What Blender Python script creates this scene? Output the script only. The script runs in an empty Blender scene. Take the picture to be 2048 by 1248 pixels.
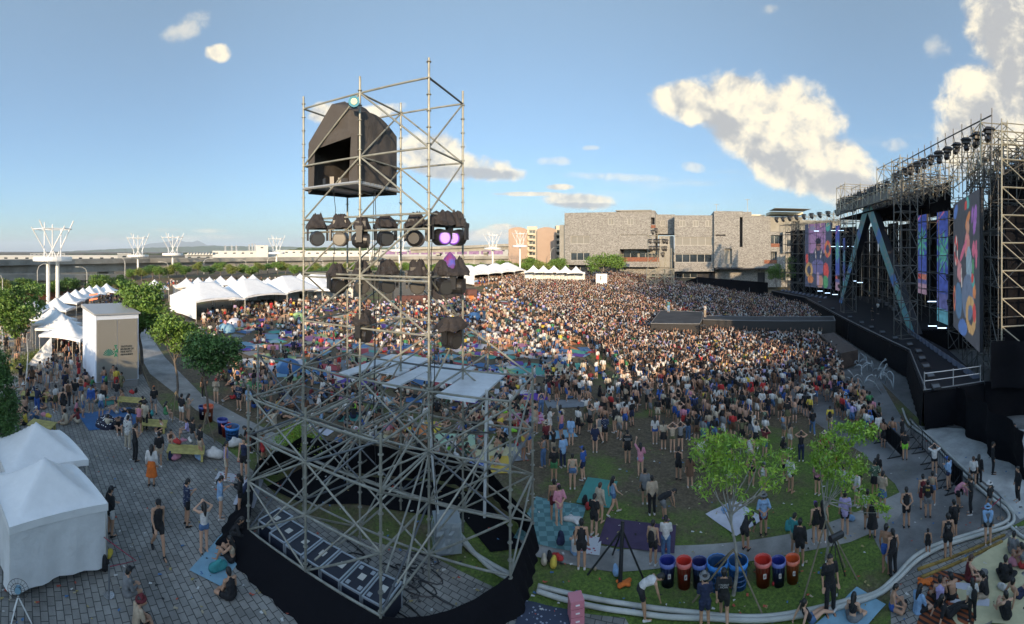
import bpy, math, random, numpy as np
from mathutils import Vector, Matrix, noise as mnoise
from mathutils.geometry import delaunay_2d_cdt, intersect_point_line
random.seed(7); rng = np.random.default_rng(7)
sc = bpy.context.scene
PI = math.pi; R = math.radians
F = 860.0; HZ = 503.0; CX = 1024.0; H = 11.0
# ---------------------------------------------------------------- camera
cd = bpy.data.cameras.new('camera'); cam = bpy.data.objects.new('camera', cd)
sc.collection.objects.link(cam); sc.camera = cam
cam.location = (0, 0, H); cam.rotation_euler = (R(90), 0, 0)
cd.type = 'PANO'; cd.panorama_type = 'CENTRAL_CYLINDRICAL'
cd.central_cylindrical_radius = 1.0
cd.central_cylindrical_range_u_min = -1024/F; cd.central_cylindrical_range_u_max = 1024/F
cd.central_cylindrical_range_v_min = -(1248-HZ)/F; cd.central_cylindrical_range_v_max = HZ/F
cd.clip_start = 0.1; cd.clip_end = 60000
# ---------------------------------------------------------------- light
SUN_EL = 13.0; SUN_X = 0.05            # sun stands behind the viewpoint
sdir = Vector((SUN_X, -1, math.tan(R(SUN_EL)))).normalized()
sl = bpy.data.lights.new('sun', 'SUN'); sl.energy = 4.7; sl.angle = R(0.6); sl.color = (1.0, 0.74, 0.46)
so = bpy.data.objects.new('sun', sl); sc.collection.objects.link(so)
so.rotation_euler = sdir.to_track_quat('Z', 'Y').to_euler(); so.location = (0, -30, 60)
w = bpy.data.worlds.new('World'); sc.world = w; w.use_nodes = True; w.cycles.sampling_method = 'MANUAL'; w.cycles.sample_map_resolution = 512
nt = w.node_tree; nt.nodes.clear()
def N(t, **k):
    n = nt.nodes.new(t)
    for a, b in k.items(): setattr(n, a, b)
    return n
def lk(a, b): nt.links.new(a, b)
def M(op, a, b=None, c=None, clamp=False):
    n = N('ShaderNodeMath', operation=op, use_clamp=clamp)
    for i, v in enumerate((a, b, c)):
        if v is None: continue
        if isinstance(v, (int, float)): n.inputs[i].default_value = v
        else: lk(v, n.inputs[i])
    return n.outputs[0]
sky = N('ShaderNodeTexSky', sky_type='NISHITA'); sky.sun_disc = False
sky.sun_elevation = R(SUN_EL); sky.sun_rotation = math.atan2(sdir.x, sdir.y)
sky.air_density = 1.0; sky.dust_density = 0.6; sky.ozone_density = 1.6; sky.altitude = 50
tc = N('ShaderNodeTexCoord'); sep = N('ShaderNodeSeparateXYZ'); lk(tc.outputs['Generated'], sep.inputs[0])
az = M('ARCTAN2', sep.outputs[0], sep.outputs[1])
hyp = M('POWER', M('ADD', M('MULTIPLY', sep.outputs[0], sep.outputs[0]), M('MULTIPLY', sep.outputs[1], sep.outputs[1])), 0.5)
te = M('DIVIDE', sep.outputs[2], M('MAXIMUM', hyp, 0.02))
comb = N('ShaderNodeCombineXYZ'); lk(az, comb.inputs[0]); lk(te, comb.inputs[1])
def fbm(scale, detail, rough, off=(0, 0, 0), stretch=(1, 1, 1), dist=0.0):
    mp = N('ShaderNodeMapping'); mp.inputs['Location'].default_value = off; mp.inputs['Scale'].default_value = stretch
    lk(comb.outputs[0], mp.inputs[0]); n = N('ShaderNodeTexNoise'); n.inputs['Scale'].default_value = scale
    n.inputs['Detail'].default_value = detail; n.inputs['Roughness'].default_value = rough; n.inputs['Distortion'].default_value = dist
    lk(mp.outputs[0], n.inputs[0]); return n.outputs['Fac']
# clouds: (x, y of the centre, half width, half height, tilt, weight) in hundredths of a radian / slope
def px(a, b): return ((a-CX)/F, (HZ-b)/F)
def ell(cx, cy, a, b, tilt=0.0):
    X, Y = px(cx, cy); a /= F; b /= F
    dx = M('SUBTRACT', az, X); dy = M('SUBTRACT', te, Y)
    c, s = math.cos(R(tilt)), math.sin(R(tilt))
    u = M('DIVIDE', M('ADD', M('MULTIPLY', dx, c), M('MULTIPLY', dy, s)), a)
    v = M('DIVIDE', M('SUBTRACT', M('MULTIPLY', dy, c), M('MULTIPLY', dx, s)), b)
    return M('SUBTRACT', 1.0, M('ADD', M('MULTIPLY', u, u), M('MULTIPLY', v, v)))
def union(lst):
    o = ell(*lst[0])
    for q in lst[1:]: o = M('MAXIMUM', o, ell(*q))
    return o
big = union([(1390,205,85,46,-8),(1490,225,110,80,-18),(1585,265,115,100,-35),(1655,330,120,70,-30),(1610,340,110,55,-10),(1540,270,110,80,-20),
             (2030,60,95,150,20),(1990,225,115,110,0),(1950,280,85,75,0),(1470,172,46,28,0),(1700,368,75,22,-5)])
mid = union([(900,330,130,32,-6),(960,345,95,18,-3),(860,300,70,38,0),(650,225,34,22,0),(740,228,75,16,12),(1165,402,85,17,-3),(1120,374,30,7,0),(1060,388,80,5,0),(435,108,28,20,0),(985,470,70,14,0),(1010,455,35,9,0)])
wisp = union([(370,60,60,26,30),(1180,296,22,6,0),(1385,334,26,11,-10),(205,481,24,9,0),(270,478,40,5,0),(330,460,36,5,0),(420,462,40,5,0),(380,478,60,8,0),(1110,322,40,10,0),(1790,290,30,16,0),(1875,95,30,26,0),(1540,18,20,12,0),(1080,388,90,5,0),(1230,355,120,10,-3),(440,474,70,6,0)])
n1 = fbm(13, 9, 0.62, (3.1, 0.7, 0), dist=0.25); n2 = fbm(13, 9, 0.62, (3.12, 0.672, 0), dist=0.25); nb = fbm(4.0, 4, 0.55, (1.2, 5.2, 0))
def smooth(x, lo, hi):
    m = N('ShaderNodeMapRange', interpolation_type='SMOOTHSTEP'); m.inputs['From Min'].default_value = lo; m.inputs['From Max'].default_value = hi
    lk(x, m.inputs['Value']); return m.outputs['Result']
edge = M('ADD', M('MULTIPLY', M('SUBTRACT', n1, 0.5), 2.0), 0.10)
dbig = M('ADD', big, edge); dmid = M('ADD', mid, M('MULTIPLY', edge, 1.2)); dw = M('ADD', wisp, M('MULTIPLY', edge, 1.9))
abig = smooth(dbig, -0.16, 0.6); amid = smooth(dmid, -0.1, 0.8); aw = M('MULTIPLY', smooth(dw, 0.0, 1.6), 0.5)
alpha = M('MAXIMUM', M('MAXIMUM', abig, M('MULTIPLY', amid, 0.93)), aw)
streak = M('MULTIPLY', smooth(fbm(3.2, 7, 0.6, (0, 0, 4), (0.8, 6.5, 1)), 0.5, 0.78), M('MULTIPLY', smooth(az, -0.25, 0.6), smooth(te, 0.33, 0.05)))
alpha = M('MAXIMUM', alpha, M('MULTIPLY', streak, 0.55))
relief = M('MULTIPLY', M('SUBTRACT', n1, n2), 2.6)
lit = M('ADD', relief, M('ADD', 0.66, M('MULTIPLY', M('SUBTRACT', nb, 0.5), 0.5)))
# bases of the heaps lie lower and greyer: distance below the upper rim line of each bank
base1 = union([(1440,250,70,28,-38),(1560,330,70,30,-38),(1660,365,95,26,-6),(2000,60,80,80,0),(1950,255,60,60,0),(2040,150,50,90,0),(900,345,150,12,-3),(1165,413,90,7,0)])
lit = M('SUBTRACT', lit, M('MULTIPLY', smooth(base1, -0.9, 1.0), 0.58))
lit2 = smooth(lit, 0.02, 0.95)
ramp = N('ShaderNodeValToRGB'); lk(lit2, ramp.inputs[0]); cr = ramp.color_ramp
cr.elements[0].position = 0.0; cr.elements[0].color = (0.50, 0.51, 0.52, 1)
cr.elements[1].position = 1.0; cr.elements[1].color = (1.12, 1.0, 0.76, 1)
e = cr.elements.new(0.45); e.color = (0.80, 0.76, 0.66, 1)
CLOUD = 4.5
cs = N('ShaderNodeVectorMath', operation='SCALE'); lk(ramp.outputs[0], cs.inputs[0]); cs.inputs['Scale'].default_value = CLOUD
skc = N('ShaderNodeHueSaturation'); lk(sky.outputs[0], skc.inputs['Color']); skc.inputs['Saturation'].default_value = 1.0; skc.inputs['Value'].default_value = 1.0
tint = N('ShaderNodeValToRGB'); lk(M('MULTIPLY', te, 1.7), tint.inputs[0]); tr = tint.color_ramp
tr.elements[0].position = 0.0; tr.elements[0].color = (0.31, 0.46, 0.68, 1); tr.elements[1].position = 1.0; tr.elements[1].color = (1.06, 0.98, 0.88, 1); q_ = tr.elements.new(0.25); q_.color = (0.51, 0.62, 0.74, 1); q_ = tr.elements.new(0.08); q_.color = (0.38, 0.52, 0.70, 1)
tm0 = N('ShaderNodeVectorMath', operation='MULTIPLY'); lk(skc.outputs[0], tm0.inputs[0]); lk(tint.outputs[0], tm0.inputs[1])
# added sky brightness behind the viewpoint, filling the foreground shade; slight lift at flanks
glow = M('ADD', M('ADD', 1.0, M('MULTIPLY', smooth(sep.outputs[1], 0.25, -0.5), 1.1)), M('MULTIPLY', smooth(M('ABSOLUTE', az), 0.7, 1.4), 0.35))
tm = N('ShaderNodeVectorMath', operation='SCALE'); lk(tm0.outputs[0], tm.inputs[0]); lk(glow, tm.inputs['Scale'])
mx = N('ShaderNodeMix', data_type='RGBA'); lk(alpha, mx.inputs[0]); lk(tm.outputs[0], mx.inputs[6]); lk(cs.outputs[0], mx.inputs[7])
bg = N('ShaderNodeBackground'); lk(mx.outputs[2], bg.inputs[0]); bg.inputs[1].default_value = 0.145
wo = N('ShaderNodeOutputWorld'); lk(bg.outputs[0], wo.inputs[0])
sc.view_settings.view_transform = 'Standard'; sc.view_settings.look = 'None'; sc.view_settings.gamma = 1.0
sc.view_settings.exposure = 0.70
cy = sc.cycles; cy.use_denoising = True; cy.max_bounces = 6; cy.diffuse_bounces = 2; cy.glossy_bounces = 2; cy.transparent_max_bounces = 12
cy.sample_clamp_indirect = 4.0; cy.use_adaptive_sampling = True; cy.adaptive_threshold = 0.02
# ---------------------------------------------------------------- ground height and pixel helpers
def sst(x, a, b):
    t = min(1, max(0, (x-a)/(b-a))); return t*t*(3-2*t)
def gz(x, y):
    r = math.hypot(x, y); a = math.degrees(math.atan2(x, y))
    z = -0.8*math.tanh(x/18.0) * (1 - 0.5*sst(r, 60, 140))
    w_ = sst(a, -58, -44) * (1-sst(a, 24, 34))
    t = r-50
    sp = 0 if t < -8 else ((t+8)**2/32 if t < 8 else t)
    z += 0.05*min(sp, 75) * w_ * (1 - sst(r, 150, 260))
    return z
def P(px_, py, r):
    a = (px_-CX)/F; return Vector((r*math.sin(a), r*math.cos(a), H-(py-HZ)/F*r))
def Z(px_, py, z):                      # point on the horizontal plane z
    return P(px_, py, (H-z)*F/(py-HZ))
def G(px_, py, up=0.0):                 # point on the ground under a pixel
    r = H*F/max(4.0, py-HZ)
    for _ in range(30):
        a = (px_-CX)/F; g = gz(r*math.sin(a), r*math.cos(a)) + up
        r = 0.5*r + 0.5*(H-g)*F/max(4.0, py-HZ)
    return P(px_, py, r)
def onground(px_, r, up=0.0):
    a = (px_-CX)/F; x, y = r*math.sin(a), r*math.cos(a); return Vector((x, y, gz(x, y)+up))
# ---------------------------------------------------------------- materials
MATS = {}
def mat(name, col, rough=0.8, metal=0.0, var=0.0, vscale=3.0, col2=None, bump=0.0, bscale=20.0, emit=None, es=1.0, spec=None, alpha=None, trans=0.0, coords='Object'):
    if name in MATS: return MATS[name]
    m = bpy.data.materials.new(name); m.use_nodes = True; t = m.node_tree; b = t.nodes['Principled BSDF']
    b.inputs['Base Color'].default_value = (*col, 1); b.inputs['Roughness'].default_value = rough; b.inputs['Metallic'].default_value = metal
    if spec is not None: b.inputs['Specular IOR Level'].default_value = spec
    if alpha is not None: b.inputs['Alpha'].default_value = alpha
    if trans: b.inputs['Transmission Weight'].default_value = trans
    if emit: b.inputs['Emission Color'].default_value = (*emit, 1); b.inputs['Emission Strength'].default_value = es
    if var or bump:
        c = t.nodes.new('ShaderNodeTexCoord')
    if var:
        n = t.nodes.new('ShaderNodeTexNoise'); n.inputs['Scale'].default_value = vscale; n.inputs['Detail'].default_value = 6; n.inputs['Roughness'].default_value = 0.65
        t.links.new(c.outputs[coords], n.inputs[0]); r = t.nodes.new('ShaderNodeValToRGB'); t.links.new(n.outputs[0], r.inputs[0])
        c2 = col2 or tuple(q*(1-var) for q in col)
        r.color_ramp.elements[0].position = 0.35; r.color_ramp.elements[1].position = 0.65
        r.color_ramp.elements[0].color = (*c2, 1); r.color_ramp.elements[1].color = (*(min(1, q*(1+var*0.5)) for q in col), 1)
        t.links.new(r.outputs[0], b.inputs['Base Color'])
    if bump:
        n = t.nodes.new('ShaderNodeTexNoise'); n.inputs['Scale'].default_value = bscale; n.inputs['Detail'].default_value = 5
        t.links.new(c.outputs[coords], n.inputs[0]); bp = t.nodes.new('ShaderNodeBump'); bp.inputs['Strength'].default_value = bump; bp.inputs['Distance'].default_value = 0.1
        t.links.new(n.outputs[0], bp.inputs['Height']); t.links.new(bp.outputs[0], b.inputs['Normal'])
    MATS[name] = m; return m
def mnode(m, typ, **k):
    n = m.node_tree.nodes.new(typ)
    for a, b in k.items(): setattr(n, a, b)
    return n
def attr_mat(name, emit=0.0, rough=0.85):
    m = mat(name, (1, 1, 1), rough); a = mnode(m, 'ShaderNodeVertexColor', layer_name='Col'); b = m.node_tree.nodes['Principled BSDF']
    if emit:
        b.inputs['Base Color'].default_value = (0.02, 0.02, 0.02, 1); m.node_tree.links.new(a.outputs[0], b.inputs['Emission Color']); b.inputs['Emission Strength'].default_value = emit
    else: m.node_tree.links.new(a.outputs[0], b.inputs['Base Color'])
    return m
# ---------------------------------------------------------------- mesh helpers
class MB:
    def __init__(s): s.v = []; s.f = []; s.m = []; s.c = None
    def add(s, vs, fs, mi=0):
        o = len(s.v); s.v += [tuple(q) for q in vs]; s.f += [tuple(o+i for i in f) for f in fs]; s.m += [mi]*len(fs); return s
    def box(s, c, d, rz=0.0, mi=0, taper=1.0):
        x, y, z = (q/2 for q in d); cs, sn = math.cos(rz), math.sin(rz); vs = []
        for k in (-1, 1):
            t = taper if k == 1 else 1
            for a, b in ((-1, -1), (1, -1), (1, 1), (-1, 1)):
                X, Y = a*x*t, b*y*t; vs.append((c[0]+X*cs-Y*sn, c[1]+X*sn+Y*cs, c[2]+k*z))
        return s.add(vs, [(3,2,1,0),(4,5,6,7),(0,1,5,4),(1,2,6,5),(2,3,7,6),(3,0,4,7)], mi)
    def tube(s, a, b, r, n=6, r2=None, mi=0, cap=True):
        a = Vector(a); b = Vector(b); d = b-a
        if d.length < 1e-6: return s
        q = d.to_track_quat('Z', 'Y'); r2 = r if r2 is None else r2; vs = []
        for p, rr in ((a, r), (b, r2)):
            for i in range(n):
                t = 2*PI*i/n; vs.append(p + q @ Vector((rr*math.cos(t), rr*math.sin(t), 0)))
        fs = [(i, (i+1) % n, n+(i+1) % n, n+i) for i in range(n)]
        if cap: fs += [tuple(range(n-1, -1, -1)), tuple(range(n, 2*n))]
        return s.add(vs, fs, mi)
    def path(s, pts, r, n=8, mi=0):
        pts = [Vector(p) for p in pts]; rings = []; rr = r if isinstance(r, (list, tuple)) else [r]*len(pts)
        for i, p in enumerate(pts):
            d = (pts[min(i+1, len(pts)-1)]-pts[max(i-1, 0)]).normalized(); up = Vector((0, 0, 1)) if abs(d.z) < 0.9 else Vector((0, 1, 0))
            x = d.cross(up).normalized(); y = x.cross(d); rings.append([p+(x*math.cos(2*PI*k/n)+y*math.sin(2*PI*k/n))*rr[i] for k in range(n)])
        vs = [q for g in rings for q in g]; fs = []
        for i in range(len(pts)-1):
            for k in range(n): fs.append((i*n+k, i*n+(k+1) % n, (i+1)*n+(k+1) % n, (i+1)*n+k))
        fs += [tuple(range(n-1, -1, -1)), tuple(range((len(pts)-1)*n, len(pts)*n))]
        return s.add(vs, fs, mi)
    def lathe(s, prof, c=(0, 0, 0), n=12, mi=0):
        vs = [(c[0]+r*math.cos(2*PI*k/n), c[1]+r*math.sin(2*PI*k/n), c[2]+z) for r, z in prof for k in range(n)]
        fs = [(i*n+k, i*n+(k+1) % n, (i+1)*n+(k+1) % n, (i+1)*n+k) for i in range(len(prof)-1) for k in range(n)]
        return s.add(vs, fs, mi)
    def prism(s, poly, z0, z1, mi=0):
        n = len(poly); vs = [(p[0], p[1], z0) for p in poly]+[(p[0], p[1], z1) for p in poly]
        return s.add(vs, [tuple(range(n-1, -1, -1)), tuple(range(n, 2*n))]+[(i, (i+1) % n, n+(i+1) % n, n+i) for i in range(n)], mi)
    def quad(s, a, b, c, d, mi=0): return s.add([a, b, c, d], [(0, 1, 2, 3)], mi)
    def panel(s, a, b, c, d, t, mi=0):      # a quad with thickness t along its normal
        a, b, c, d = map(Vector, (a, b, c, d)); n = (b-a).cross(d-a).normalized()*t
        return s.add([a, b, c, d, a+n, b+n, c+n, d+n], [(3,2,1,0),(4,5,6,7),(0,1,5,4),(1,2,6,5),(2,3,7,6),(3,0,4,7)], mi)
    def grid(s, fn, nu, nv, mi=0):
        vs = [fn(i/nu, j/nv) for j in range(nv+1) for i in range(nu+1)]
        return s.add(vs, [(j*(nu+1)+i, j*(nu+1)+i+1, (j+1)*(nu+1)+i+1, (j+1)*(nu+1)+i) for j in range(nv) for i in range(nu)], mi)
    def mesh(s, name, smooth=False):
        me = bpy.data.meshes.new(name); me.from_pydata(s.v, [], s.f)
        me.polygons.foreach_set('material_index', s.m)
        if smooth: me.polygons.foreach_set('use_smooth', [True]*len(s.f))
        if s.c is not None:
            at = me.color_attributes.new('Col', 'FLOAT_COLOR', 'POINT'); at.data.foreach_set('color', np.asarray(s.c, dtype=np.float32).ravel())
        me.update(); return me
    def build(s, name, mats, parent=None, smooth=False, loc=None):
        me = s.mesh(name, smooth)
        for m in (mats if isinstance(mats, (list, tuple)) else [mats]): me.materials.append(m)
        return put(name, me, parent, loc)
def put(name, me, parent=None, loc=None, rz=None):
    o = bpy.data.objects.new(name, me); sc.collection.objects.link(o)
    if parent is not None: o.parent = parent
    if loc is not None: o.location = loc
    if rz is not None: o.rotation_euler = (0, 0, rz)
    return o
USED = set()
def tag(o, label, cat, group=None):
    o['label'] = label; o['category'] = cat
    if group: o['group'] = group
    return o
def empty(name, label, cat, loc=(0, 0, 0), rz=0.0, group=None):
    o = put(name, None, None, loc, rz); o.empty_display_size = 0.2; return tag(o, label, cat, group)
def kind(o, k): o['kind'] = k; return o
def copy_tree(o, parent=None):
    c = o.copy(); sc.collection.objects.link(c); c.parent = parent
    for ch in KIDS.get(o.name, None) or [q for q in o.children]: copy_tree(ch, c)
    return c
KIDS = {}
BLOCKS = [(-15.5, 8.5, -40, -25, 16.4), (8.52, 46, -40, -25.02, 14.2), (-29, -15.52, -40, -25.02, 11.3)]
# ================================================================ SETTING
GRASS = mat('grass', (0.055, 0.075, 0.018), 0.95, var=0.5, vscale=0.22, col2=(0.062, 0.042, 0.026), bump=0.6, bscale=6)
def grass_nodes(m):
    t = m.node_tree; b = t.nodes['Principled BSDF']; c = mnode(m, 'ShaderNodeTexCoord')
    def nz(s, d=8, r=0.65):
        n = mnode(m, 'ShaderNodeTexNoise'); n.inputs['Scale'].default_value = s; n.inputs['Detail'].default_value = d; n.inputs['Roughness'].default_value = r
        t.links.new(c.outputs['Object'], n.inputs[0]); return n.outputs[0]
    def mr(x, lo, hi):
        q = mnode(m, 'ShaderNodeMapRange'); q.inputs['From Min'].default_value = lo; q.inputs['From Max'].default_value = hi; t.links.new(x, q.inputs['Value']); return q.outputs[0]
    def mix(f, a, b_):
        q = mnode(m, 'ShaderNodeMix', data_type='RGBA'); t.links.new(f, q.inputs[0])
        for i, v in ((6, a), (7, b_)):
            if isinstance(v, tuple): q.inputs[i].default_value = (*v, 1)
            else: t.links.new(v, q.inputs[i])
        return q.outputs[2]
    g = mix(mr(nz(9, 6, .8), .4, .62), (0.045, 0.078, 0.012), (0.13, 0.20, 0.03))
    d = mix(mr(nz(5, 8, .8), .4, .65), (0.060, 0.045, 0.027), (0.16, 0.125, 0.075))
    # trodden earth in the middle of the lawn
    sep_ = mnode(m, 'ShaderNodeSeparateXYZ'); t.links.new(c.outputs['Object'], sep_.inputs[0])
    y = mr(sep_.outputs[1], 12.0, 24.0)
    a = mnode(m, 'ShaderNodeMath', operation='MULTIPLY_ADD'); t.links.new(y, a.inputs[0]); a.inputs[1].default_value = 0.20; t.links.new(nz(.17, 9, .72), a.inputs[2])
    t.links.new(mix(mr(a.outputs[0], .52, .66), g, d), b.inputs['Base Color'])
grass_nodes(GRASS)
# ground: one polar sheet to the horizon
radii = [0.0, 4, 7, 9.5]; r = 9.5
while r < 95: r += max(0.9, r*0.028); radii.append(r)
while r < 28000: r *= 1.12; radii.append(r)
NS = 240; vs = [(0, 0, gz(0, 0))]; fs = []
for rr in radii[1:]:
    for k in range(NS):
        a = 2*PI*k/NS; x, y = rr*math.sin(a), rr*math.cos(a); z = gz(x, y) if rr < 900 else 0.0
        vs.append((x, y, z-max(0, rr-6000)*0.0))
fs += [(0, 1+(k+1) % NS, 1+k) for k in range(NS)]
for i in range(len(radii)-2):
    o = 1+i*NS; q = o+NS
    fs += [(o+k, o+(k+1) % NS, q+(k+1) % NS, q+k) for k in range(NS)]
b = MB(); b.add(vs, fs); kind(b.build('ground', GRASS), 'structure')
def sheet(name, poly, m, up, step=1.1, kd='structure'):
    pts = [Vector((p[0], p[1])) for p in poly]; bd = []
    for i, p in enumerate(pts):
        q = pts[(i+1) % len(pts)]; n = max(1, int((q-p).length/step))
        bd += [p.lerp(q, k/n) for k in range(n)]
    nb_ = len(bd); xs = [p.x for p in bd]; ys = [p.y for p in bd]; P2 = [(p.x, p.y) for p in bd]; inn = []
    x = min(xs)
    while x < max(xs):
        y = min(ys)
        while y < max(ys):
            if inside(x, y, P2) and min((bx-x)**2+(by-y)**2 for bx, by in P2) > (0.4*step)**2: inn.append(Vector((x+random.uniform(-.05, .05), y)))
            y += step
        x += step
    r_ = delaunay_2d_cdt(bd+inn, [(i, (i+1) % nb_) for i in range(nb_)], [], 1, 1e-5)
    mb = MB(); mb.add([(v.x, v.y, gz(v.x, v.y)+up) for v in r_[0]], [tuple(f) for f in r_[2]])
    return kind(mb.build(name, m), kd)
def inside(x, y, poly):
    c = False; n = len(poly); j = n-1
    for i in range(n):
        xi, yi = poly[i][0], poly[i][1]; xj, yj = poly[j][0], poly[j][1]
        if (yi > y) != (yj > y) and x < (xj-xi)*(y-yi)/(yj-yi)+xi: c = not c
        j = i
    return c
def gp(lst): return [G(a, b) for a, b in lst]
def paver_mat():
    m = mat('paving stone', (0.16, 0.16, 0.155), 0.75, bump=0.25, bscale=30); t = m.node_tree; b = t.nodes['Principled BSDF']
    c = mnode(m, 'ShaderNodeTexCoord'); mp = mnode(m, 'ShaderNodeMapping'); mp.inputs['Rotation'].default_value = (0, 0, R(24)); t.links.new(c.outputs['Object'], mp.inputs[0])
    br = mnode(m, 'ShaderNodeTexBrick'); t.links.new(mp.outputs[0], br.inputs[0]); br.inputs['Scale'].default_value = 1.0
    br.inputs['Brick Width'].default_value = 0.34; br.inputs['Row Height'].default_value = 0.23; br.inputs['Mortar Size'].default_value = 0.016; br.inputs['Mortar Smooth'].default_value = 0.3
    br.inputs['Color1'].default_value = (0.28, 0.27, 0.245, 1); br.inputs['Color2'].default_value = (0.20, 0.195, 0.18, 1); br.inputs['Mortar'].default_value = (0.055, 0.055, 0.05, 1)
    n = mnode(m, 'ShaderNodeTexNoise'); n.inputs['Scale'].default_value = 0.6; n.inputs['Detail'].default_value = 8; n.inputs['Roughness'].default_value = .7; t.links.new(c.outputs['Object'], n.inputs[0])
    mr = mnode(m, 'ShaderNodeMapRange'); t.links.new(n.outputs[0], mr.inputs['Value']); mr.inputs['From Min'].default_value = .3; mr.inputs['From Max'].default_value = .7; mr.inputs['To Min'].default_value = .5; mr.inputs['To Max'].default_value = 1.25
    v = mnode(m, 'ShaderNodeVectorMath', operation='SCALE'); t.links.new(br.outputs[0], v.inputs[0]); t.links.new(mr.outputs[0], v.inputs['Scale']); t.links.new(v.outputs[0], b.inputs['Base Color'])
    return m
PAVE = paver_mat()
CONC = mat('concrete slab', (0.27, 0.265, 0.25), 0.7, var=0.45, vscale=0.5, bump=0.2, bscale=15)
DUST = mat('dusty concrete', (0.38, 0.39, 0.38), 0.85, var=0.25, vscale=1.2, bump=0.4, bscale=5)
WET = mat('wet asphalt', (0.16, 0.165, 0.165), 0.4, var=0.5, vscale=0.4, bump=0.15, bscale=12)
LEFT = onground(-200, 12)
sheet('plaza', [(-60, 2), (-60, 50)] + [tuple(G(a, b).xy) for a, b in ((40,640),(160,612),(235,604),(262,650),(262,700),(300,778),(330,822),(400,862),(440,886),(509,944),(560,1000),(700,1070),(860,1110),(1000,1180),(1085,1212),(1250,1236))] + [(4, 9.5), (0, 7), (-10, 2)], PAVE, 0.012)
sheet('path', gp([(272,640),(282,640),(330,715),(404,790),(480,832),(620,900),(620,930),(470,868),(392,820),(300,748),(280,712)]), CONC, 0.02)
sheet('path', gp([(1040,1050),(1100,1064),(1240,1100),(1340,1092),(1610,1062),(1720,1022),(1800,985),(1812,1015),(1790,1045),(1700,1085),(1600,1105),(1340,1135),(1230,1145),(1040,1105)]), CONC, 0.02)
sheet('path', gp([(1500,735),(1560,735),(1650,700),(1700,690),(1760,760),(1815,856),(2100,872),(2100,1010),(2030,1050),(1880,1100),(1800,1180),(1770,1120),(1740,1062),(1812,1010),(1790,968),(1722,905),(1640,852),(1570,800)]), WET, 0.014)
sheet('forecourt', gp([(1815,850),(2100,858),(2100,1010),(2040,1040),(1995,985),(1930,935),(1872,888)]), DUST, 0.024)
sheet('stage_ground', [(19,5),(30,1),(72,18),(78,60),(64,88),(52,74),(47,58),(38,42),(31,28),(24,17)], WET, 0.006, 2.2)
sheet('plaza', gp([(1780,1180),(1880,1098),(2030,1055),(2120,1040)]) + [Vector((13.5, 4.5, 0)), Vector((9.5, 7.8, 0))], PAVE, 0.02)
# mountains, far hills, woods
HILL = mat('blue hills', (0.05, 0.075, 0.07), 1.0)
def ridge(name, pts, r, m, depth):
    mb = MB(); n = len(pts); vs = []
    for i, (a, b) in enumerate(pts):
        q = P(a, b, r); vs += [(q.x, q.y, 0), (q.x, q.y, q.z), (q.x*depth, q.y*depth, 0)]
    fs = []
    for i in range(n-1):
        o = 3*i; fs += [(o, o+3, o+4, o+1), (o+1, o+4, o+5, o+2)]
    mb.add(vs, fs); return kind(mb.build(name, m, smooth=False), 'structure')
def jag(pts, step, amp, s=0):
    o = []; random.seed(s)
    for (a, b), (c, d) in zip(pts, pts[1:]):
        n = max(1, int(abs(c-a)/step))
        for k in range(n):
            x = a+(c-a)*k/n; o.append((x, b+(d-b)*k/n + amp*mnoise.noise(Vector((x*0.09, s*3.1, 0)))+0.4*amp*mnoise.noise(Vector((x*0.4, s, 4)))))
    return o+[pts[-1]]
ridge('mountains', jag([(150,501),(270,496),(300,487),(330,484),(352,479),(372,484),(385,484),(395,481),(412,489),(470,495),(600,499),(720,501)], 5, 1.0, 1), 26000, HILL, 1.15)
ridge('hills', jag([(-60,507),(0,507),(90,504),(180,501),(250,497),(420,492),(560,493),(700,495),(860,493),(1010,492),(1130,495),(1700,500)], 5, 1.2, 2), 11000, mat('far hills', (0.045, 0.07, 0.04), 1.0), 1.2)
WOOD = mat('far wood', (0.035, 0.06, 0.02), 1.0, var=0.6, vscale=0.03, bump=1.0, bscale=0.05)
ridge('woods', jag([(-60,512),(60,511),(150,509),(350,507),(470,503),(560,502),(600,496),(700,496),(760,497),(900,501),(1010,504)], 2, 2.0, 3), 1500, WOOD, 1.3)

# air: one closed even haze over the whole scene
mb = MB(); mb.box((0, 0, 425), (76000, 76000, 856)); hz_ = mat('haze air', (1, 1, 1)); t_ = hz_.node_tree; t_.nodes.clear(); vo_ = t_.nodes.new('ShaderNodeVolumePrincipled'); vo_.inputs['Density'].default_value = 4.5e-5; vo_.inputs['Color'].default_value = (.72, .84, 1.0, 1); vo_.inputs['Anisotropy'].default_value = 0.0
oo_ = t_.nodes.new('ShaderNodeOutputMaterial'); t_.links.new(vo_.outputs[0], oo_.inputs['Volume']); kind(tag(mb.build('haze', hz_), 'thin pale blue haze softening the far hills', 'haze'), 'stuff')
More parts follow.
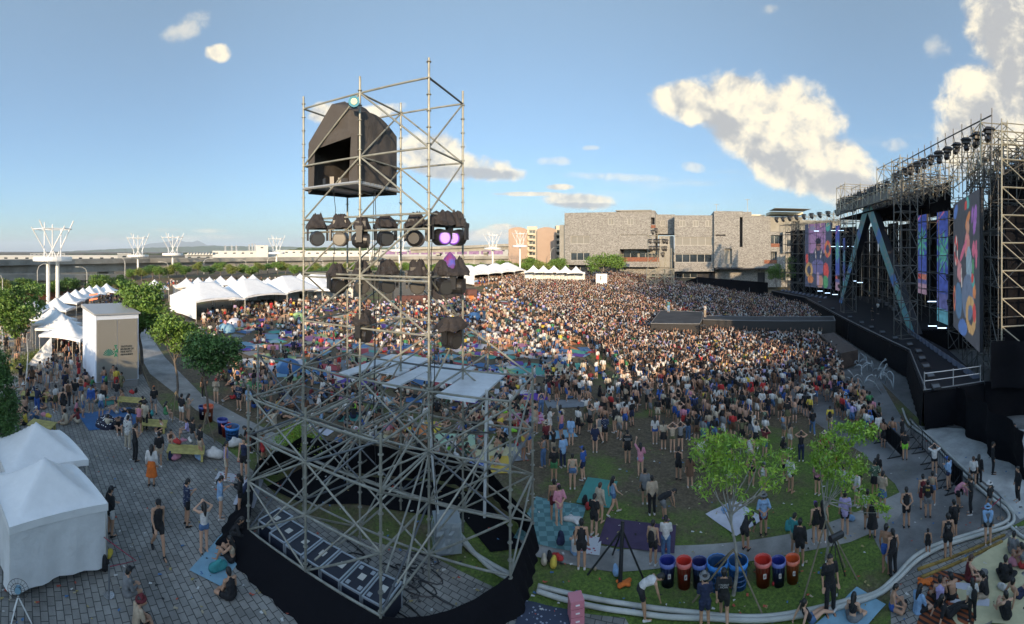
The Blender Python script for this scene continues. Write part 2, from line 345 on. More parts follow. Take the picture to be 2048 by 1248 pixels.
# ================================================================ BUILDINGS
def brick_mat():
    m = mat('speckled brick', (0.36, 0.32, 0.26), 0.9); t = m.node_tree; b = t.nodes['Principled BSDF']; c = mnode(m, 'ShaderNodeTexCoord')
    mp = mnode(m, 'ShaderNodeMapping'); t.links.new(c.outputs['Object'], mp.inputs[0]); mp.inputs['Scale'].default_value = (2.6, 2.6, 6.5)
    v = mnode(m, 'ShaderNodeTexVoronoi'); v.inputs['Scale'].default_value = 1.5; t.links.new(mp.outputs[0], v.inputs[0])
    s = mnode(m, 'ShaderNodeSeparateColor'); t.links.new(v.outputs['Color'], s.inputs[0]); r_ = mnode(m, 'ShaderNodeValToRGB'); t.links.new(s.outputs[0], r_.inputs[0])
    cr_ = r_.color_ramp; cr_.elements[0].color = (0.12, 0.11, 0.10, 1); cr_.elements[1].color = (0.32, 0.31, 0.29, 1); e_ = cr_.elements.new(.45); e_.color = (0.205, 0.20, 0.186, 1)
    t.links.new(r_.outputs[0], b.inputs['Base Color']); return m
BRICK = brick_mat()
GLASS = mat('dark glass', (0.03, 0.04, 0.05), 0.12, spec=0.8, var=0.5, vscale=0.3)
PANE2 = mat('pale blind glass', (0.20, 0.19, 0.165), 0.3)
FRAME = mat('window frame', (0.35, 0.34, 0.31), 0.5)
PLASTER = mat('grey plaster', (0.26, 0.25, 0.22), 0.85, var=0.15, vscale=.5)
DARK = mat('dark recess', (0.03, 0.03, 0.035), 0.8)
REDW = mat('red timber', (0.20, 0.07, 0.035), 0.7, var=0.4, vscale=2)
CREAM = mat('cream paint', (0.62, 0.55, 0.40), 0.7)
class Facade:
    """a vertical plane facing the viewpoint; a() turns a pixel into (s along the wall, z)"""
    def __init__(s, px0, r0, turn=0.0):
        s.a0 = (px0-CX)/F; s.o = Vector((r0*math.sin(s.a0), r0*math.cos(s.a0), 0)); s.yaw = -s.a0+R(turn)
        s.u = Vector((math.cos(s.yaw), math.sin(s.yaw), 0)); s.n = Vector((-math.sin(s.yaw), math.cos(s.yaw), 0))   # n points away from the viewpoint
    def a(s, px_, py, dep=0.0):
        az_ = (px_-CX)/F; d = Vector((math.sin(az_), math.cos(az_), 0)); t = (s.o.dot(s.n)+dep)/d.dot(s.n); p = d*t
        return (p-s.o).dot(s.u), H-(py-HZ)/F*t
    def w(s, q, dep, z): return s.o+s.u*q+s.n*dep+Vector((0, 0, z))
def block(F_, parent, x0, y0, x1, y1, dep, thick, holes, mname, mt, z0=None, label=None, partname='wall'):
    """wall block between two pixels, with real openings; holes = (x0,y0,x1,y1,panes,recess,glassmat)"""
    s0, zt = F_.a(x0, y0, dep); s1, _ = F_.a(x1, y1, dep); _, zb = F_.a((x0+x1)/2, y1, dep)
    if z0 is not None: zb = z0
    H_ = []
    for h in holes:
        a, ta = F_.a(h[0], h[1], dep); c, _ = F_.a(h[2], h[3], dep); _, tb = F_.a((h[0]+h[2])/2, h[3], dep); H_.append((max(a, s0+.1), min(c, s1-.1), max(tb, zb+.05), min(ta, zt-.1), h[4], h[5], h[6] if len(h) > 6 else GLASS))
    S = sorted({s0, s1} | {q for h in H_ for q in h[:2]}); ZZ = sorted({zb, zt} | {q for h in H_ for q in h[2:4]})
    mb = MB(); W = F_.w
    for i in range(len(S)-1):
        for j in range(len(ZZ)-1):
            cs, cz = (S[i]+S[i+1])/2, (ZZ[j]+ZZ[j+1])/2
            if any(h[0] < cs < h[1] and h[2] < cz < h[3] for h in H_): continue
            mb.quad(W(S[i], dep, ZZ[j]), W(S[i+1], dep, ZZ[j]), W(S[i+1], dep, ZZ[j+1]), W(S[i], dep, ZZ[j+1]))
    T = dep+thick
    for a, b_ in (((s0, zb), (s0, zt)), ((s0, zt), (s1, zt)), ((s1, zt), (s1, zb)), ((s1, zb), (s0, zb))):
        mb.quad(W(a[0], dep, a[1]), W(b_[0], dep, b_[1]), W(b_[0], T, b_[1]), W(a[0], T, a[1]))
    mb.quad(W(s0, T, zb), W(s0, T, zt), W(s1, T, zt), W(s1, T, zb))
    for h in H_:
        c4 = [(h[0], h[2]), (h[1], h[2]), (h[1], h[3]), (h[0], h[3])]
        for k in range(4):
            p, q = c4[k], c4[(k+1) % 4]; mb.quad(W(p[0], dep, p[1]), W(p[0], dep+h[5], p[1]), W(q[0], dep+h[5], q[1]), W(q[0], dep, q[1]))
    wl = mb.build(partname, mt, parent)
    for h in H_:
        g = MB(); g.quad(*[W(a, dep+h[5], z) for a, z in ((h[0], h[2]), (h[1], h[2]), (h[1], h[3]), (h[0], h[3]))]); wo_ = g.build('window', h[6], wl)
        n = h[4]
        if n:
            f = MB(); t = 0.07; dd = dep+h[5]-0.09
            for k in range(n+1):
                q = h[0]+(h[1]-h[0])*k/n; q = min(max(q, h[0]+t), h[1]-t); f.panel(W(q-t, dd, h[2]), W(q+t, dd, h[2]), W(q+t, dd, h[3]), W(q-t, dd, h[3]), -0.08)
            for z in (h[2]+t, h[3]-t): f.panel(W(h[0]+.15, dd+.01, z-t), W(h[1]-.15, dd+.01, z-t), W(h[1]-.15, dd+.01, z+t), W(h[0]+.15, dd+.01, z+t), -0.08)
            f.build('frame', FRAME, wo_)
    return wl
FM = Facade(1365, 124)
mus = empty('museum', 'long speckled brick museum with square windows and red timber balconies behind the crowd', 'museum', FM.w(0, 8, gz(*FM.w(0, 8, 0).xy)))
mus_inv = []
def mblock(*a, **k): return block(FM, None, *a, **k)
zg = 2.0
blk = []
blk.append(mblock(1129, 426, 1239, 530, 0, 16, [(1141,472,1180,488,3,.25,PANE2),(1141,505,1180,521,3,.25),(1216,437,1228,450,2,.15,PANE2)], 'w', BRICK))
blk.append(mblock(1239, 421.5, 1310, 498, 0.0, 16, [(1255,437,1267,450,2,.15,PANE2),(1233+7,469,1293,472,3,.3,DARK),(1302,435,1310,449,0,1.2,DARK)], 'w', BRICK))
blk.append(mblock(1239, 523, 1318, 534, 0.3, 12, [], 'w', BRICK))
blk.append(mblock(1208, 498.5, 1345, 523.5, 5.0, 10, [(1216,500,1276,521,4,.2),(1278,506,1317,521,3,.2)], 'w', PLASTER))
blk.append(mblock(1310.5, 429, 1350, 468, 4.0, 10, [(1321,441,1331,452,2,.15,PANE2)], 'w', BRICK))
blk.append(mblock(1318, 472, 1346, 535, 2.5, 10, [(1320,473,1345,490,3,.2,PANE2)], 'w', PLASTER))
blk.append(mblock(1349, 430.5, 1428, 543, -0.3, 14, [(1359,441,1371,453,2,.15,PANE2),(1386,441,1398,453,2,.12,PANE2),(1411,441,1423,453,2,.12,PANE2),(1350,474,1426,491,5,.3,PANE2),(1350,508,1424,525,5,.3)], 'w', BRICK))
blk.append(mblock(1428, 422, 1486, 535, -1.2, 15, [(1431,469,1451,472,0,.5,DARK),(1449,497,1464,528,0,1.0,PLASTER),(1479.5,434,1485.5,494,0,2.0,DARK)], 'w', BRICK))
blk.append(mblock(1486, 423.5, 1503, 538, -1.2, 15, [], 'w', BRICK))
blk.append(mblock(1503, 432, 1541, 538, -1.2, 14, [], 'w', BRICK))
blk.append(mblock(1541, 433, 1605, 463.5, 2.0, 12, [(1583,442,1599,463,0,.8,DARK)], 'w', PLASTER))
blk.append(mblock(1541, 463.5, 1571, 538, -1.2, 14, [(1541.5,470,1567,494,3,1.2),(1528,503,1554,527,3,1.2)], 'w', BRICK))
blk.append(mblock(1571, 466, 1605, 504, 0.0, 12, [(1573,479,1591,494,2,.3)], 'w', BRICK))
blk.append(mblock(1571, 504.5, 1640, 560, 1.5, 12, [(1577,513,1600,540,3,.5)], 'w', PLASTER))
blk.append(mblock(1600, 440, 1680, 504, 1.0, 12, [], 'w', PLASTER))
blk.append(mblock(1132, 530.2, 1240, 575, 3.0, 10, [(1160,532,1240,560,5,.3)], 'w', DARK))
blk.append(mblock(1240, 534.2, 1349, 575, 3.0, 10, [(1245,547,1345,560,7,.3)], 'w', BRICK))
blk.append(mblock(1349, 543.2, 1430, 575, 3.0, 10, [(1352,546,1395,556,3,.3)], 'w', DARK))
blk.append(mblock(1430, 538.5, 1575, 575, 2.5, 10, [(1515,545,1530,565,0,.5,DARK)], 'w', BRICK))
blk.append(mblock(1119, 450, 1129, 560, 1.0, 14, [], 'w', PLASTER))
for bl in blk: bl.parent = mus; bl.matrix_parent_inverse = Matrix.Translation(-mus.location); bl.name = 'wall'
def fpart(name, m, x0, y0, x1, y1, d0, d1, parent=mus, fc=FM):
    s0, zt = fc.a(x0, y0, d0); s1, zb = fc.a(x1, y1, d0); mb = MB()
    mb.panel(fc.w(s0, d0, zb), fc.w(s1, d0, zb), fc.w(s1, d0, zt), fc.w(s0, d0, zt), -(d1-d0)); o = mb.build(name, m, parent); o.matrix_parent_inverse = Matrix.Translation(-parent.location); return o
fpart('roof', CREAM, 1541, 423, 1606, 430, 3.0, 10.0); fpart('roof_edge', mat('roof grey', (0.18, 0.17, 0.15), .7), 1538, 421.8, 1606, 423, 2.6, 11.0)
fpart('roof', CREAM, 1503, 429, 1531, 431.6, 1.0, 9.0); fpart('coping', PLASTER, 1231, 420.3, 1303, 421.6, -0.3, 10.0)
fpart('balcony', REDW, 1232, 514.5, 1318, 523.2, 0.2, 0.4); fpart('balcony', REDW, 1528.5, 520, 1553.5, 527, -1.25, -1.1); fpart('balcony', REDW, 1542, 487, 1559, 494, -1.25, -1.1); fpart('balcony', REDW, 1302, 450, 1311, 456, -.3, -.1)
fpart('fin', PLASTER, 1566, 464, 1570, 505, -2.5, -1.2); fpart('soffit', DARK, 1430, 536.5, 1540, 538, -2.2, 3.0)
for x_, y0_, y1_ in ((1433, 408, 422), (1495, 398, 423)):
    mb = MB(); s_, z1_ = FM.a(x_, y0_, 3); _, z0_ = FM.a(x_, y1_, 3); mb.tube(FM.w(s_, 3, z0_-.5), FM.w(s_, 3, z1_), .08, 5); mb.tube(FM.w(s_-.8, 3, z1_-.2), FM.w(s_+.8, 3, z1_-.2), .06, 4)
    o = mb.build('antenna', FRAME, mus); o.matrix_parent_inverse = Matrix.Translation(-mus.location)
# tan block left of the museum
TAN = mat('tan render', (0.34, 0.25, 0.19), 0.85, var=.08, vscale=.2); BEIGE = mat('beige concrete', (0.50, 0.43, 0.33), .8)
FT = Facade(1070, 150, 0)
tan = empty('apartment_block', 'tan rendered block with rounded roofs and stacked balconies left of the brick museum', 'building', FT.w(0, 8, 1))
def tpart(o): o.parent = tan; o.matrix_parent_inverse = Matrix.Translation(-tan.location); return o
def round_wall(x0, x1, yt, yb, dep, m, crown=2.5):
    s0, zt = FT.a(x0, yt, dep); s1, zb = FT.a(x1, yb, dep); mb = MB(); n = 10; top = [(s0+(s1-s0)*k/n, zt+crown/3*(1-(2*k/n-1)**2)) for k in range(n+1)]
    prof = [(s0, 0)]+top+[(s1, 0)]; k = len(prof)
    vs = [FT.w(a, dep, z) for a, z in prof]+[FT.w(a, dep+10, z) for a, z in prof]
    mb.add(vs, [tuple(range(k)), tuple(range(2*k-1, k-1, -1))]+[(i, k+i, k+(i+1) % k, (i+1) % k) for i in range(k)]); return tpart(mb.build('wall', m))
round_wall(1017, 1054, 459, 508, 0, TAN); round_wall(1074, 1112, 459, 518, 0, TAN); 
tpart(block(FT, None, 1017, 508.5, 1055, 545, 0.4, 8, [], 'w', BEIGE)); tpart(block(FT, None, 1054, 453, 1074.5, 545, 2.5, 8, [(1058,460+11*k,1071,467+11*k,2,.4) for k in range(6)], 'w', BEIGE)); tpart(block(FT, None, 1112, 451, 1122, 545, 2.5, 8, [(1113.5,460+11*k,1119,467+11*k,0,.4) for k in range(5)], 'w', BEIGE))
tpart(block(FT, None, 1074, 518.5, 1112, 545, .4, 8, [(1078,524,1108,536,4,.4)], 'w', BEIGE))
for k in range(6):
    for x0_, x1_ in ((1056, 1066), (1112, 1119)):
        s0, zt = FT.a(x0_, 466+11*k, 1.2); s1, zb = FT.a(x1_, 470+11*k, 1.2); m_ = MB(); m_.panel(FT.w(s0, 1.2, zb), FT.w(s1, 1.2, zb), FT.w(s1, 1.2, zt), FT.w(s0, 1.2, zt), -1.2); tpart(m_.build('balcony', BEIGE))
for bl in list(mus.children)+list(tan.children):
    pass
# low white sheds, far terminal
def box_building(name, label, x0, x1, r, ytop, m, depth=20, roof=None, zb=0.0, lab='building'):
    a = P(x0, ytop, r); c = P(x1, ytop, r); f = Vector((c.x-a.x, c.y-a.y, 0)); n = Vector((-f.y, f.x, 0)).normalized()
    if n.dot(Vector((a.x, a.y, 0))) < 0: n = -n
    mb = MB(); q = [Vector((a.x, a.y, 0)), Vector((c.x, c.y, 0)), Vector((c.x, c.y, 0))+n*depth, Vector((a.x, a.y, 0))+n*depth]; zt = (a.z+c.z)/2
    t = empty(name, label, lab, (q[0]+q[1])/2); mb.prism([(p-t.location).xy for p in q], zb, zt); mb.build('wall', m, t)
    rb = MB(); rb.prism([((p-t.location)*1.0+((p-(q[0]+q[2])/2).normalized()*0.6)).xy for p in q], zt, zt+0.5); rb.build('roof', roof or ROOFW, t)
    k = min(12, int(f.length/9))
    for i in range(k):
        wb = MB()
        p = q[0]+f*((i+.5)/k)-t.location; d = f.normalized()*1.6; o_ = -n*0.03
        wb.quad(p-d+o_+Vector((0, 0, zt-3)), p+d+o_+Vector((0, 0, zt-3)), p+d+o_+Vector((0, 0, zt-1.6)), p-d+o_+Vector((0, 0, zt-1.6)))
        wb.build('window', GLASS, t)
    return t
ROOFW = mat('pale roof', (0.55, 0.55, 0.53), .6); WALLW = mat('white cladding', (0.55, 0.54, 0.50), .7, var=.1, vscale=.02); WALLG = mat('grey cladding', (0.30, 0.31, 0.31), .7)
for i, (x0, x1, r, yt, m, lab) in enumerate([(-20,235,420,511.5,WALLW,'long low white terminal shed at the far left beyond the viaduct'),(235,262,380,508,WALLG,'small grey gabled shed beside the long white terminal'),(425,512,520,502.5,WALLW,'flat white hall with a stepped roof beyond the viaduct'),
    (512,536,520,491.5,WALLW,'tall pale cube on the roof line of the white hall'),(536,610,540,501,WALLW,'white hall continuing right of the pale cube'),(610,760,500,502.5,WALLW,'long white hall seen through the light tower'),(760,900,620,500,WALLG,'grey far hall behind the right poles of the light tower'),
    (370,425,430,510,WALLG,'grey hall with saw-tooth roof in front of the woods'),(900,1016,460,497,WALLG,'grey elevated station box left of the tan block'),(60,130,900,507,WALLG,'distant grey factory at the left horizon')]):
    t = box_building('hall' if i else 'terminal', lab, x0, x1, r, yt, m)
    if i == 7:
        for k in range(9):
            p = P(372+6*k, 510, 428)-t.location; p.z = H-(510-HZ)/F*428; s = MB(); s.add([p, p+Vector((2.4, 1.2, 0)), p+Vector((2.4, 1.2, 2.6)), p+Vector((-3, 8, 0)), p+Vector((-.6, 9.2, 0)), p+Vector((-.6, 9.2, 2.6))], [(0,1,2),(3,5,4),(0,3,4,1),(1,4,5,2),(0,2,5,3)]); s.build('roof_light', WALLW, t)
for i, (x0, x1, y) in enumerate([(497,500,489),(503,506,487),(508,512,488),(449,452,491),(462,465,491),(471,474,490.5)]):
    box_building('tower_block', 'pale distant tower block on the skyline, %s of the far row' % ('leftmost', 'second', 'third', 'fourth', 'fifth', 'rightmost')[[3,4,5,0,1,2][i]], x0, x1, 5200, y, WALLG, depth=40)
# viaduct
VC = mat('viaduct concrete', (0.30, 0.285, 0.25), .9, var=.35, vscale=.12)
def viaduct(label, pts, zt, h, wdt, par=1.0, pier=True):
    V = [onground(a, r) for a, r in pts]; V = [Vector((v.x, v.y, 0)) for v in V]; t = empty('viaduct', label, 'bridge', V[len(V)//2])
    L = []
    for i, p in enumerate(V):
        d = (V[min(i+1, len(V)-1)]-V[max(i-1, 0)]).normalized(); n = Vector((-d.y, d.x, 0)); n = n if n.dot(p) > 0 else -n; L.append((p-t.location, n, d))
    zz = zt if isinstance(zt, list) else [zt]*len(V)
    def strip(name, o0, o1, z0, z1, m=VC):
        mb = MB(); vs = []
        for (p, n, d), z in zip(L, zz): vs += [p+n*o0+Vector((0, 0, z+z0)), p+n*o1+Vector((0, 0, z+z0)), p+n*o1+Vector((0, 0, z+z1)), p+n*o0+Vector((0, 0, z+z1))]
        fs = []
        for i in range(len(L)-1):
            for k in range(4): fs.append((4*i+k, 4*i+(k+1) % 4, 4*i+4+(k+1) % 4, 4*i+4+k))
        fs += [(0, 3, 2, 1), (4*len(L)-4, 4*len(L)-3, 4*len(L)-2, 4*len(L)-1)]; mb.add(vs, fs); mb.build(name, m, t)
    strip('deck', 0, wdt, -par-.5, -par); strip('parapet', 0, .3, -par, 0); strip('parapet', wdt-.3, wdt, -par, 0); strip('girder', 1.6, wdt-1.6, -h, -par-.5)
    if pier:
        for i in range(len(L)-1):
            seg = (L[i+1][0]-L[i][0]); n_ = max(1, int(seg.length/28))
            for k in range(n_):
                p = L[i][0]+seg*((k+.5)/n_)+L[i][1]*wdt/2; z = zz[i]; pb = MB(); pb.box((p.x, p.y, (z-h)/2), (2.4, 2.4, z-h), math.atan2(L[i][2].y, L[i][2].x)); pb.box((p.x, p.y, z-h-.6), (2.4, 7, 1.2), math.atan2(L[i][2].y, L[i][2].x)); pb.build('pier', VC, t)
    return t
viaduct('weathered concrete expressway viaduct running along the whole horizon', [(-330, 120), (-100, 116), (0, 120), (60, 128), (150, 136), (300, 152), (450, 168), (600, 185), (750, 205), (880, 220), (1020, 235), (1200, 260), (1500, 330)], 8.5, 4.2, 11)
viaduct('lower concrete ramp in front of the expressway at the left edge', [(-330, 104), (-100, 101), (0, 104), (60, 108), (150, 115), (250, 124), (380, 140)], [5.6, 5.5, 5.5, 5.2, 4.8, 4.2, 3.0], 2.6, 8)
viaduct('short grey upper viaduct crossing behind the right side of the light tower', [(820, 262), (930, 255), (1010, 250), (1100, 262)], [13.5, 14.5, 15.5, 15.5], 3.5, 10)
# purple trimmed far station canopy
st = MB()
for k in range(10):
    a = P(770+24*k, 503-1, 300); c = P(790+24*k, 503-1, 300); st.panel((a.x, a.y, 9), (c.x, c.y, 9), (c.x, c.y, 11.6), (a.x, a.y, 11.6), .4)
tag(st.build('station_screen', mat('purple mesh', (0.22, 0.13, 0.25), .7, var=.5, vscale=.5)), 'long purple mesh screen along the far elevated railway', 'screen wall')
# street lamps
LAMPM = mat('lamp grey', (0.45, 0.44, 0.40), .5)
def street_lamp(px_, r, ytop, side, label):
    g = onground(px_, r); zt = H-(ytop-HZ)/F*r; t = empty('street_lamp', label, 'lamp', g, -(px_-CX)/F, 'street lamps along the viaduct'); h = zt-g.z
    m_ = MB(); m_.path([(0, 0, 0), (0, 0, h*.8), (side*.3, 0, h*.93), (side*1.2, 0, h), (side*2.0, 0, h+.05)], [.11, .09, .08, .06, .05], 6); m_.build('pole', LAMPM, t)
    m_ = MB(); m_.box((side*2.3, 0, h+.03), (.9, .3, .14)); m_.build('lamp_head', LAMPM, t)
for i, (a, r, y, s) in enumerate([(174, 100, 534, -1), (75, 96, 528, 1), (5, 88, 548, -1), (336, 118, 524, -1), (408, 130, 517, 1), (250, 120, 515, -1), (492, 140, 520, -1), (535, 150, 514, 1), (646, 150, 520, -1), (755, 160, 510, -1), (886, 165, 512, 1), (948, 165, 510, 1), (1101, 140, 495, 1), (725, 170, 512, 1)]):
    street_lamp(a, r, y, s, '%s curved street lamp counted from the left along the viaduct' % ['third','second','first','fifth','sixth','fourth','seventh','eighth','ninth','eleventh','twelfth','thirteenth','last','tenth'][i])
# ================================================================ LIGHT MASTS
WHITE = mat('white paint', (0.72, 0.72, 0.70), .45); WHITE2 = mat('white steel', (0.65, 0.65, 0.64), .4)
def mast(px_, r, ydisc, ytop, dw, label, twin=False):
    g = onground(px_, r); t = empty('light_mast', label, 'mast', g, -(px_-CX)/F, 'white ring topped light masts around the park')
    zd = H-(ydisc-HZ)/F*r-g.z; zt = H-(ytop-HZ)/F*r-g.z; rd = dw/2/F*r
    for x in ((-.09*0-.65*rd/2.9, .75*rd/2.9*1.0) if twin else (0,)):
        m_ = MB(); m_.tube((x, 0, 0), (x, 0, zd), rd*.10, 12); m_.build('pole', WHITE, t)
    m_ = MB(); m_.lathe([(rd*.4, 0), (rd, 0), (rd*1.02, rd*.08), (rd, rd*.22), (rd*.4, rd*.22), (rd*.4, 0)], (0, 0, zd), 28); m_.build('ring_platform', WHITE, t)
    R_ = rd*1.08; zm = zt-(zt-zd)*.14; n = 3
    for k in range(n):
        a = 2*PI*k/n+.5
        for s in (-1, 1):
            m_ = MB(); m_.tube((rd*.42*math.cos(a+s*.5), rd*.42*math.sin(a+s*.5), zd+rd*.2), (R_*math.cos(a-s*.62), R_*math.sin(a-s*.62), zt+.15*rd*s), rd*.032, 6); m_.build('strut', WHITE2, t)
    m_ = MB(); m_.path([(R_*.93*math.cos(2*PI*k/6+.1), R_*.93*math.sin(2*PI*k/6+.1), zm) for k in range(7)], rd*.022, 5); m_.build('top_ring', WHITE2, t)
    for k in range(3): m_ = MB(); a = 2*PI*k/3+.1; m_.tube((0, 0, zm), (R_*.93*math.cos(a), R_*.93*math.sin(a), zm), rd*.018, 5); m_.build('spoke', WHITE2, t)
    m_ = MB(); m_.tube((0, 0, zd), (0, 0, zt-.1), rd*.035, 6); m_.build('mast_top', WHITE2, t)
mast(105, 85, 522, 448, 78, 'large twin poled white light mast with a ring platform left of the kiosk', True)
for a in [(276,140,514,470,42,'white light mast, second from the left, standing before the blue mountain'),(345.5,142,511,469,42,'white light mast, third from the left, behind the far tent row'),(553,158,508,473,32,'white light mast just left of the light tower'),(799,160,503,470,36,'thin white light mast seen behind the light tower'),(740,190,504,478,26,'smallest white light mast seen between the tower poles'),(985.5,129,499,466,34,'white light mast left of the tan block'),(1040,120,494,463,30,'white light mast standing in front of the tan block')]: mast(*a)
# ================================================================ TENTS
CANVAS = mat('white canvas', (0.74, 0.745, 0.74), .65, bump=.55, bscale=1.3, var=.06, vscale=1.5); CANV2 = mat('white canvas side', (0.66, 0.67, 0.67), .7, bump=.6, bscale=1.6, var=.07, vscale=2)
CANVAS.node_tree.nodes['Principled BSDF'].inputs['Subsurface Weight'].default_value = 0.0
def canopy_fn(w_, d_, ze, zp, pw=1.7, ridge_=0.0):
    def f(u, v):
        x, y = (u*2-1), (v*2-1)
        ax = max(0, (abs(x)*w_/2-ridge_/2)/(w_/2-ridge_/2)) if ridge_ else abs(x)
        t = max(ax, abs(y)); sag = 0.05*w_*(1-(min(ax, abs(y))/max(t, 1e-6))**2)*t**6 if t > 0 else 0
        return (x*w_/2, y*d_/2, ze+(zp-ze)*(1-t)**pw + sag*0.7)
    return f
def tent(x, y, z0, w_, d_, ze, zp, rz, label, group, walls='', pw=1.7, ridge_=0.0, name='tent', nn=14):
    t = empty(name, label, 'tent', (x, y, z0), rz, group)
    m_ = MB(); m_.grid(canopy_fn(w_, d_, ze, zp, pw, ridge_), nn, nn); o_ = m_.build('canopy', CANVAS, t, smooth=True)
    v_ = MB(); h = .22; n = 10
    for (a, b_) in (((-1, -1), (1, -1)), ((1, -1), (1, 1)), ((1, 1), (-1, 1)), ((-1, 1), (-1, -1))):
        for k in range(n):
            p = [(a[i]+(b_[i]-a[i])*k/n) for i in (0, 1)]; q = [(a[i]+(b_[i]-a[i])*(k+1)/n) for i in (0, 1)]
            zp_ = ze+.035*w_*(1-(2*k/n-1)**2); zq = ze+.035*w_*(1-(2*(k+1)/n-1)**2)
            v_.quad((p[0]*w_/2*1.004, p[1]*d_/2*1.004, zp_-h), (q[0]*w_/2*1.004, q[1]*d_/2*1.004, zq-h), (q[0]*w_/2*1.004, q[1]*d_/2*1.004, zq+.02), (p[0]*w_/2*1.004, p[1]*d_/2*1.004, zp_+.02))
    v_.build('valance', CANVAS, t)
    for sx in (-1, 1):
        for sy in (-1, 1): l = MB(); l.tube((sx*(w_/2-.06), sy*(d_/2-.06), -1), (sx*(w_/2-.06), sy*(d_/2-.06), ze), .035, 6); l.build('leg', LAMPM, t)
    S = {'f': ((-1, -1), (1, -1)), 'r': ((1, -1), (1, 1)), 'b': ((1, 1), (-1, 1)), 'l': ((-1, 1), (-1, -1))}
    for c in walls:
        a, b_ = S[c]; L = (w_ if c in 'fb' else d_)
        def fn(u, v, a=a, b_=b_):
            X = (a[0]+(b_[0]-a[0])*u)*(w_/2-.02); Y = (a[1]+(b_[1]-a[1])*u)*(d_/2-.02); nx, ny = (b_[1]-a[1])/2, -(b_[0]-a[0])/2
            k = .06*math.sin(u*9+v*2.5)*(1-v)+.05*math.sin(u*23)*(1-v); zlo = .12+.10*(1-(2*u-1)**2)
            return (X+nx*k, Y+ny*k, zlo+(ze-.1+.035*w_*(1-(2*u-1)**2)-zlo)*v)
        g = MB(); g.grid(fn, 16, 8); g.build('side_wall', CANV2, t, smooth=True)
    return t
def tent_r(px_, py, zp):                # distance at which a peak zp above the ground shows at this pixel
    r = 60
    for _ in range(40):
        g = onground(px_, r); r = .5*r+.5*max(5, min(400, (H-g.z-zp)*F/max(1, py-HZ)))
    return r
def ordn(i):
    if i >= 20:
        t_ = {2: 'twent', 3: 'thirt', 4: 'fort', 5: 'fift', 6: 'sixt', 7: 'sevent', 8: 'eight', 9: 'ninet'}[(i+1)//10]
        return t_+'ieth' if (i+1) % 10 == 0 else t_+'y-'+ordn((i+1) % 10-1)
    return ['first', 'second', 'third', 'fourth', 'fifth', 'sixth', 'seventh', 'eighth', 'ninth', 'tenth', 'eleventh', 'twelfth', 'thirteenth', 'fourteenth', 'fifteenth', 'sixteenth', 'seventeenth', 'eighteenth', 'nineteenth', 'twentieth'][i]
# two big tents bottom left
for i, (x, y) in enumerate([(-13.25, 6.95), (-16.0, 8.0)]):
    z = gz(x, y); tent(x, y, z, 3.35, 3.1, 2.15, 3.35, R(82), ['nearest white peaked tent with closed side wall, bottom left corner', 'white peaked tent directly behind the nearest one, bottom left'][i], 'two joined tents bottom left', 'flr' if i == 0 else 'lb', 1.35, nn=24)
# left alley row
row = [(136, 637, 4.0, 'f'), (124, 627, 4, ''), (115, 619, 4, ''), (107, 612, 4, 'l'), (112, 594, 4, 'l'), (135, 583, 4, 'l'), (151, 578, 4, ''), (166, 575, 4, ''), (179, 571, 4, ''), (193, 569, 4, ''), (213, 566, 4, '')]
for i, (a, b_, zp, ww) in enumerate(row):
    r = tent_r(a, b_, zp); g = onground(a, r); tent(g.x, g.y, g.z, 4.4, 3.2 if i < 4 else 4.2, 2.5, zp, R(28 if i < 4 else 40), '%s white peaked tent counted from the near end of the left alley row' % ordn(i), 'tents of the left alley row', 'l' if i else '')
g = onground(64, tent_r(64, 596, 4)); tent(g.x, g.y, g.z, 5, 5, 2.5, 4, R(40), 'lone white peaked tent between the leafy trees at the far left', 'tents of the left alley row')
far = [(373,555),(396,554),(419,553),(441,551),(463,551),(486,550),(506,548),(486,559.5),(500,561),(512,555),(528,559),(536,554.5),(555,557),(560,553),(578,556),(578,564),(590,551),(600,546),(614,550),(638,566),(654,558),(309,558),(672,552)]
far.sort(key=lambda q: q[0])
for i, (a, b_) in enumerate(far):
    r = tent_r(a, b_, 4.0); r = min(max(r, 75), 135); g = onground(a, r); zp = H-(b_-HZ)/F*r-g.z
    tent(g.x, g.y, g.z, 4.6, 4.6, 2.4, max(zp, 3.4), -(a-CX)/F+R(8), '%s white peaked tent from the left in the far market rows beyond the lawn' % ordn(i), 'tents of the far market rows', 'b' if i % 3 else 'lb')
far2 = [(854,536),(878,531),(923,530),(943,530),(964,530),(1067,530),(1087,530.5),(1108,530.5),(1131,531),(1152,532)]
for i, (a, b_) in enumerate(far2):
    r = 105 if a > 1000 else 112; g = onground(a, r); zp = H-(b_-HZ)/F*r-g.z
    tent(g.x, g.y, g.z, 4.4, 3.4, zp-1.6, zp, -(a-CX)/F, '%s white peaked tent from the left in the back row before the museum' % ordn(i), 'tents of the back row before the museum', 'b')
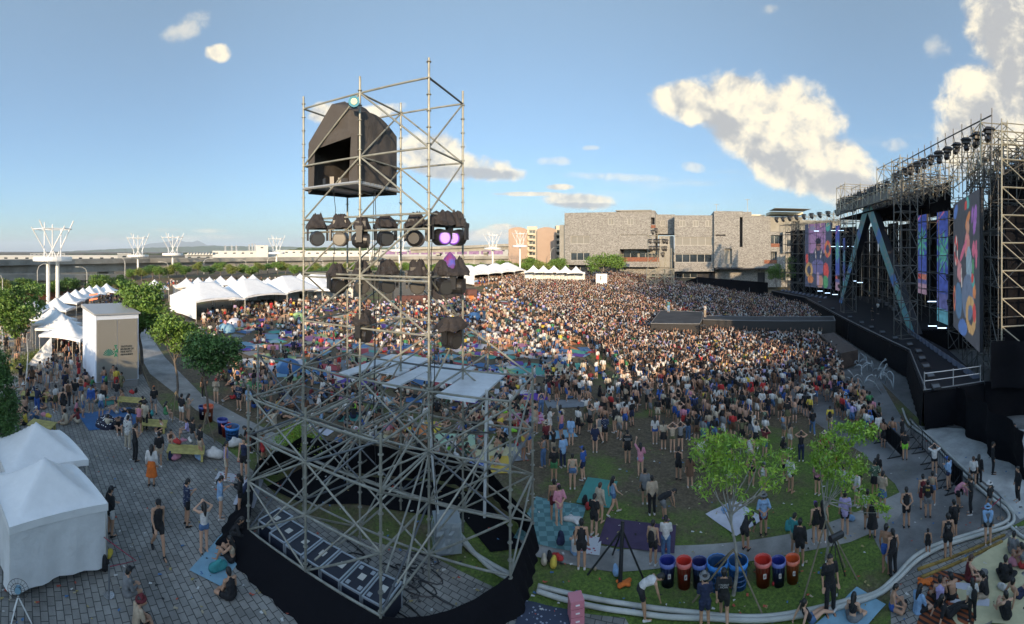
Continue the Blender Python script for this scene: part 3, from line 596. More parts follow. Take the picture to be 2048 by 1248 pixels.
# big marquees
def marquee(pts, depth, zeave, zridge, labels, group, wl=(), inv=1):
    for i in range(len(pts)-1):
        a, c = Vector(pts[i]), Vector(pts[i+1]); d = (c-a); L = d.length; d.normalize(); n = Vector((-d.y, d.x)); n = n if n.dot(a) > 0 else -n
        m_ = (a+c)/2+n*depth/2; rz = math.atan2(d.y, d.x); z0 = gz(m_.x, m_.y)
        tent(m_.x, m_.y, z0, L*.995, depth, zeave, zridge, rz, labels[i], group, wl[i] if i < len(wl) else '', 1.0, L*.35, name='marquee', nn=20)
mp_ = [(-39.0, 43.2), (-36.3, 51.0), (-34.1, 59.5), (-31.5, 67.8), (-28.9, 76.3)]
mp_ = [(-39.6, 43.8), (-36.6, 51.2), (-33.9, 58.9), (-31.3, 66.4), (-28.8, 74.4)]
marquee([mp_[i] for i in range(5)], 9.5, 2.6, 4.9, ['nearest wide white hipped marquee with a closed left wall', 'second wide white hipped marquee right of the nearest one', 'third wide white hipped marquee, partly behind the tower', 'farthest wide white hipped marquee, seen through the tower'], 'wide marquees shading the seated crowd', ['l', '', '', 'r'])
q0 = G(949, 573); q1 = G(1052, 560)
q0, q1 = Vector((q0.x, q0.y)), Vector((q1.x, q1.y)); qs = [q0.lerp(q1, k/4) for k in range(5)]
marquee(qs, 9, 2.5, 4.6, ['%s bay of the long white marquee right of the light tower' % s for s in ('leftmost', 'second', 'third', 'rightmost')], 'bays of the right marquee', ['l', '', '', 'r'])
# ================================================================ KIOSK
KW = mat('grey white panel', (0.62, 0.68, 0.78), .55); KG = mat('kiosk plinth', (0.22, 0.22, 0.22), .8)
k0 = G(191, 779); kr = math.hypot(k0.x, k0.y); fr = P(277, 770, kr*1.03); fx = Vector((fr.x-k0.x, fr.y-k0.y, 0)); kw = fx.length; kyaw = math.atan2(fx.y, fx.x); ktop = H-(631-HZ)/F*kr-k0.z
kio = empty('kiosk', 'tall windowless grey white kiosk with a green logo on its doors', 'kiosk', (k0.x, k0.y, k0.z), kyaw)
kd = 4.6; m_ = MB(); m_.box((kw/2, kd/2, .25), (kw-.1, kd-.1, .9)); m_.build('plinth', KG, kio)
m_ = MB(); m_.box((kw/2, kd/2, .5+(ktop-.5)/2), (kw, kd, ktop-.5)); m_.build('wall', KW, kio)
m_ = MB(); m_.add([(-.12, -.12, ktop+.003), (kw+.12, -.12, ktop+.003), (kw+.12, kd+.12, ktop+.003), (-.12, kd+.12, ktop+.003), (-.12, -.12, ktop+.12), (kw+.12, -.12, ktop+.12), (kw+.12, kd+.12, ktop+.3), (-.12, kd+.12, ktop+.3)], [(3,2,1,0),(4,5,6,7),(0,1,5,4),(1,2,6,5),(2,3,7,6),(3,0,4,7)]); m_.build('roof', mat('grey zinc', (.30, .31, .32), .45), kio)
for s in (0, 1):
    m_ = MB(); m_.box((kw*(.26+.48*s), -.02, .55+(ktop-.9)/2), (kw*.47, .03, ktop-.9)); dr = m_.build('door', KW, kio)
    for z in (.25, .5, .75, .95):
        for e_ in (.05, .43): m_.box((kw*(.26+.48*s)+(e_-.24)*kw, -.045, .55+(ktop-.9)*z), (.05, .03, .12))
    m_.build('hinge', LAMPM, dr)
GREEN = mat('logo green', (0.02, 0.22, 0.13), .6); INK = mat('dark ink', (0.04, 0.05, 0.05), .6)
def text(s, size, m, parent, loc, rot, name='lettering', bold=0.0):
    c = bpy.data.curves.new(name, 'FONT'); c.body = s; c.size = size; c.extrude = .004; c.offset = bold; c.resolution_u = 2
    o = bpy.data.objects.new(name, c); sc.collection.objects.link(o); dg = bpy.context.evaluated_depsgraph_get(); me = bpy.data.meshes.new_from_object(o.evaluated_get(dg)); bpy.data.objects.remove(o)
    me.materials.clear(); me.materials.append(m); q = put(name, me, parent, loc); q.rotation_euler = rot; return q
lz = ktop*.50
for k, ch in enumerate('TMA'): text(ch, .34, GREEN, kio, (kw*.475-.16, -.05, lz+.22-.30*k), (PI/2, 0, 0), bold=.02)
for k, ch in enumerate(('TAOYUAN', 'MUSEUM OF', 'FINE ARTS', '桃園市立美術館')): text(ch, .19 if k < 3 else .14, INK, kio, (kw*.57, -.05, lz+.27-.2*k), (PI/2, 0, 0), bold=.004)
m_ = MB()
for k in range(9):
    a = R(-60+18*k); c, s_ = math.cos(a+R(80)), math.sin(a+R(80)); p0 = Vector((kw*.30, -.045, lz-.32)); p1 = p0+Vector((c*.42, 0, s_*.5)); n_ = Vector((-s_, 0, c))*.035
    m_.add([p0, p1-n_*1.4, p1+Vector((c*.04, 0, s_*.05)), p1+n_*1.4], [(0, 1, 2, 3)])
m_.build('logo', mat('logo teal', (0.03, 0.16, 0.13), .6), kio); m_ = MB(); m_.lathe([(0, 0), (.07, 0), (.07, .01), (0, .01)], n=12); o_ = m_.build('logo_dot', mat('logo brown', (.15, .12, .07), .7), kio); o_.location = (kw*.42, -.05, lz+.16); o_.rotation_euler = (PI/2, 0, 0)
# ================================================================ TREES
LEAF = [mat('leaf green', (0.11, 0.20, 0.03), .6, var=.5, vscale=1.2), mat('leaf dark', (0.07, 0.15, 0.035), .6, var=.5, vscale=1.0), mat('leaf yellow green', (0.16, 0.20, 0.04), .6, var=.5, vscale=1.2), mat('leaf bright', (0.24, 0.36, 0.03), .5, var=.45, vscale=2.5, col2=(0.11, 0.24, 0.03))]
for l_ in LEAF: l_.node_tree.nodes['Principled BSDF'].inputs['Transmission Weight'].default_value = 0.0
BARK = mat('bark', (0.13, 0.11, 0.09), .95, var=.4, vscale=4); BARK2 = mat('pale bark', (0.26, 0.25, 0.22), .9, var=.35, vscale=6)
def crown_mesh(blobs, n, size, seed, aspect=.5, tight=.17):
    """leaf faces scattered in many small clumps through the volume of the blobs"""
    rg = np.random.default_rng(seed); V = []; vol = np.array([b_[3]**2*b_[4] for b_ in blobs]); vol = vol/vol.sum(); per = 26; nc = max(1, n//per); ctr = []
    for bi in rg.choice(len(blobs), nc, p=vol):
        x, y, z, rx, rzz = blobs[bi]; d = rg.normal(size=3); d /= np.linalg.norm(d); rad = rg.uniform(.25, 1)**.4; ctr.append((x+d[0]*rx*rad, y+d[1]*rx*rad, z+d[2]*rzz*rad, rx))
    C = np.array(ctr); idx = rg.integers(0, nc, n); cs = C[idx, 3]*tight+size*.8
    p = C[idx, :3]+rg.normal(size=(n, 3))*cs[:, None]*np.array([1, 1, .6]); a = rg.normal(size=(n, 3)); a /= np.linalg.norm(a, axis=1)[:, None]; b_ = np.cross(a, rg.normal(size=(n, 3))); b_ /= np.linalg.norm(b_, axis=1)[:, None]
    s = size*rg.uniform(.6, 1.3, n)[:, None]
    V = np.stack([p-a*s, p+b_*s*aspect, p+a*s, p-b_*s*aspect], 1).reshape(-1, 3)
    me = bpy.data.meshes.new('crown'); me.vertices.add(4*n); me.vertices.foreach_set('co', V.astype(np.float32).ravel()); me.loops.add(4*n); me.loops.foreach_set('vertex_index', np.arange(4*n)); me.polygons.add(n); me.polygons.foreach_set('loop_start', np.arange(0, 4*n, 4)); me.polygons.foreach_set('loop_total', np.full(n, 4)); me.update(); return me
def trunk_mb(h, r, limbs, lean=(0, 0)):
    m_ = MB(); top = Vector((lean[0], lean[1], h)); pts = [Vector((lean[0]*t+.04*h*math.sin(5*t), lean[1]*t, h*t)) for t in (0, .25, .5, .75, 1)]
    m_.path(pts, [r*1.25, r, r*.85, r*.7, r*.5], 8)
    for (t, p) in limbs:
        s = pts[0].lerp(top, t) if t < 1 else top; s = Vector((lean[0]*t+.04*h*math.sin(5*t), lean[1]*t, h*t)); e_ = Vector(p); m1 = s.lerp(e_, .5)+Vector((0, 0, -.08*(e_-s).length)); m_.path([s, m1, e_], [r*.5, r*.35, r*.12], 6)
    return m_
def tree(loc, rz, label, crown, trunk, leafm, barkm, group, scale=1.0, name='tree'):
    t = empty(name, label, 'tree', loc, rz, group); t.scale = (scale,)*3 if not isinstance(scale, tuple) else scale
    put('trunk', trunk, t); o_ = put('crown', crown, t)
    o_.data.materials.clear() if not o_.data.materials else None
    if not o_.data.materials: o_.data.materials.append(leafm)
    o_.material_slots[0].link = 'OBJECT'; o_.material_slots[0].material = leafm; return t
protos = []
for k in range(6):
    rg = np.random.default_rng(50+k); bl = [(rg.uniform(-1.5, 1.5), rg.uniform(-1.5, 1.5), rg.uniform(2.6, 4.6), rg.uniform(.8, 1.4), rg.uniform(.7, 1.1)) for _ in range(9)]
    protos.append((crown_mesh(bl, 5200, .15, k), trunk_mb(3.2, .14, [(.6+.08*i, (b_[0], b_[1], b_[2])) for i, b_ in enumerate(bl[:5])]).mesh('trunk')))
    protos[-1][1].materials.append(BARK)
far_trees = []
random.seed(11)
x = -10
while x < 1130:
    if not 120 < x < 215 or random.random() < .5:
        ytop = 556 if x < 60 else (565 if x < 120 else (546 if x < 300 else 530)) if x < 330 else (522 if x < 620 else (533 if x < 1000 else 516)); 
        if x >= 330: ytop = {0: 536, 1: 528, 2: 533, 3: 540}[int(x) % 4] if x < 900 else random.uniform(512, 528)
        else: ytop += random.uniform(-4, 6)
        far_trees.append((x, random.uniform(112, 132) if x > 250 else random.uniform(88, 98), ytop+random.uniform(-3, 3)))
    x += random.uniform(14, 24)
for i, (a, r, yt) in enumerate(far_trees):
    g = onground(a, r); h = H-(yt-HZ)/F*r-g.z; sc_ = max(.7, h/5.5); k = i % 6
    tree(g, random.uniform(0, 6), '%s leafy tree from the left in the green belt along the viaduct' % ordn(i), protos[k][0], protos[k][1], LEAF[[0, 2, 1, 0, 2, 0][k]], BARK, 'trees in the belt along the viaduct', (sc_*1.15, sc_*1.15, sc_))
def place_tree(pxc, pyb, blobs, n, size, seed, label, leafm, barkm, tr, group=None, r=None, aspect=.5, tight=.17):
    """blobs in pixels: (px, py, half width px, half height px, depth offset m)"""
    g = G(pxc, pyb) if r is None else onground(pxc, r); r = math.hypot(g.x, g.y); a0 = math.atan2(g.x, g.y); L = []
    for (bx, by, bw, bh, dd) in blobs: L.append(((bx-pxc)/F*r, dd, H-(by-HZ)/F*r-g.z, bw/F*r, bh/F*r))
    h = min(b_[2] for b_ in L); t = trunk_mb(max(.8, sum(b_[2] for b_ in L)/len(L)*.75), tr, [(.7+.28*i/len(L), (b_[0], b_[1], b_[2])) for i, b_ in enumerate(L)]).mesh('trunk'); t.materials.append(barkm)
    return tree(g, -a0, label, crown_mesh(L, n, size, seed, aspect, tight), t, leafm, barkm, group)
place_tree(280, 760, [(285,600,38,26,0),(262,585,24,18,1),(305,625,28,22,-.6),(300,585,25,20,.8),(275,640,20,24,0),(250,572,16,12,1),(300,655,18,14,.4)], 6500, .15, 1, 'leafy green tree rising behind the right edge of the grey kiosk', LEAF[0], BARK, .15, 'trees around the plaza', tight=.125, r=36)
place_tree(352, 830, [(345,650,34,20,0),(325,668,24,22,.5),(372,660,26,20,-.5),(350,690,18,16,0),(400,700,30,24,1),(385,672,22,16,.6),(330,650,16,12,-1)], 5600, .12, 2, 'young green tree with sunlit top leaning over the concrete path', LEAF[0], BARK, .09, 'trees around the plaza', tight=.125, r=30)
place_tree(412, 880, [(400,690,36,26,0),(438,705,36,26,.6),(455,690,26,18,-.3),(420,725,30,20,0),(390,715,22,20,-.6),(460,722,20,14,0)], 6200, .105, 3, 'dark green shaded tree beside the red and blue bins', LEAF[1], BARK, .08, 'trees around the plaza', tight=.125, r=26)
place_tree(30, 720, [(25,600,34,24,0),(60,585,26,18,1),(15,630,34,26,0),(45,625,28,22,-1),(0,600,26,24,0),(70,610,20,16,.5),(30,655,24,14,-.5)], 7000, .17, 4, 'dense green tree at the left edge above the stone steps', LEAF[0], BARK, .2, 'trees around the plaza', tight=.125, r=44)
place_tree(-12, 900, [(2,790,26,60,0),(12,840,26,40,.4),(-10,740,26,50,0),(20,868,20,18,0)], 9000, .07, 5, 'tall dark hedge-like shrub cut off by the left edge', LEAF[1], BARK, .08, 'trees around the plaza', tight=.125, r=19)
place_tree(600, 930, [(600,880,36,14,0),(575,888,26,12,.4),(625,882,26,14,-.3),(600,862,24,14,.1),(560,898,14,8,0)], 5000, .06, 6, 'low bright green tree behind the black fabric of the tower', LEAF[3], BARK, .05, None, r=22, aspect=.35)
place_tree(1467, 1190, [(1430,890,44,34,0),(1405,920,28,30,.3),(1470,905,40,28,-.2),(1450,945,44,26,.2),(1485,870,16,22,0),(1530,918,34,22,.5),(1560,940,38,22,.3),(1545,975,24,14,.3),(1420,965,30,18,-.2),(1478,985,22,12,0),(1590,950,16,10,.3),(1495,1000,18,12,-.3),(1520,890,18,12,0)], 3500, .085, 7, 'young staked tree with narrow bright leaves behind the blue bins', LEAF[3], BARK2, .055, 'young staked trees on the lawn', aspect=.26, tight=.10)
place_tree(1652, 1120, [(1660,895,36,30,0),(1690,875,34,22,.3),(1730,870,26,22,.2),(1640,930,24,20,.1),(1690,930,36,18,-.2),(1720,935,26,22,.3),(1690,975,30,14,0),(1740,1000,30,16,.2),(1765,1040,20,18,.3),(1655,955,18,14,0),(1635,880,18,16,0),(1790-25,1015,16,14,0)], 3900, .066, 8, 'young staked tree with round bright leaves right of the bins', LEAF[3], BARK2, .05, 'young staked trees on the lawn', aspect=.5, tight=.10)
place_tree(1205, 575, [(1192,522,18,11,0),(1210,518,20,11,1),(1225,528,18,9,0),(1188,532,14,9,0)], 4000, .2, 9, 'green tree standing in front of the museum ground floor', LEAF[0], BARK, .14, 'trees before the museum', r=108)
place_tree(1235, 572, [(1232,520,16,9,0),(1240,528,12,8,0)], 2200, .2, 19, 'smaller green tree touching the right side of the museum tree', LEAF[0], BARK, .12, 'trees before the museum', r=110)
place_tree(1553, 585, [(1550,540,14,12,0),(1560,550,12,10,0),(1545,552,10,8,0)], 2600, .17, 10, 'round green tree left of the far video screen', LEAF[0], BARK, .12, 'trees before the museum', r=108)
place_tree(1590, 585, [(1588,525,16,14,0),(1594,545,14,14,0),(1580,545,12,12,0)], 3200, .17, 12, 'taller green tree next to the far video screen edge', LEAF[0], BARK, .12, 'trees before the museum', r=104)
for k, (x_, y_) in enumerate([(-24.0, .5), (-20.5, -1.0), (-28.5, 2.2)]):
    tree((x_, y_, gz(x_, y_)), k*2.0, '%s tall leafy tree outside the left edge, shading the kiosk' % ordn(k), protos[k][0], protos[k][1], LEAF[0], BARK, 'trees shading the left plaza', 1.4)
# clipped hedge by the steps
hb = MB(); hp = [G(66, 750), G(62, 720), G(58, 690)]
g = G(64, 725); hm = crown_mesh([(0, -2.2, .5, .7, .5), (0, -.8, .5, .7, .5), (0, .6, .5, .7, .5), (0, 2.2, .5, .7, .5), (.4, -3.4, .5, .9, .5)], 6000, .06, 77); hm.materials.append(LEAF[2]); o_ = put('hedge', hm, None, g, R(35)); tag(o_, 'yellow green clipped hedge beside the stone steps', 'hedge')
# ================================================================ LIGHT TOWER
GALV = mat('galvanised tube', (0.25, 0.25, 0.215), .5, .35, var=.3, vscale=3)
GALVD = mat('dark tube', (0.10, 0.11, 0.12), .5, .5)
BLACKF = mat('black fabric', (0.006, 0.006, 0.008), .95, spec=.15, bump=.5, bscale=2.2)
CABF = mat('charcoal fabric', (0.055, 0.05, 0.048), .9, bump=.5, bscale=3.5)
BROWNF = mat('faded black fabric', (0.022, 0.019, 0.020), .85, bump=.6, bscale=4)
BPLAS = mat('black plastic', (0.02, 0.02, 0.022), .4)
P2_ = Vector((-5.406, 14.646, 0)); U_ = Vector((2.675, -.696, 0)); V_ = Vector((.819, 2.691, 0))
def nd(i, j, z): return P2_+U_*i+V_*j+Vector((0, 0, H+z))
LV = [5.75, 3.44, 1.27, -.86, -2.78, -4.62, -6.6, -8.27, -10.0]
tw = empty('light_tower', 'tall galvanised scaffold tower with lamps, a fabric cabin and a black skirt', 'scaffold tower', (P2_.x, P2_.y, gz(P2_.x, P2_.y)))
T0 = Vector(tw.location)
def tb(name, a, b_, r, m=GALV, n=7, extra=None):
    mb = MB(); mb.tube(Vector(a)-T0, Vector(b_)-T0, r, n)
    if extra: extra(mb)
    return mb.build(name, m, tw, smooth=False)
poles = {(-1,0):6.25,(0,0):6.35,(1,0):6.4,(-1,1):6.1,(0,1):6.2,(1,1):6.25,(2,0):-4.6,(-2,0):-4.2,(2,1):-4.3,(-2,1):-6.2,(-1,-1):-4.8,(0,-1):-4.9,(1,-1):-5.0,(0,2):-5.0,(1,2):-4.6,(-1,2):-6.5}
for (i, j), zt in poles.items():
    z0 = gz(*nd(i, j, 0).xy)-H
    def rings(mb, i=i, j=j, zt=zt, z0=z0):
        z = z0+.4
        while z < zt-.1:
            p = nd(i, j, z)-T0; mb.lathe([(.03, 0), (.085, 0), (.085, .025), (.03, .025)], p, 8); z += .54
    tb('upright', nd(i, j, z0), nd(i, j, zt), .042, extra=rings, n=9)
def rail(i0, j0, z0, i1, j1, z1, r=.038, nm='ledger', m=None):
    a, b_ = nd(i0, j0, z0), nd(i1, j1, z1)
    if m is None: m = GALVD if random.random() < .16 and z0 < -4 else GALV
    tb(nm, a, b_, r, m)
up = [(-1, 0), (0, 0), (1, 0), (-1, 1), (0, 1), (1, 1)]
random.seed(5)
for L_ in LV[:5]:
    for j in (0, 1): rail(-1, j, L_, 0, j, L_); rail(0, j, L_, 1, j, L_)
    for i in (-1, 0, 1): rail(i, 0, L_, i, 1, L_, m=GALVD if i == 1 and L_ == LV[0] else None)
B_ = [((0,0,0),(-1,0,1)),((0,0,1),(-1,0,2)),((0,0,2),(-1,0,3)),((-1,0,3),(-1,1,4)),((0,0,0),(1,0,1)),((0,0,1),(1,0,2)),((1,0,2),(0,0,3)),((1,0,3),(1,1,4)),((1,1,0),(1,0,1)),((1,1,1),(1,0,2)),
      ((0,1,0),(1,1,1)),((0,1,1),(1,1,2)),((0,1,0),(0,0,1)),((0,1,1),(0,0,2)),((-1,1,3),(0,1,2)),((0,0,3),(0,1,2)),((0,1,3),(-1,1,4)),((0,0,3),(1,0,4)),((-1,0,4),(0,0,3)),((0,1,3),(0,0,4)),((0,1,3),(1,1,4)),((1,1,4),(1,0,5)),((1,0,4),(0,0,5)),((0,0,4),(-1,0,5)),((0,1,4),(-1,1,5)),((1,1,4),(0,1,5)),((0,1,4),(0,0,5)),((1,1,4),(2,1,5))]
for (a, b_) in B_: rail(a[0], a[1], LV[a[2]], b_[0], b_[1], LV[b_[2]], .034, 'brace')
low = sorted(poles); LL = [-4.62, -5.2, -6.6, -8.27, -10.0]
for (i, j) in low:
    for (di, dj) in ((1, 0), (0, 1)):
        q = (i+di, j+dj)
        if q not in poles: continue
        top = min(poles[(i, j)], poles[q])
        for k, L_ in enumerate((-4.62, -6.6, -8.27, -10.0)):
            if L_ > top: L_ = -5.25 if k == 0 and top > -5.3 else None
            if L_ is None: continue
            rail(i, j, L_, q[0], q[1], L_)
        lv = [z for z in (-4.62, -6.6, -8.27, -10.0) if z <= top+.7]; lv = [min(z, top-.2) for z in lv]
        for k in range(len(lv)-1):
            if (i+j+k+di) % 2: rail(i, j, lv[k], q[0], q[1], lv[k+1], .034, 'brace')
            else: rail(q[0], q[1], lv[k], i, j, lv[k+1], .034, 'brace')
            if random.random() < .22: rail(i, j, lv[k+1], q[0], q[1], lv[k], .034, 'brace')
for k, (a, b_) in enumerate([((1.5, .6, -4.9), (1.48, .58, -9.4)), ((.80, .35, -5.6), (.95, .33, -9.2))]): tb('prop', nd(*a), nd(*b_), .055, mat('white tube', (.40, .42, .43), .4), 10)
random.seed(77)
for k in range(34):
    (i, j) = random.choice([q for q in low if q[0] < 2 and q[1] < 2]); di, dj = random.choice([(1, 1), (1, 0), (0, 1), (1, -1)])
    if (i+di, j+dj) in poles: z1 = random.uniform(-9.8, -6.5); rail(i+random.uniform(0, .3), j, z1, i+di-random.uniform(0, .2), j+dj, min(-4.7, z1+random.uniform(1.2, 3.2)), .032, 'brace', GALVD if k % 3 == 0 else GALV)
DECKM = mat('white deck board', (0.52, 0.56, 0.60), .5, var=.15, vscale=1.5)
un = U_.normalized(); vn = V_.normalized()
for (u0, u1, v0, v1) in [(-1.95,-1.4,1.2,5.2),(-1.3,.1,3.3,5.3),(.35,.95,.9,4.4),(1.0,2.55,2.3,4.7),(2.65,4.1,.7,4.1),(-.9,.2,2.3,3.2)]:
    p = P2_+Vector((0, 0, H-5.05)); mb = MB(); q = [p+un*a+vn*c-T0 for a, c in ((u0, v0), (u1, v0), (u1, v1), (u0, v1))]; mb.panel(*q, .07); mb.build('deck_board', DECKM, tw)
    for v in (v0+.4, (v0+v1)/2, v1-.4):
        mb = MB(); mb.tube(p+un*(u0-.1)+vn*v-T0-Vector((0, 0, .06)), p+un*(u1+.1)+vn*v-T0-Vector((0, 0, .06)), .035, 5); mb.build('deck_bearer', GALVD, tw)
# cabin
def cloth(mb, a, b_, c, d, nu, nv, amp, seed, mi=0, bulge=0.0, out=0.0):
    a, b_, c, d = map(Vector, (a, b_, c, d)); n = (b_-a).cross(d-a).normalized()
    def f(u, v):
        p = (a*(1-u)+b_*u)*(1-v)+(d*(1-u)+c*u)*v; e_ = min(u, 1-u, v, 1-v)*6; e_ = min(1, e_)
        k = mnoise.noise(Vector((u*3.1+seed, v*3.7, seed)))+.5*mnoise.noise(Vector((u*9+seed, v*8, 2)))+.35*math.sin(u*17+3*v+seed)
        return p+n*(amp*k*e_+out*math.sin(PI*u)*math.sin(PI*v))+Vector((0, 0, bulge*math.sin(PI*u)*v))
    mb.grid(f, nu, nv, mi); return mb
cb = MB(); q = lambda i, j, z: nd(i, j, z)-T0
f1, f2, b2, b1 = (-.93, .03), (-.05, .03), (-.05, .97), (-.93, .97)
cloth(cb, q(*f2, 2.45), q(*b2, 2.35), q(*b2, 4.75), q(*f2, 5.1), 18, 14, .09, 1, bulge=.32, out=.12)
cloth(cb, q(*b2, 2.35), q(*b1, 2.4), q(*b1, 4.9), q(*b2, 4.75), 12, 12, .06, 2); cloth(cb, q(*b1, 2.4), q(*f1, 2.3), q(*f1, 4.35), q(*b1, 4.9), 12, 12, .06, 3)
apex = (-.45, .25); cloth(cb, q(-.93, .03, 4.35), q(-.5, .03, 5.65), q(*apex, 5.9), q(*b1, 4.9), 10, 10, .06, 4)
cloth(cb, q(*f2, 5.1), q(*b2, 4.75), q(*apex, 5.9), q(-.5, .03, 5.65), 18, 10, .05, 5, bulge=0, out=.30)
cloth(cb, q(*f2, 5.1), q(*b2, 4.75), q(*b2, 4.78), q(*f2, 5.13), 18, 2, .0, 5, bulge=.32); cb.add([q(*apex, 5.9), q(*b2, 4.75), q(*b1, 4.9)], [(0, 1, 2)])
cloth(cb, q(-.93, .03, 4.0), q(-.05, .03, 4.3), q(-.05, .03, 5.1), q(-.5, .03, 5.65), 10, 6, .1, 6); cb.add([q(-.93, .03, 4.0), q(-.5, .03, 5.65), q(-.93, .03, 4.35)], [(0, 1, 2)])
cloth(cb, q(-.93, .02, 2.3), q(-.82, .02, 2.5), q(-.80, .02, 4.1), q(-.93, .02, 4.1), 4, 8, .05, 7); cloth(cb, q(-.2, .02, 2.6), q(-.05, .02, 2.5), q(-.05, .02, 4.3), q(-.16, .02, 4.3), 4, 8, .04, 8)
cb.build('fabric_cabin', CABF, tw, smooth=True)
mb = MB()
for k in range(11): mb.panel(*[q(i, j, 2.52) for i, j in ((-.98, .01+.088*k), (-.02, .01+.088*k), (-.02, .08+.088*k), (-.98, .08+.088*k))], .07)
for i in (-.98, -.5, -.02): mb.tube(q(i, 0, 2.48), q(i, 1, 2.48), .05, 6)
mb.tube(q(-1, 0, 2.52), q(0, 0, 2.52), .06, 6); mb.build('cabin_floor', mat('aluminium plank', (.42, .43, .43), .4, .6), tw)
random.seed(8)
for k in range(9):
    mb = MB(); i = random.uniform(-.8, -.2); mb.box(q(i, random.uniform(.1, .4), 2.75), (.3*random.uniform(.4, 1), .25, .28*random.uniform(.5, 1.2)), random.uniform(0, 3)); mb.build('equipment', BPLAS, tw)
mb = MB(); p = P(708, 204, 15.2)-T0; d_ = Vector((T0.x+p.x, T0.y+p.y, 0)).normalized(); mb.tube(p+d_*.1, p-d_*.06, .2, 20); bf = mb.build('siren', mat('teal plastic', (0.0, 0.16, 0.24), .5), tw)
mb = MB(); mb.tube(p-d_*.06, p-d_*.075, .11, 20); mb.build('siren_face', mat('pale yellow face', (.75, .75, .35), .5), bf)
# skirt
per = [(-1,-1),(0,-1),(1,-1),(2,0),(2,1),(1,2),(0,2),(-1,1.5),(-2,1),(-2,0),(-1,-1)]
cen = P2_+U_*.2+V_*.4
flare = {0:1.25,1:1.0,2:.75,3:.5,4:.25,5:.1,6:.1,7:.1,8:.1,9:.5,10:1.25}; topz = {0:-9.95,1:-10,2:-10,3:-9.95,4:-9.95,5:-9.7,6:-9.4,7:-9.2,8:-9.1,9:-9.4,10:-9.95}
for k in range(10):
    a, c = per[k], per[k+1]; A, C = nd(*a, topz[k]), nd(*c, topz[k+1]); oa = (A-cen); oa.z = 0; oa.normalize(); oc = (C-cen); oc.z = 0; oc.normalize()
    A0 = A+oa*flare[k]; C0 = C+oc*flare[k+1]; A0.z = gz(A0.x, A0.y)+.02; C0.z = gz(C0.x, C0.y)+.02
    def f(u, v, A=A, C=C, A0=A0, C0=C0, k=k):
        p = (A0*(1-u)+C0*u)*(1-v)+(A*(1-u)+C*u)*v; o_ = ((A-cen)*(1-u)+(C-cen)*u); o_.z = 0; o_.normalize()
        sag = (.35 if k == 2 else .05)*(1-(2*u-1)**2)*v
        w_ = (.05*math.sin(u*34+v*3)+.10*mnoise.noise(Vector((u*5+k*7, v*2.5, k))))*(1-v*.8)
        return p+o_*w_*min(1, min(u, 1-u)*8)-Vector((0, 0, sag))-T0
    mb = MB(); mb.grid(f, 26, 10); mb.build('skirt', BLACKF, tw, smooth=True)
gc = sheet('shade_sheet', [tuple(nd(i, j, 0).xy) for i, j in ((-1.9, .1), (-1.95, .95), (-1, 1.45), (0, 1.93), (.95, 1.93), (1.9, .98), (1.5, .75), (.9, 1.25), (.1, 1.0), (-.6, .75), (-1.2, .2))], BLACKF, .035); del gc['kind']; tag(gc, 'added black sheet deepening the shade on the ground inside the tower skirt', 'cloth')  # black sheet added to darken the ground inside the skirt
# lamps on the tower
LENS = mat('lens glass', (.03, .03, .03), .3)
PURP = mat('purple lamp', (.1, .03, .15), .4, emit=(.16, .05, .42), es=.9)
def crinkle(rad, h, seed, n=26):
    m_ = MB(); sd = random.Random(seed); prof = [(.12, h*sd.uniform(.5, 1)), (.35, h*sd.uniform(.8, 1.3)), (.6, h*sd.uniform(.5, .95)), (.78, h*.3), (.98, 0.0), (1.0, -.3*h), (.92, -.2*h)]
    vs = []; 
    for kk, (r_, z) in enumerate(prof):
        for k in range(n):
            a = 2*PI*k/n; q_ = 1+.30*mnoise.noise(Vector((math.cos(a)*1.6+seed*5, math.sin(a)*1.6, z*4)))+.07*math.sin(a*7+seed)
            vs.append((rad*r_*q_*math.cos(a), rad*.8*r_*q_*math.sin(a), z*q_+.05*mnoise.noise(Vector((a*2, seed*3, r_*3)))))
    fs = [(i*n+k, i*n+(k+1) % n, (i+1)*n+(k+1) % n, (i+1)*n+k) for i in range(len(prof)-1) for k in range(n)]+[tuple(range(n))]
    return m_.add(vs, fs)
def lamp(px_, py, r, label, seed, cover=True, tilt=0.0, led=False, cw=.40, hs=1.22):
    p = P(px_, py, r); t = empty('stage_lamp', label, 'stage lamp', p, -(px_-CX)/F+tilt, 'moving lamps hung on the light tower')
    h = MB(); h.tube((0, .18, 0), (0, -.24, -.03), .25*hs, 18, .22*hs); h.tube((0, .34, 0), (0, .18, 0), .16*hs, 14, .25*hs); h.build('lamp_body', BPLAS, t)
    l_ = MB(); l_.tube((0, -.24, -.03), (0, -.252, -.03), .185*hs, 18); ln = l_.build('lens', PURP if led else LENS, t)
    if led:
        for ri, nn in ((.05, 5), (.105, 10), (.16, 15)):
            for k in range(nn): d2 = MB(); a = 2*PI*k/nn; d2.tube((ri*math.cos(a), -.253, -.03+ri*math.sin(a)), (ri*math.cos(a), -.262, -.03+ri*math.sin(a)), .014, 6); d2.build('led', mat('led white', (.9, .8, 1), .4, emit=(.9, .75, 1), es=1.3), ln)
    y_ = MB(); 
    for s in (-1, 1): y_.box((s*.31*hs, 0, .16), (.07, .22, .5))
    y_.box((0, 0, .42), (.7*hs, .26, .16)); y_.build('yoke', BPLAS, t); b_ = MB(); b_.box((0, 0, .58), (.5, .4, .2)); b_.tube((-.15, 0, .6), (-.15, 0, .85), .03, 5); b_.tube((.15, 0, .6), (.15, 0, .85), .03, 5); b_.build('base', BPLAS, t)
    if cover: c_ = crinkle(cw, .36, seed).build('rain_cover', BROWNF, t, smooth=False); c_.location = (0, 0, .50)
    return t
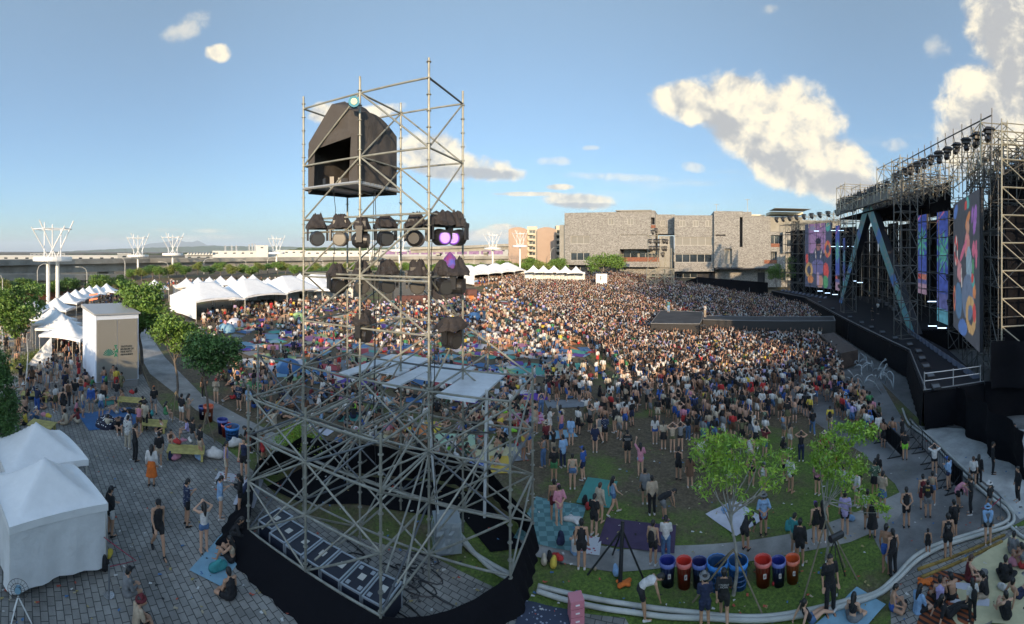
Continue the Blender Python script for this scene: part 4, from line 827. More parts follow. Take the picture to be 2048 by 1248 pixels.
for k, a in enumerate([(635,477,16.6,'leftmost lamp of the upper row on the light tower',0,.1),(681,477,16.2,'second lamp from the left in the upper row on the light tower',0,-.2),(724,480,15.7,'third lamp of the upper row, turned sideways beside a pole',0,1.3),(771,476,15.6,'fourth lamp of the upper row, left of the middle pole',0,.3),(832,477,15.1,'fifth lamp of the upper row, showing its black back',0,2.9),(883,474,15.0,'left purple lit lamp at the right end of the upper row',1,.5),(914,475,15.3,'right purple lit lamp at the right end of the upper row',1,-.5),
   (675,572,16.6,'leftmost lamp of the lower row, in front of a white tent',0,.5),(724,572,16.0,'second lamp of the lower row on the light tower',0,0),(774,570,15.8,'third lamp of the lower row, left of the dark sound tent',0,.2),(835,572,15.4,'fourth lamp of the lower row, in front of the dark sound tent',0,0),(888,573,15.0,'fifth lamp of the lower row under the blue hood',0,.4),(914,572,15.2,'rightmost lamp of the lower row, pointing down',0,1.2),(727,668,15.9,'single covered lamp left on the middle of the tower',0,1),(904,680,15.0,'single covered lamp right on the middle of the tower',0,.8)]):
    lamp(a[0], a[1], a[2], a[3], k*1.7, led=bool(a[4]), tilt=a[5], cw={5: .62, 6: .40, 12: .6, 13: .46, 14: .62}.get(k, .40+.03*math.sin(k*2.1)))
mb = MB(); mb.tube(q(-1, 0, .75), q(1, 0, .75), .04, 6); mb.build('lamp_bar', GALV, tw); mb = MB(); mb.tube(q(-1, 0, -1.0), q(1, 0, -1.0), .04, 6); mb.build('lamp_bar', GALV, tw)
p = P(900, 532, 15.2); mb = MB(); mb.lathe([(.02, .5), (.2, .3), (.36, .05), (.3, -.15), (.1, -.2)], (0, 0, 0), 12); tag(mb.build('hood', mat('blue red cloth', (.03, .05, .25), .7, var=.9, vscale=2.5, col2=(.2, .02, .08)), None, loc=p), 'pointed blue and red cloth hood on the right of the tower', 'hood')
for k, (i, j, z0, z1) in enumerate([(-.05, .4, 2.4, -8), (-.12, .45, 2.4, -9), (1.03, .02, 1.2, -9.5), (.98, .05, -.9, -9.8), (-.5, .1, 2.4, -.8), (.3, .02, 1.2, -2.7)]):
    mb = MB(); a = nd(i, j, z0)-T0; c = nd(i+.05*math.sin(k), j, z1)-T0; mb.path([a.lerp(c, u/8)+Vector((.06*math.sin(u*1.7+k), .05*math.cos(u*2+k), 0)) for u in range(9)], .014, 4); mb.build('hanging_cable', BPLAS, tw)
# flight cases
CASE = mat('case board', (0.012, 0.016, 0.03), .5); EDGE = mat('aluminium edge', (.45, .5, .55), .35, .6); LBL = mat('label white', (.5, .5, .46), .7)
A, C = nd(-1, -1, 0), nd(1, -1, 0); dirv = (C-A).normalized(); inn_ = Vector((-dirv.y, dirv.x, 0)); inn_ = inn_ if inn_.dot(V_) > 0 else -inn_; yaw = math.atan2(dirv.y, dirv.x); LN = (C-A).length
for k in range(7):
    p = A+dirv*(LN*(k+.55)/7.1)+inn_*(.78 if k else .95); p.z = gz(p.x, p.y)
    t = empty('flight_case', '%s black flight case with metal edges in the row inside the tower skirt' % ordn(k), 'case', p, yaw, 'flight cases inside the tower skirt')
    W_, D_, Hh = .70, 1.05, .75; m_ = MB(); m_.box((0, 0, Hh/2+.1), (W_, D_, Hh)); m_.build('case_body', CASE, t); m_ = MB(); e_ = .05
    for sx in (-1, 1):
        m_.box((sx*W_/2, 0, Hh+.1), (e_, D_+e_, e_))
        for sy in (-1, 1): m_.box((sx*W_/2, sy*D_/2, Hh/2+.1), (e_, e_, Hh-e_))
        m_.box((0, sx*D_/2, Hh+.1), (W_-e_, e_, e_)); m_.box((0, sx*D_/2, .1), (W_-e_, e_, e_))
    m_.build('edging', EDGE, t); m_ = MB(); m_.box((.02, .05, Hh+.108), (.2, .24, .012)); m_.build('label', LBL, t)
    for sx in (-1, 1):
        for sy in (-1, 1):
            if k > 4: m_ = MB(); m_.box((sx*.22, sy*.36, Hh+.11), (.12, .15, .02)); m_.build('corner_cup', EDGE, t)
            m_ = MB(); m_.lathe([(0, 0), (.05, 0), (.05, .09), (0, .09)], (sx*.28, sy*.42, 0), 8); m_.build('caster', BPLAS, t)
PLW = mat('clear plastic film', (.35, .40, .42), .25, alpha=.55)
p = G(893, 1105); t = empty('wrapped_rack', 'equipment rack under a translucent plastic sheet inside the tower skirt', 'equipment', p, .3)
m_ = MB(); m_.box((0, 0, .7), (.8, .7, 1.1)); m_.build('rack', mat('rack grey', (.12, .14, .16), .5), t); m_ = MB(); m_.box((0, 0, 1.28), (.95, .85, .04)); cloth(m_, (-.48, -.43, .3), (.48, -.43, .2), (.48, -.43, 1.3), (-.48, -.43, 1.3), 8, 8, .1, 3); cloth(m_, (.48, -.43, .2), (.5, .43, .3), (.48, .43, 1.3), (.48, -.43, 1.3), 8, 8, .1, 5); cloth(m_, (-.5, .43, .3), (-.48, -.43, .3), (-.48, -.43, 1.3), (-.48, .43, 1.3), 8, 8, .1, 8); m_.build('plastic_sheet', PLW, t)
# cables on the ground inside
for k in range(9):
    random.seed(30+k); c = G(random.uniform(720, 900), random.uniform(1120, 1200)); pts = []
    for a in range(14): pts.append(Vector((c.x+.5*math.cos(a*.7+k)+a*.08*math.cos(k*2), c.y+.35*math.sin(a*.6+k)+.05*a*math.sin(k*2), 0)))
    for p_ in pts: p_.z = gz(p_.x, p_.y)+.04
    m_ = MB(); m_.path(pts, .022, 5); tag(m_.build('cable', BPLAS), 'loose black cable coiled on the paving inside the tower skirt', 'cable', 'loose cables inside the tower skirt')
# ================================================================ STAGE
SM = mat('stage tube', (0.13, 0.125, 0.115), .5, .4); STW = mat('stage tube painted sunlit', (0.36, 0.33, 0.25), .5, .3); DECKB = mat('black stage deck', (.012, .013, .017), .7, spec=.25)  # sunlight put into the tube colour: dark copy inside, paler warm copy outside
def lattice(mb, o, u, v, nu, nv, bu, bv, zs, r=.045, br=.5, seed=0, faces=True):
    """scaffold frame with uprights, ledgers and braces"""
    rd = random.Random(seed); o = Vector(o); u = Vector(u).normalized(); v = Vector(v).normalized()
    g = lambda i, j, z: (o+u*bu*i+v*bv*j).to_3d()*1.0+Vector((0, 0, z))
    for i in range(nu+1):
        for j in range(nv+1):
            mb.tube(g(i, j, zs[0]), g(i, j, zs[-1]+.3), r, 5, cap=False)
            for k, z in enumerate(zs[1:]):
                if i < nu: mb.tube(g(i, j, z), g(i+1, j, z), r*.85, 4, cap=False)
                if j < nv: mb.tube(g(i, j, z), g(i, j+1, z), r*.85, 4, cap=False)
                if i < nu and rd.random() < br: s = 1 if seed == 2 else (i+k) % 2; mb.tube(g(i+s, j, zs[k]), g(i+1-s, j, z), r*.75, 4, cap=False)
                if j < nv and rd.random() < br*.8: s = (j+k) % 2; mb.tube(g(i, j+s, zs[k]), g(i, j+1-s, z), r*.75, 4, cap=False)
    return mb
def zr(a, b_, s):
    o = []; z = a
    while z < b_+.01: o.append(z); z += s
    return o
OUT = Vector((.88, -.47, 0)); SU = Vector((.47, .88, 0)); WU = Vector((.755, .656, 0)); WN = Vector((.656, -.755, 0))
stg = empty('stage', 'huge black scaffold concert stage on the right with banners and video screens', 'stage', (42, 36, 0)); S0 = Vector(stg.location)
def sp(name, mb, m, smooth=False):
    o_ = mb.build(name, m, stg, smooth); o_.matrix_parent_inverse = Matrix.Translation(-S0); return o_
zd = 1.9
deckp = [(23.0,16.2),(31.6,24.0),(39.7,39.9),(53.5,66.0),(57.5,80.0),(60.2,80.0),(59.5,66),(56,60),(64,52),(48,24),(38.9,31.7),(33.0,21.3),(26.8,13.7)]
deckp = [(23.0,16.2),(31.6,24.0),(39.7,39.9),(53.5,66.0),(56.5,82.0),(60.2,82.0),(60.0,66),(66,56),(48,22),(39.9,30.2),(33.6,20.8),(26.8,13.7)]
mb = MB(); mb.prism([Vector(p) for p in deckp], zd-.12, zd); sp('deck', mb, DECKB)
for k in range(len(deckp)):
    a, c = Vector(deckp[k]).to_3d(), Vector(deckp[(k+1) % len(deckp)]).to_3d(); n = max(6, int((c-a).length*2.2)); d = (c-a).normalized(); nn_ = Vector((d.y, -d.x, 0))
    if k in (5, 6, 7): continue
    def f(u, v, a=a, c=c, nn_=nn_, k=k, L=(c-a).length):
        p = a*(1-u)+c*u; return p+nn_*(-.02+.05*math.sin(u*L*5)*(1-v)-.15*(1-v))*(1 if k < 5 or k > 8 else -1)+Vector((0, 0, -.6+(zd-.13+.6)*v))
    mb = MB(); mb.grid(f, n, 4); sp('skirt', mb, BLACKF, True)
# front edge tubes, monitors along the edge
TRIM = mat('pale stage trim', (.17, .175, .18), .6)
mb = MB()
for k in (0, 1, 2, 3): a, c = Vector(deckp[k]).to_3d(), Vector(deckp[k+1]).to_3d(); mb.tube(a+Vector((.15, -.1, zd+.04)), c+Vector((.15, -.1, zd+.04)), .045, 5)
a, c = Vector(deckp[11]).to_3d(), Vector(deckp[0]).to_3d(); mb.tube(a+Vector((0, 0, zd+.04)), c+Vector((0, 0, zd+.04)), .04, 5)
sp('edge_trim', mb, TRIM)
mb = MB(); a = Vector((26.6, 13.9, zd)); c = Vector((23.1, 16.2, zd))
for t_ in (0, .5, 1): p = a.lerp(c, t_); mb.tube(p, p+Vector((0, 0, 1.2)), .04, 6)
for z in (.6, 1.1): mb.tube(a+Vector((0, 0, z)), c+Vector((0, 0, z)), .035, 6)
sp('guard_rail', mb, mat('rail steel', (.4, .4, .4), .4, .5))
def wedge(p, rz, label, group, m=BPLAS, s=1.0):
    mb = MB(); w_, d_, h = .6*s, .45*s, .4*s; mb.add([(-w_/2,-d_/2,0),(w_/2,-d_/2,0),(w_/2,d_/2,0),(-w_/2,d_/2,0),(-w_/2,-d_/2,h*.35),(w_/2,-d_/2,h*.35),(w_/2,d_/2,h),(-w_/2,d_/2,h)],[(3,2,1,0),(4,5,6,7),(0,1,5,4),(1,2,6,5),(2,3,7,6),(3,0,4,7)])
    o_ = mb.build('floor_monitor', m, None, loc=p); o_.rotation_euler = (0, 0, rz); g_ = MB(); g_.add([(-w_*.42,-d_*.42,h*.42),(w_*.42,-d_*.42,h*.42),(w_*.42,d_*.42,h*.94),(-w_*.42,d_*.42,h*.94)],[(0,1,2,3)]); g_.build('grille', mat('grille grey', (.10,.11,.12), .6), o_); return tag(o_, label, 'speaker', group)
for k in range(14):
    t_ = k/13; seg = 0 if t_ < .35 else (1 if t_ < .75 else 2); tt = (t_-[0,.35,.75][seg])/[.35,.4,.25][seg]; a, c = Vector(deckp[seg]), Vector(deckp[seg+1]); p = a.lerp(c, min(1, tt)); p = Vector((p.x+.7, p.y-.5, zd+.003))
    wedge(p, R(-30), 'low black floor monitor at the front edge of the stage', 'floor monitors along the front edge of the stage')
for k in range(16):
    a, c = Vector((27.4, 14.8)), Vector((38.6, 29.0)); p = a.lerp(c, k/15); wedge(Vector((p.x, p.y, zd+.003)), R(50), 'grey floor lamp at the back edge of the stage wing', 'floor lamps under the big screen', mat('monitor slate', (.10, .12, .17), .5), 1.15)
for k in range(12):
    a, c = Vector((55.3, 62)), Vector((58.2, 80)); p = a.lerp(c, k/11); wedge(Vector((p.x, p.y, zd+.003)), R(-90), 'small floor lamp on the far stage wing', 'floor lamps on the far stage wing', mat('monitor slate', (.10, .12, .17), .5), 1.0)
# scaffold masses
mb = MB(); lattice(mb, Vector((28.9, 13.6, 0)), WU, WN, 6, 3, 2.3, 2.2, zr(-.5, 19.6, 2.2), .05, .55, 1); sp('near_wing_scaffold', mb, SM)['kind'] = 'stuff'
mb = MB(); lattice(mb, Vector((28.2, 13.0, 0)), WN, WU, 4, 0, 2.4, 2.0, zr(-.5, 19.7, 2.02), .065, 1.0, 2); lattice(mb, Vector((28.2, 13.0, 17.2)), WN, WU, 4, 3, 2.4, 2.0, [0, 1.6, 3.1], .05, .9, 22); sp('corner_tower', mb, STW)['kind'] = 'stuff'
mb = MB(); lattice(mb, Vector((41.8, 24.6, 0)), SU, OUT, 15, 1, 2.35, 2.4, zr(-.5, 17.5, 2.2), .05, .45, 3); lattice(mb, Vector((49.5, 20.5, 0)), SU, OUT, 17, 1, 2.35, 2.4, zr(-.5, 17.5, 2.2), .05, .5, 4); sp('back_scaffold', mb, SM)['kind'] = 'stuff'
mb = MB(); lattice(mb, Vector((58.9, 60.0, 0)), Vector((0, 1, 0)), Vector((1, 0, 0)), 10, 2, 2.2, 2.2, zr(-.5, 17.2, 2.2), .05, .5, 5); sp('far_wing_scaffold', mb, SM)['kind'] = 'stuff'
# roof trusses
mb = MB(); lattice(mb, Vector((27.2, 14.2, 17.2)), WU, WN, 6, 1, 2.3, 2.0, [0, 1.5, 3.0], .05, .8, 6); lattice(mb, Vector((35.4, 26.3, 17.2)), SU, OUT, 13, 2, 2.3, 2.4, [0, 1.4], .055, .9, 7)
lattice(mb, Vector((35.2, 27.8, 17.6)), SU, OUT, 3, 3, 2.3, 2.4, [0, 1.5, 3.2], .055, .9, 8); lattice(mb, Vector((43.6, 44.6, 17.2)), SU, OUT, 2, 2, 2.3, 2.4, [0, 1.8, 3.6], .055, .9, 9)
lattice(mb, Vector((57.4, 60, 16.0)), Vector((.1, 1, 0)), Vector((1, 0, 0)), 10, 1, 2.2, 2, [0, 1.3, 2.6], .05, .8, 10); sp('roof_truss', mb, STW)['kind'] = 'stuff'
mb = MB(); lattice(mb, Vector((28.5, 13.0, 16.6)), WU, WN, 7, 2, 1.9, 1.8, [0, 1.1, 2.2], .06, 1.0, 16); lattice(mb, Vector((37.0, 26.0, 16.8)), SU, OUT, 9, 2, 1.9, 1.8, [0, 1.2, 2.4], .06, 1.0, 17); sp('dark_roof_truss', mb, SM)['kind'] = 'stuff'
mb = MB(); a, c = Vector((27.2, 13.3, 20.6)), Vector((37.9, 30.9, 20.6)); mb.tube(a, c, .06, 5)
for k in range(15): p = a.lerp(c, k/14); mb.tube(p-Vector((0, 0, 3.2)), p+Vector((0, 0, .5)), .045, 4); mb.tube(p-Vector((0, 0, 3.2)), a.lerp(c, min(1, (k+1)/14)), .035, 4)
sp('top_chord', mb, SM)['kind'] = 'stuff'
for (o_, n_) in (((35.0, 27.5), 3), ((44.4, 45.6), 2)):
    mb = MB(); lattice(mb, Vector((*o_, 0)), SU, OUT, 1, 1, 1.9, 1.9, zr(0, 20.6, 1.9), .055, 1, 11); sp('roof_column', mb, SM)
# roof girder and roof sheet
def slab(name, pts, z0, z1, m): mb = MB(); mb.prism([Vector(p) for p in pts], z0, z1); return sp(name, mb, m)
ro = Vector((40.5, 34.0)); r1 = ro+SU.xy*24; slab('roof_girder', [ro, r1, r1+OUT.xy*.5, ro+OUT.xy*.5], 17.4, 18.6, mat('girder grey', (.16, .16, .15), .6))
slab('roof_sheet', [ro+OUT.xy*.6, r1+OUT.xy*.6, r1+OUT.xy*13, ro+OUT.xy*13], 16.6, 16.8, BLACKF); 
mb = MB(); lattice(mb, Vector((ro.x+.1, ro.y, 18.6)), SU, OUT, 16, 1, 1.5, 1.2, [0, 1.1], .06, 1.0, 12); sp('dark_truss', mb, BPLAS)['kind'] = 'stuff'
random.seed(13)
for k in range(30):
    p = ro+SU.xy*(.8*k+random.uniform(-.2, .2)); mb = MB(); mb.box((p.x, p.y, 18.95+random.uniform(0, .5)), (.5, .4, random.uniform(.3, .8)), random.uniform(0, 2)); mb.tube((p.x, p.y, 18.6), (p.x+random.uniform(-.4, .4), p.y, 20), .05, 4); sp('roof_device', mb, BPLAS)
def hang(name, a, c, z0, z1, m, amp=.12, n=16):
    a, c = Vector((*a, 0)), Vector((*c, 0)); d = (c-a); nn_ = Vector((-d.y, d.x, 0)).normalized()
    def f(u, v): return a*(1-u)+d*0+c*u+nn_*(amp*math.sin(u*d.length*2.2)+amp*mnoise.noise(Vector((u*4, v*3, a.x))))+Vector((0, 0, z0+(z1-z0)*v))
    mb = MB(); mb.grid(f, n, 6); return sp(name, mb, m, True)
b0 = Vector((47, 21)); b1_ = b0+SU.xy*38
for k in range(12):
    a = b0+SU.xy*(5.4*k); c = b0+SU.xy*(5.4*k+5.35); hang('backdrop', a, c, -.5, 16.4-(k % 2)*.5, BLACKF)
hang('roof_drape', (31.4, 11.2), (43.5, 21.7), 14.2, 19.0, BLACKF); hang('roof_drape', (42.5, 26.0), (54.5, 48.5), 15.8, 19.2, BLACKF); hang('backdrop', (34.4, 7.2), (47, 18.0), -.5, 15.5, BLACKF); hang('backdrop', (29.6, 13.4), (36.0, 5.9), -.6, 14.5, BLACKF, .15); hang('backdrop', (62.0, 60), (62.8, 83), 0, 16, BLACKF)
hang('backdrop', (31.5, 8.3), (26.7, 13.6), -.9, 1.95, BLACKF, .15); hang('backdrop', (24.9, 14.9), (20.4, 8.0), -.8, 1.85, BLACKF, .25)
hang('line_array_cover', (43.0, 31.5), (43.9, 33.2), 3, 15.0, BLACKF, .05); hang('line_array_cover', (50.5, 50.0), (51.4, 51.7), 3, 15.0, BLACKF, .05)
# bracing sheet boxes at the right edge
hang('cloth_box', (26.4, 13.0), (30.8, 7.8), 1.6, 4.8, BLACKF, .22)
# A shaped arch
def painter(fn, nu, nv):
    return [fn((i+.5)/nu if 0 else i/nu, j/nv) for j in range(nv+1) for i in range(nu+1)]
def hue(x): 
    x %= 1; r_ = abs(x*6-3)-1; g_ = 2-abs(x*6-2); b_ = 2-abs(x*6-4); return tuple(min(1, max(0, q)) for q in (r_, g_, b_))
def arch_col(s, t, k):
    n_ = mnoise.noise(Vector((s*1.5+k*5, t*16, k)))+.5*mnoise.noise(Vector((s*5, t*50, k+3))); b_ = .5+.5*mnoise.noise(Vector((t*7+k, 2, 1)))
    base = Vector((.10, .25, .34)).lerp(Vector((.11, .30, .24)), min(1, max(0, .5+n_))) ; 
    if (t*9+k*.3) % 3.1 < .55: base = base.lerp(Vector((.05, .16, .50)), .8)
    if n_ > .45: base = base.lerp(Vector((.40, .24, .30)), .5)
    if n_ < -.5: base = base.lerp(Vector((.20, .40, .20)), .6)
    return (*base, 1)
AR = attr_mat('arch print', 0.0, .6); SCR = attr_mat('led screen', .75, .9)
FL = Vector((53.1, 55.8, zd)); FR = Vector((37.9, 27.8, zd)); AP = Vector((45.6, 42.0, 18.0))
arch = empty('arch', 'giant A shaped arch with a blue green print at the centre of the stage', 'arch', (45.5, 41.8, zd)); A0_ = Vector(arch.location); wn = (FR-FL).normalized(); bk = OUT*.9
for k, (foot, sgn) in enumerate(((FL, 1), (FR, -1))):
    w_ = 1.9; top_o = AP+Vector((0, 0, .6)); mb = MB(); N_ = 70; cols = []; off = wn*sgn*w_; 
    def f(u, v, foot=foot, off=off, sgn=sgn):
        outer = foot.lerp(AP+Vector((0, 0, 1.1))-wn*sgn*.3, v); inner = (foot+off).lerp(AP+off*.30+Vector((0, 0, -.8)), v); return outer.lerp(inner, u)-A0_
    mb.grid(f, 6, N_); cols = painter(lambda u, v: arch_col(u, v, k), 6, N_); nv0 = len(mb.v); mb.grid(lambda u, v: f(u, v)+bk, 6, N_); cols += cols
    for u in (0, 1):
        mb.grid(lambda s, v, u=u: f(u, v)+bk*s, 1, N_); cols += [(.02, .02, .025, 1)]*(2*(N_+1))
    mb.c = cols; mb.build('arm', AR, arch)
mb = MB(); mb.tube(AP-A0_-OUT*.05+Vector((0, 0, .1)), AP-A0_+OUT*.4+Vector((0, 0, .1)), 1.0, 20); mb.build('apex', mat('arch blue', (.03, .10, .28), .5, var=.6, vscale=1.2, col2=(.08, .2, .3)), arch); mb = MB(); mb.tube(AP-A0_-OUT*.1+Vector((0, 0, .1)), AP-A0_-OUT*.05+Vector((0, 0, .1)), .38, 16); mb.build('apex_eye', mat('arch pale', (.25, .35, .42), .5), arch)
# screens
def panel_screen(name, label, a, c, z0, z1, nu, nv, fn, em=True, cat='video screen', group=None):
    a, c = Vector((*a, 0)), Vector((*c, 0)); m_ = (a+c)/2; t = empty(name, label, cat, (m_.x, m_.y, z0), 0, group); d = c-a; n_ = Vector((-d.y, d.x, 0)).normalized(); n_ = n_ if n_.dot(m_) > 0 else -n_
    mb = MB(); mb.grid(lambda u, v: a-m_+d*u+Vector((0, 0, (z1-z0)*v)), nu, nv); mb.c = painter(fn, nu, nv); mb.build('picture', SCR if em else AR, t)
    mb = MB(); mb.panel(a-m_+n_*.03, c-m_+n_*.03, c-m_+n_*.03+Vector((0, 0, z1-z0)), a-m_+n_*.03+Vector((0, 0, z1-z0)), .25 if (c-a).cross(Vector((0, 0, 1))).dot(n_) > 0 else -.25); mb.build('housing', DARK, t); return t
def shapes(L, bgc):
    def f(u, v):
        c = bgc(u, v)
        for s in L:
            x, y = u-s[1], v-s[2]; ca, sa = math.cos(s[5]), math.sin(s[5]); X, Y = (x*ca+y*sa)/s[3], (-x*sa+y*ca)/s[4]; q_ = X*X+Y*Y
            if s[0] == 'e' and q_ < 1: c = s[6]
            elif s[0] == 'r' and .28 < q_ < 1: c = s[6] if (math.atan2(Y, X)*4/PI) % 2 < 1.2 or len(s) < 8 else s[7]
            elif s[0] == 'b' and abs(X) < 1 and abs(Y) < 1: c = s[6]
        n_ = 1+.25*mnoise.noise(Vector((u*20, v*26, 1))); return (c[0]*n_, c[1]*n_, c[2]*n_, 1)
    return f
OR, RD, TL, BL, SK, PK, GR, WT, YL, NV = (.30,.13,.06), (.30,.05,.05), (.05,.20,.20), (.05,.10,.26), (.26,.15,.11), (.28,.08,.14), (.05,.17,.09), (.30,.28,.28), (.26,.18,.09), (.02,.03,.07)
bgs = lambda u, v: (.036, .042, .055)
near = shapes([('e',.12,.93,.10,.05,.3,BL),('e',.62,.95,.06,.04,-.5,TL),('e',.55,.94,.05,.03,.2,RD),('e',.86,.82,.05,.10,-.4,(.16,.08,.26)),('e',.78,.86,.03,.06,-.4,(.16,.08,.26)),('e',.62,.83,.10,.035,.5,OR),
   ('r',.14,.62,.085,.12,0.05,RD,WT),('e',.60,.66,.09,.10,0,(.28,.13,.13)),('e',.62,.78,.06,.05,0,SK),('e',.66,.52,.10,.13,.1,(.13,.20,.26)),('e',.45,.62,.16,.03,.5,PK),('b',.28,.47,.08,.07,-.25,(.26,.13,.15)),('b',.38,.42,.02,.07,.1,WT),
   ('e',.82,.63,.05,.05,0,PK),('e',.90,.60,.03,.09,0,PK),('e',.80,.52,.03,.05,0,GR),('e',.62,.30,.22,.16,.1,(.07,.10,.16)),('r',.72,.19,.17,.13,0,YL),('e',.84,.36,.05,.05,0,OR),('e',.80,.42,.05,.04,0,TL),('e',.84,.22,.05,.06,0,RD),('r',.06,.24,.05,.10,0,OR,RD),('e',.25,.24,.15,.14,0,(.05,.10,.18)),('e',.42,.06,.18,.06,.1,BL),('e',.78,.44,.04,.03,0,RD)], bgs)
SU2 = -1
panel_screen('video_screen', 'big dark video screen with rings and figures, nearest on the right stage wing', (39.3, 23.8), (30.1, 15.8), 3.0, 16.0, 70, 84, near)
bgf = lambda u, v: (.17, .10, .20) if (.15 < u < .78 and v > .60) else (.035, .045, .08)
farf = shapes([('b',.47,.74,.32,.2,0,(.19,.12,.23)),('e',.5,.90,.3,.012,.2,(.10,.06,.15)),('e',.5,.80,.3,.012,-.2,(.10,.06,.15)),('e',.87,.93,.09,.06,0,TL),('e',.52,.47,.20,.17,0,(.03,.04,.08)),('e',.52,.66,.10,.085,0,(.17,.09,.09)),('e',.52,.725,.105,.05,0,(.015,.015,.03)),('b',.53,.655,.10,.012,0,(.01,.01,.02)),('b',.42,.52,.015,.07,.3,WT),('b',.62,.52,.015,.07,-.3,WT),('e',.5,.32,.25,.12,0,(.08,.08,.18)),
   ('r',.86,.60,.12,.13,.1,OR,RD),('r',.16,.27,.15,.12,0,YL),('e',.08,.45,.06,.08,0,RD),('e',.22,.12,.12,.06,0,OR),('e',.80,.27,.10,.12,.3,RD),('e',.78,.10,.10,.10,0,GR),('e',.58,.10,.12,.10,0,(.24,.14,.12)),('e',.30,.93,.12,.04,0,(.14,.14,.22)),('b',.50,.13,.05,.10,0,(.20,.16,.25))], bgf)
panel_screen('video_screen', 'far video screen showing a person in sunglasses with bright pool rings', (59.2, 73.0), (58.8, 64.0), 3.4, 16.9, 50, 70, farf)
def palm(k):
    def f(u, v):
        c = Vector((.03, .05, .20)) if v > .25 else Vector((.05, .06, .16))
        if abs(v-.93-(u-.5)*.12) < .008: c = Vector((.30, .10, .20))
        cx, cy = .45+.1*k, .60; d_ = math.hypot((u-cx)*.28, v-cy); a_ = math.atan2(v-cy, (u-cx)*.28)
        if d_ < .19*(.65+.35*math.sin(a_*9+k)) : c = Vector((.04, .20, .12)) if math.sin(a_*27) > 0 else Vector((.05, .13, .18))
        if v < .12: c = Vector((.05, .16, .22)) if k else Vector((.17, .12, .17))
        if k == 0 and abs(v-.2) < .03: c = Vector((.24, .10, .08)) if u > .4 else Vector((.22, .05, .05))
        n_ = 1+.5*mnoise.noise(Vector((u*5, v*30, k))); return (*(c*n_), 1)
    return f
panel_screen('banner_screen', 'tall blue palm tree banner left of the big right screen', tuple(P(1874, 500, 56).xy), tuple(P(1896, 500, 52.5).xy), 2.0, 16.8, 12, 90, palm(1), group=None)
panel_screen('banner_screen', 'shorter blue green banner with a pink streak, left of the palm banner', tuple(P(1836, 500, 60.5).xy), tuple(P(1853, 500, 57.5).xy), 5.2, 17.0, 12, 80, palm(0))
panel_screen('banner_screen', 'narrow teal banner right of the far video screen', tuple(P(1671, 500, 84).xy), tuple(P(1679, 500, 82).xy), 3.5, 16, 8, 60, palm(0)); panel_screen('banner_screen', 'thinnest grey teal banner beside the left arm of the arch', tuple(P(1686, 500, 80).xy), tuple(P(1690, 500, 79).xy), 4.5, 13.5, 6, 50, palm(1))
# lamps on the roof truss
def stage_lamp(p, rz, label, group, s=1.0, blue=False):
    mb = MB(); mb.box((0, 0, -.25*s), (.5*s, .5*s, .18*s)); mb.tube((0, .1, -.55*s), (0, -.3*s, -.65*s), .2*s, 8, .24*s); mb.box((0, 0, 0), (.8*s, .8*s, .22*s), taper=.5); mb.box((.26*s, 0, -.4*s), (.06, .2, .35)); mb.box((-.26*s, 0, -.4*s), (.06, .2, .35))
    o_ = mb.build('stage_lamp', BPLAS, None, loc=p); o_.rotation_euler = (0, 0, rz); m2 = MB(); m2.tube((0, -.3*s, -.65*s), (0, -.32*s, -.655*s), .19*s, 8); m2.build('lens', BLUEL if blue else LENS, o_); return tag(o_, label, 'stage lamp', group)
BLUEL = mat('blue lamp', (.02, .02, .2), .4, emit=(.08, .06, 1.0), es=2.5)
for k in range(13):
    a, c = Vector((27.3, 13.6, 19.7)), Vector((37.6, 30.4, 19.7)); p = a.lerp(c, k/12); stage_lamp(p, R(130)+.3*math.sin(k*2.3), 'black stage lamp clamped along the front roof truss', 'lamps along the front roof truss', 1.05+.1*math.sin(k*1.7))
for k in range(9):
    a, c = Vector((57.0, 60.5, 18.9)), Vector((58.6, 83, 18.9)); stage_lamp(a.lerp(c, k/8), R(90), 'small black lamp on the truss above the far screen', 'lamps above the far screen', 1.3)
for k, (x_, y_, r_) in enumerate([(1860,490,55),(1904,486,50),(1859,519,55),(1903,520,50),(1898,611,48),(1664,573,84),(1678,576,82),(1677,558,82),(1665,540,84),(1600,563,90),(1896,560,50)]):
    stage_lamp(P(x_, y_, r_)+Vector((0, 0, .6)), 2.2, 'small lamp glowing blue inside the stage scaffold', 'blue lamps in the stage scaffold', .8, True)
STRIP = mat('cool light strip', (.3, .4, .5), .4, emit=(.55, .75, 1), es=2.2)
for k, (x_, y_, r_) in enumerate([(1667,461,84),(1682,461,82),(1667,493,84),(1683,493,82),(1700,493,80),(1710,493,79),(1865,652,50),(1884,656,48),(1864,603,50),(1708,562,78),(1720,565,78),(1633,462,86),(1640,582,84),(1655,586,82),(1670,589,80)]):
    mb = MB(); mb.box((0, 0, 0), (1.0, .08, .08)); o_ = mb.build('light_strip', STRIP, None, loc=P(x_, y_, r_)); o_.rotation_euler = (0, 0, -(x_-CX)/F); tag(o_, 'short glowing light strip inside the stage scaffold', 'light strip', 'light strips in the stage scaffold')
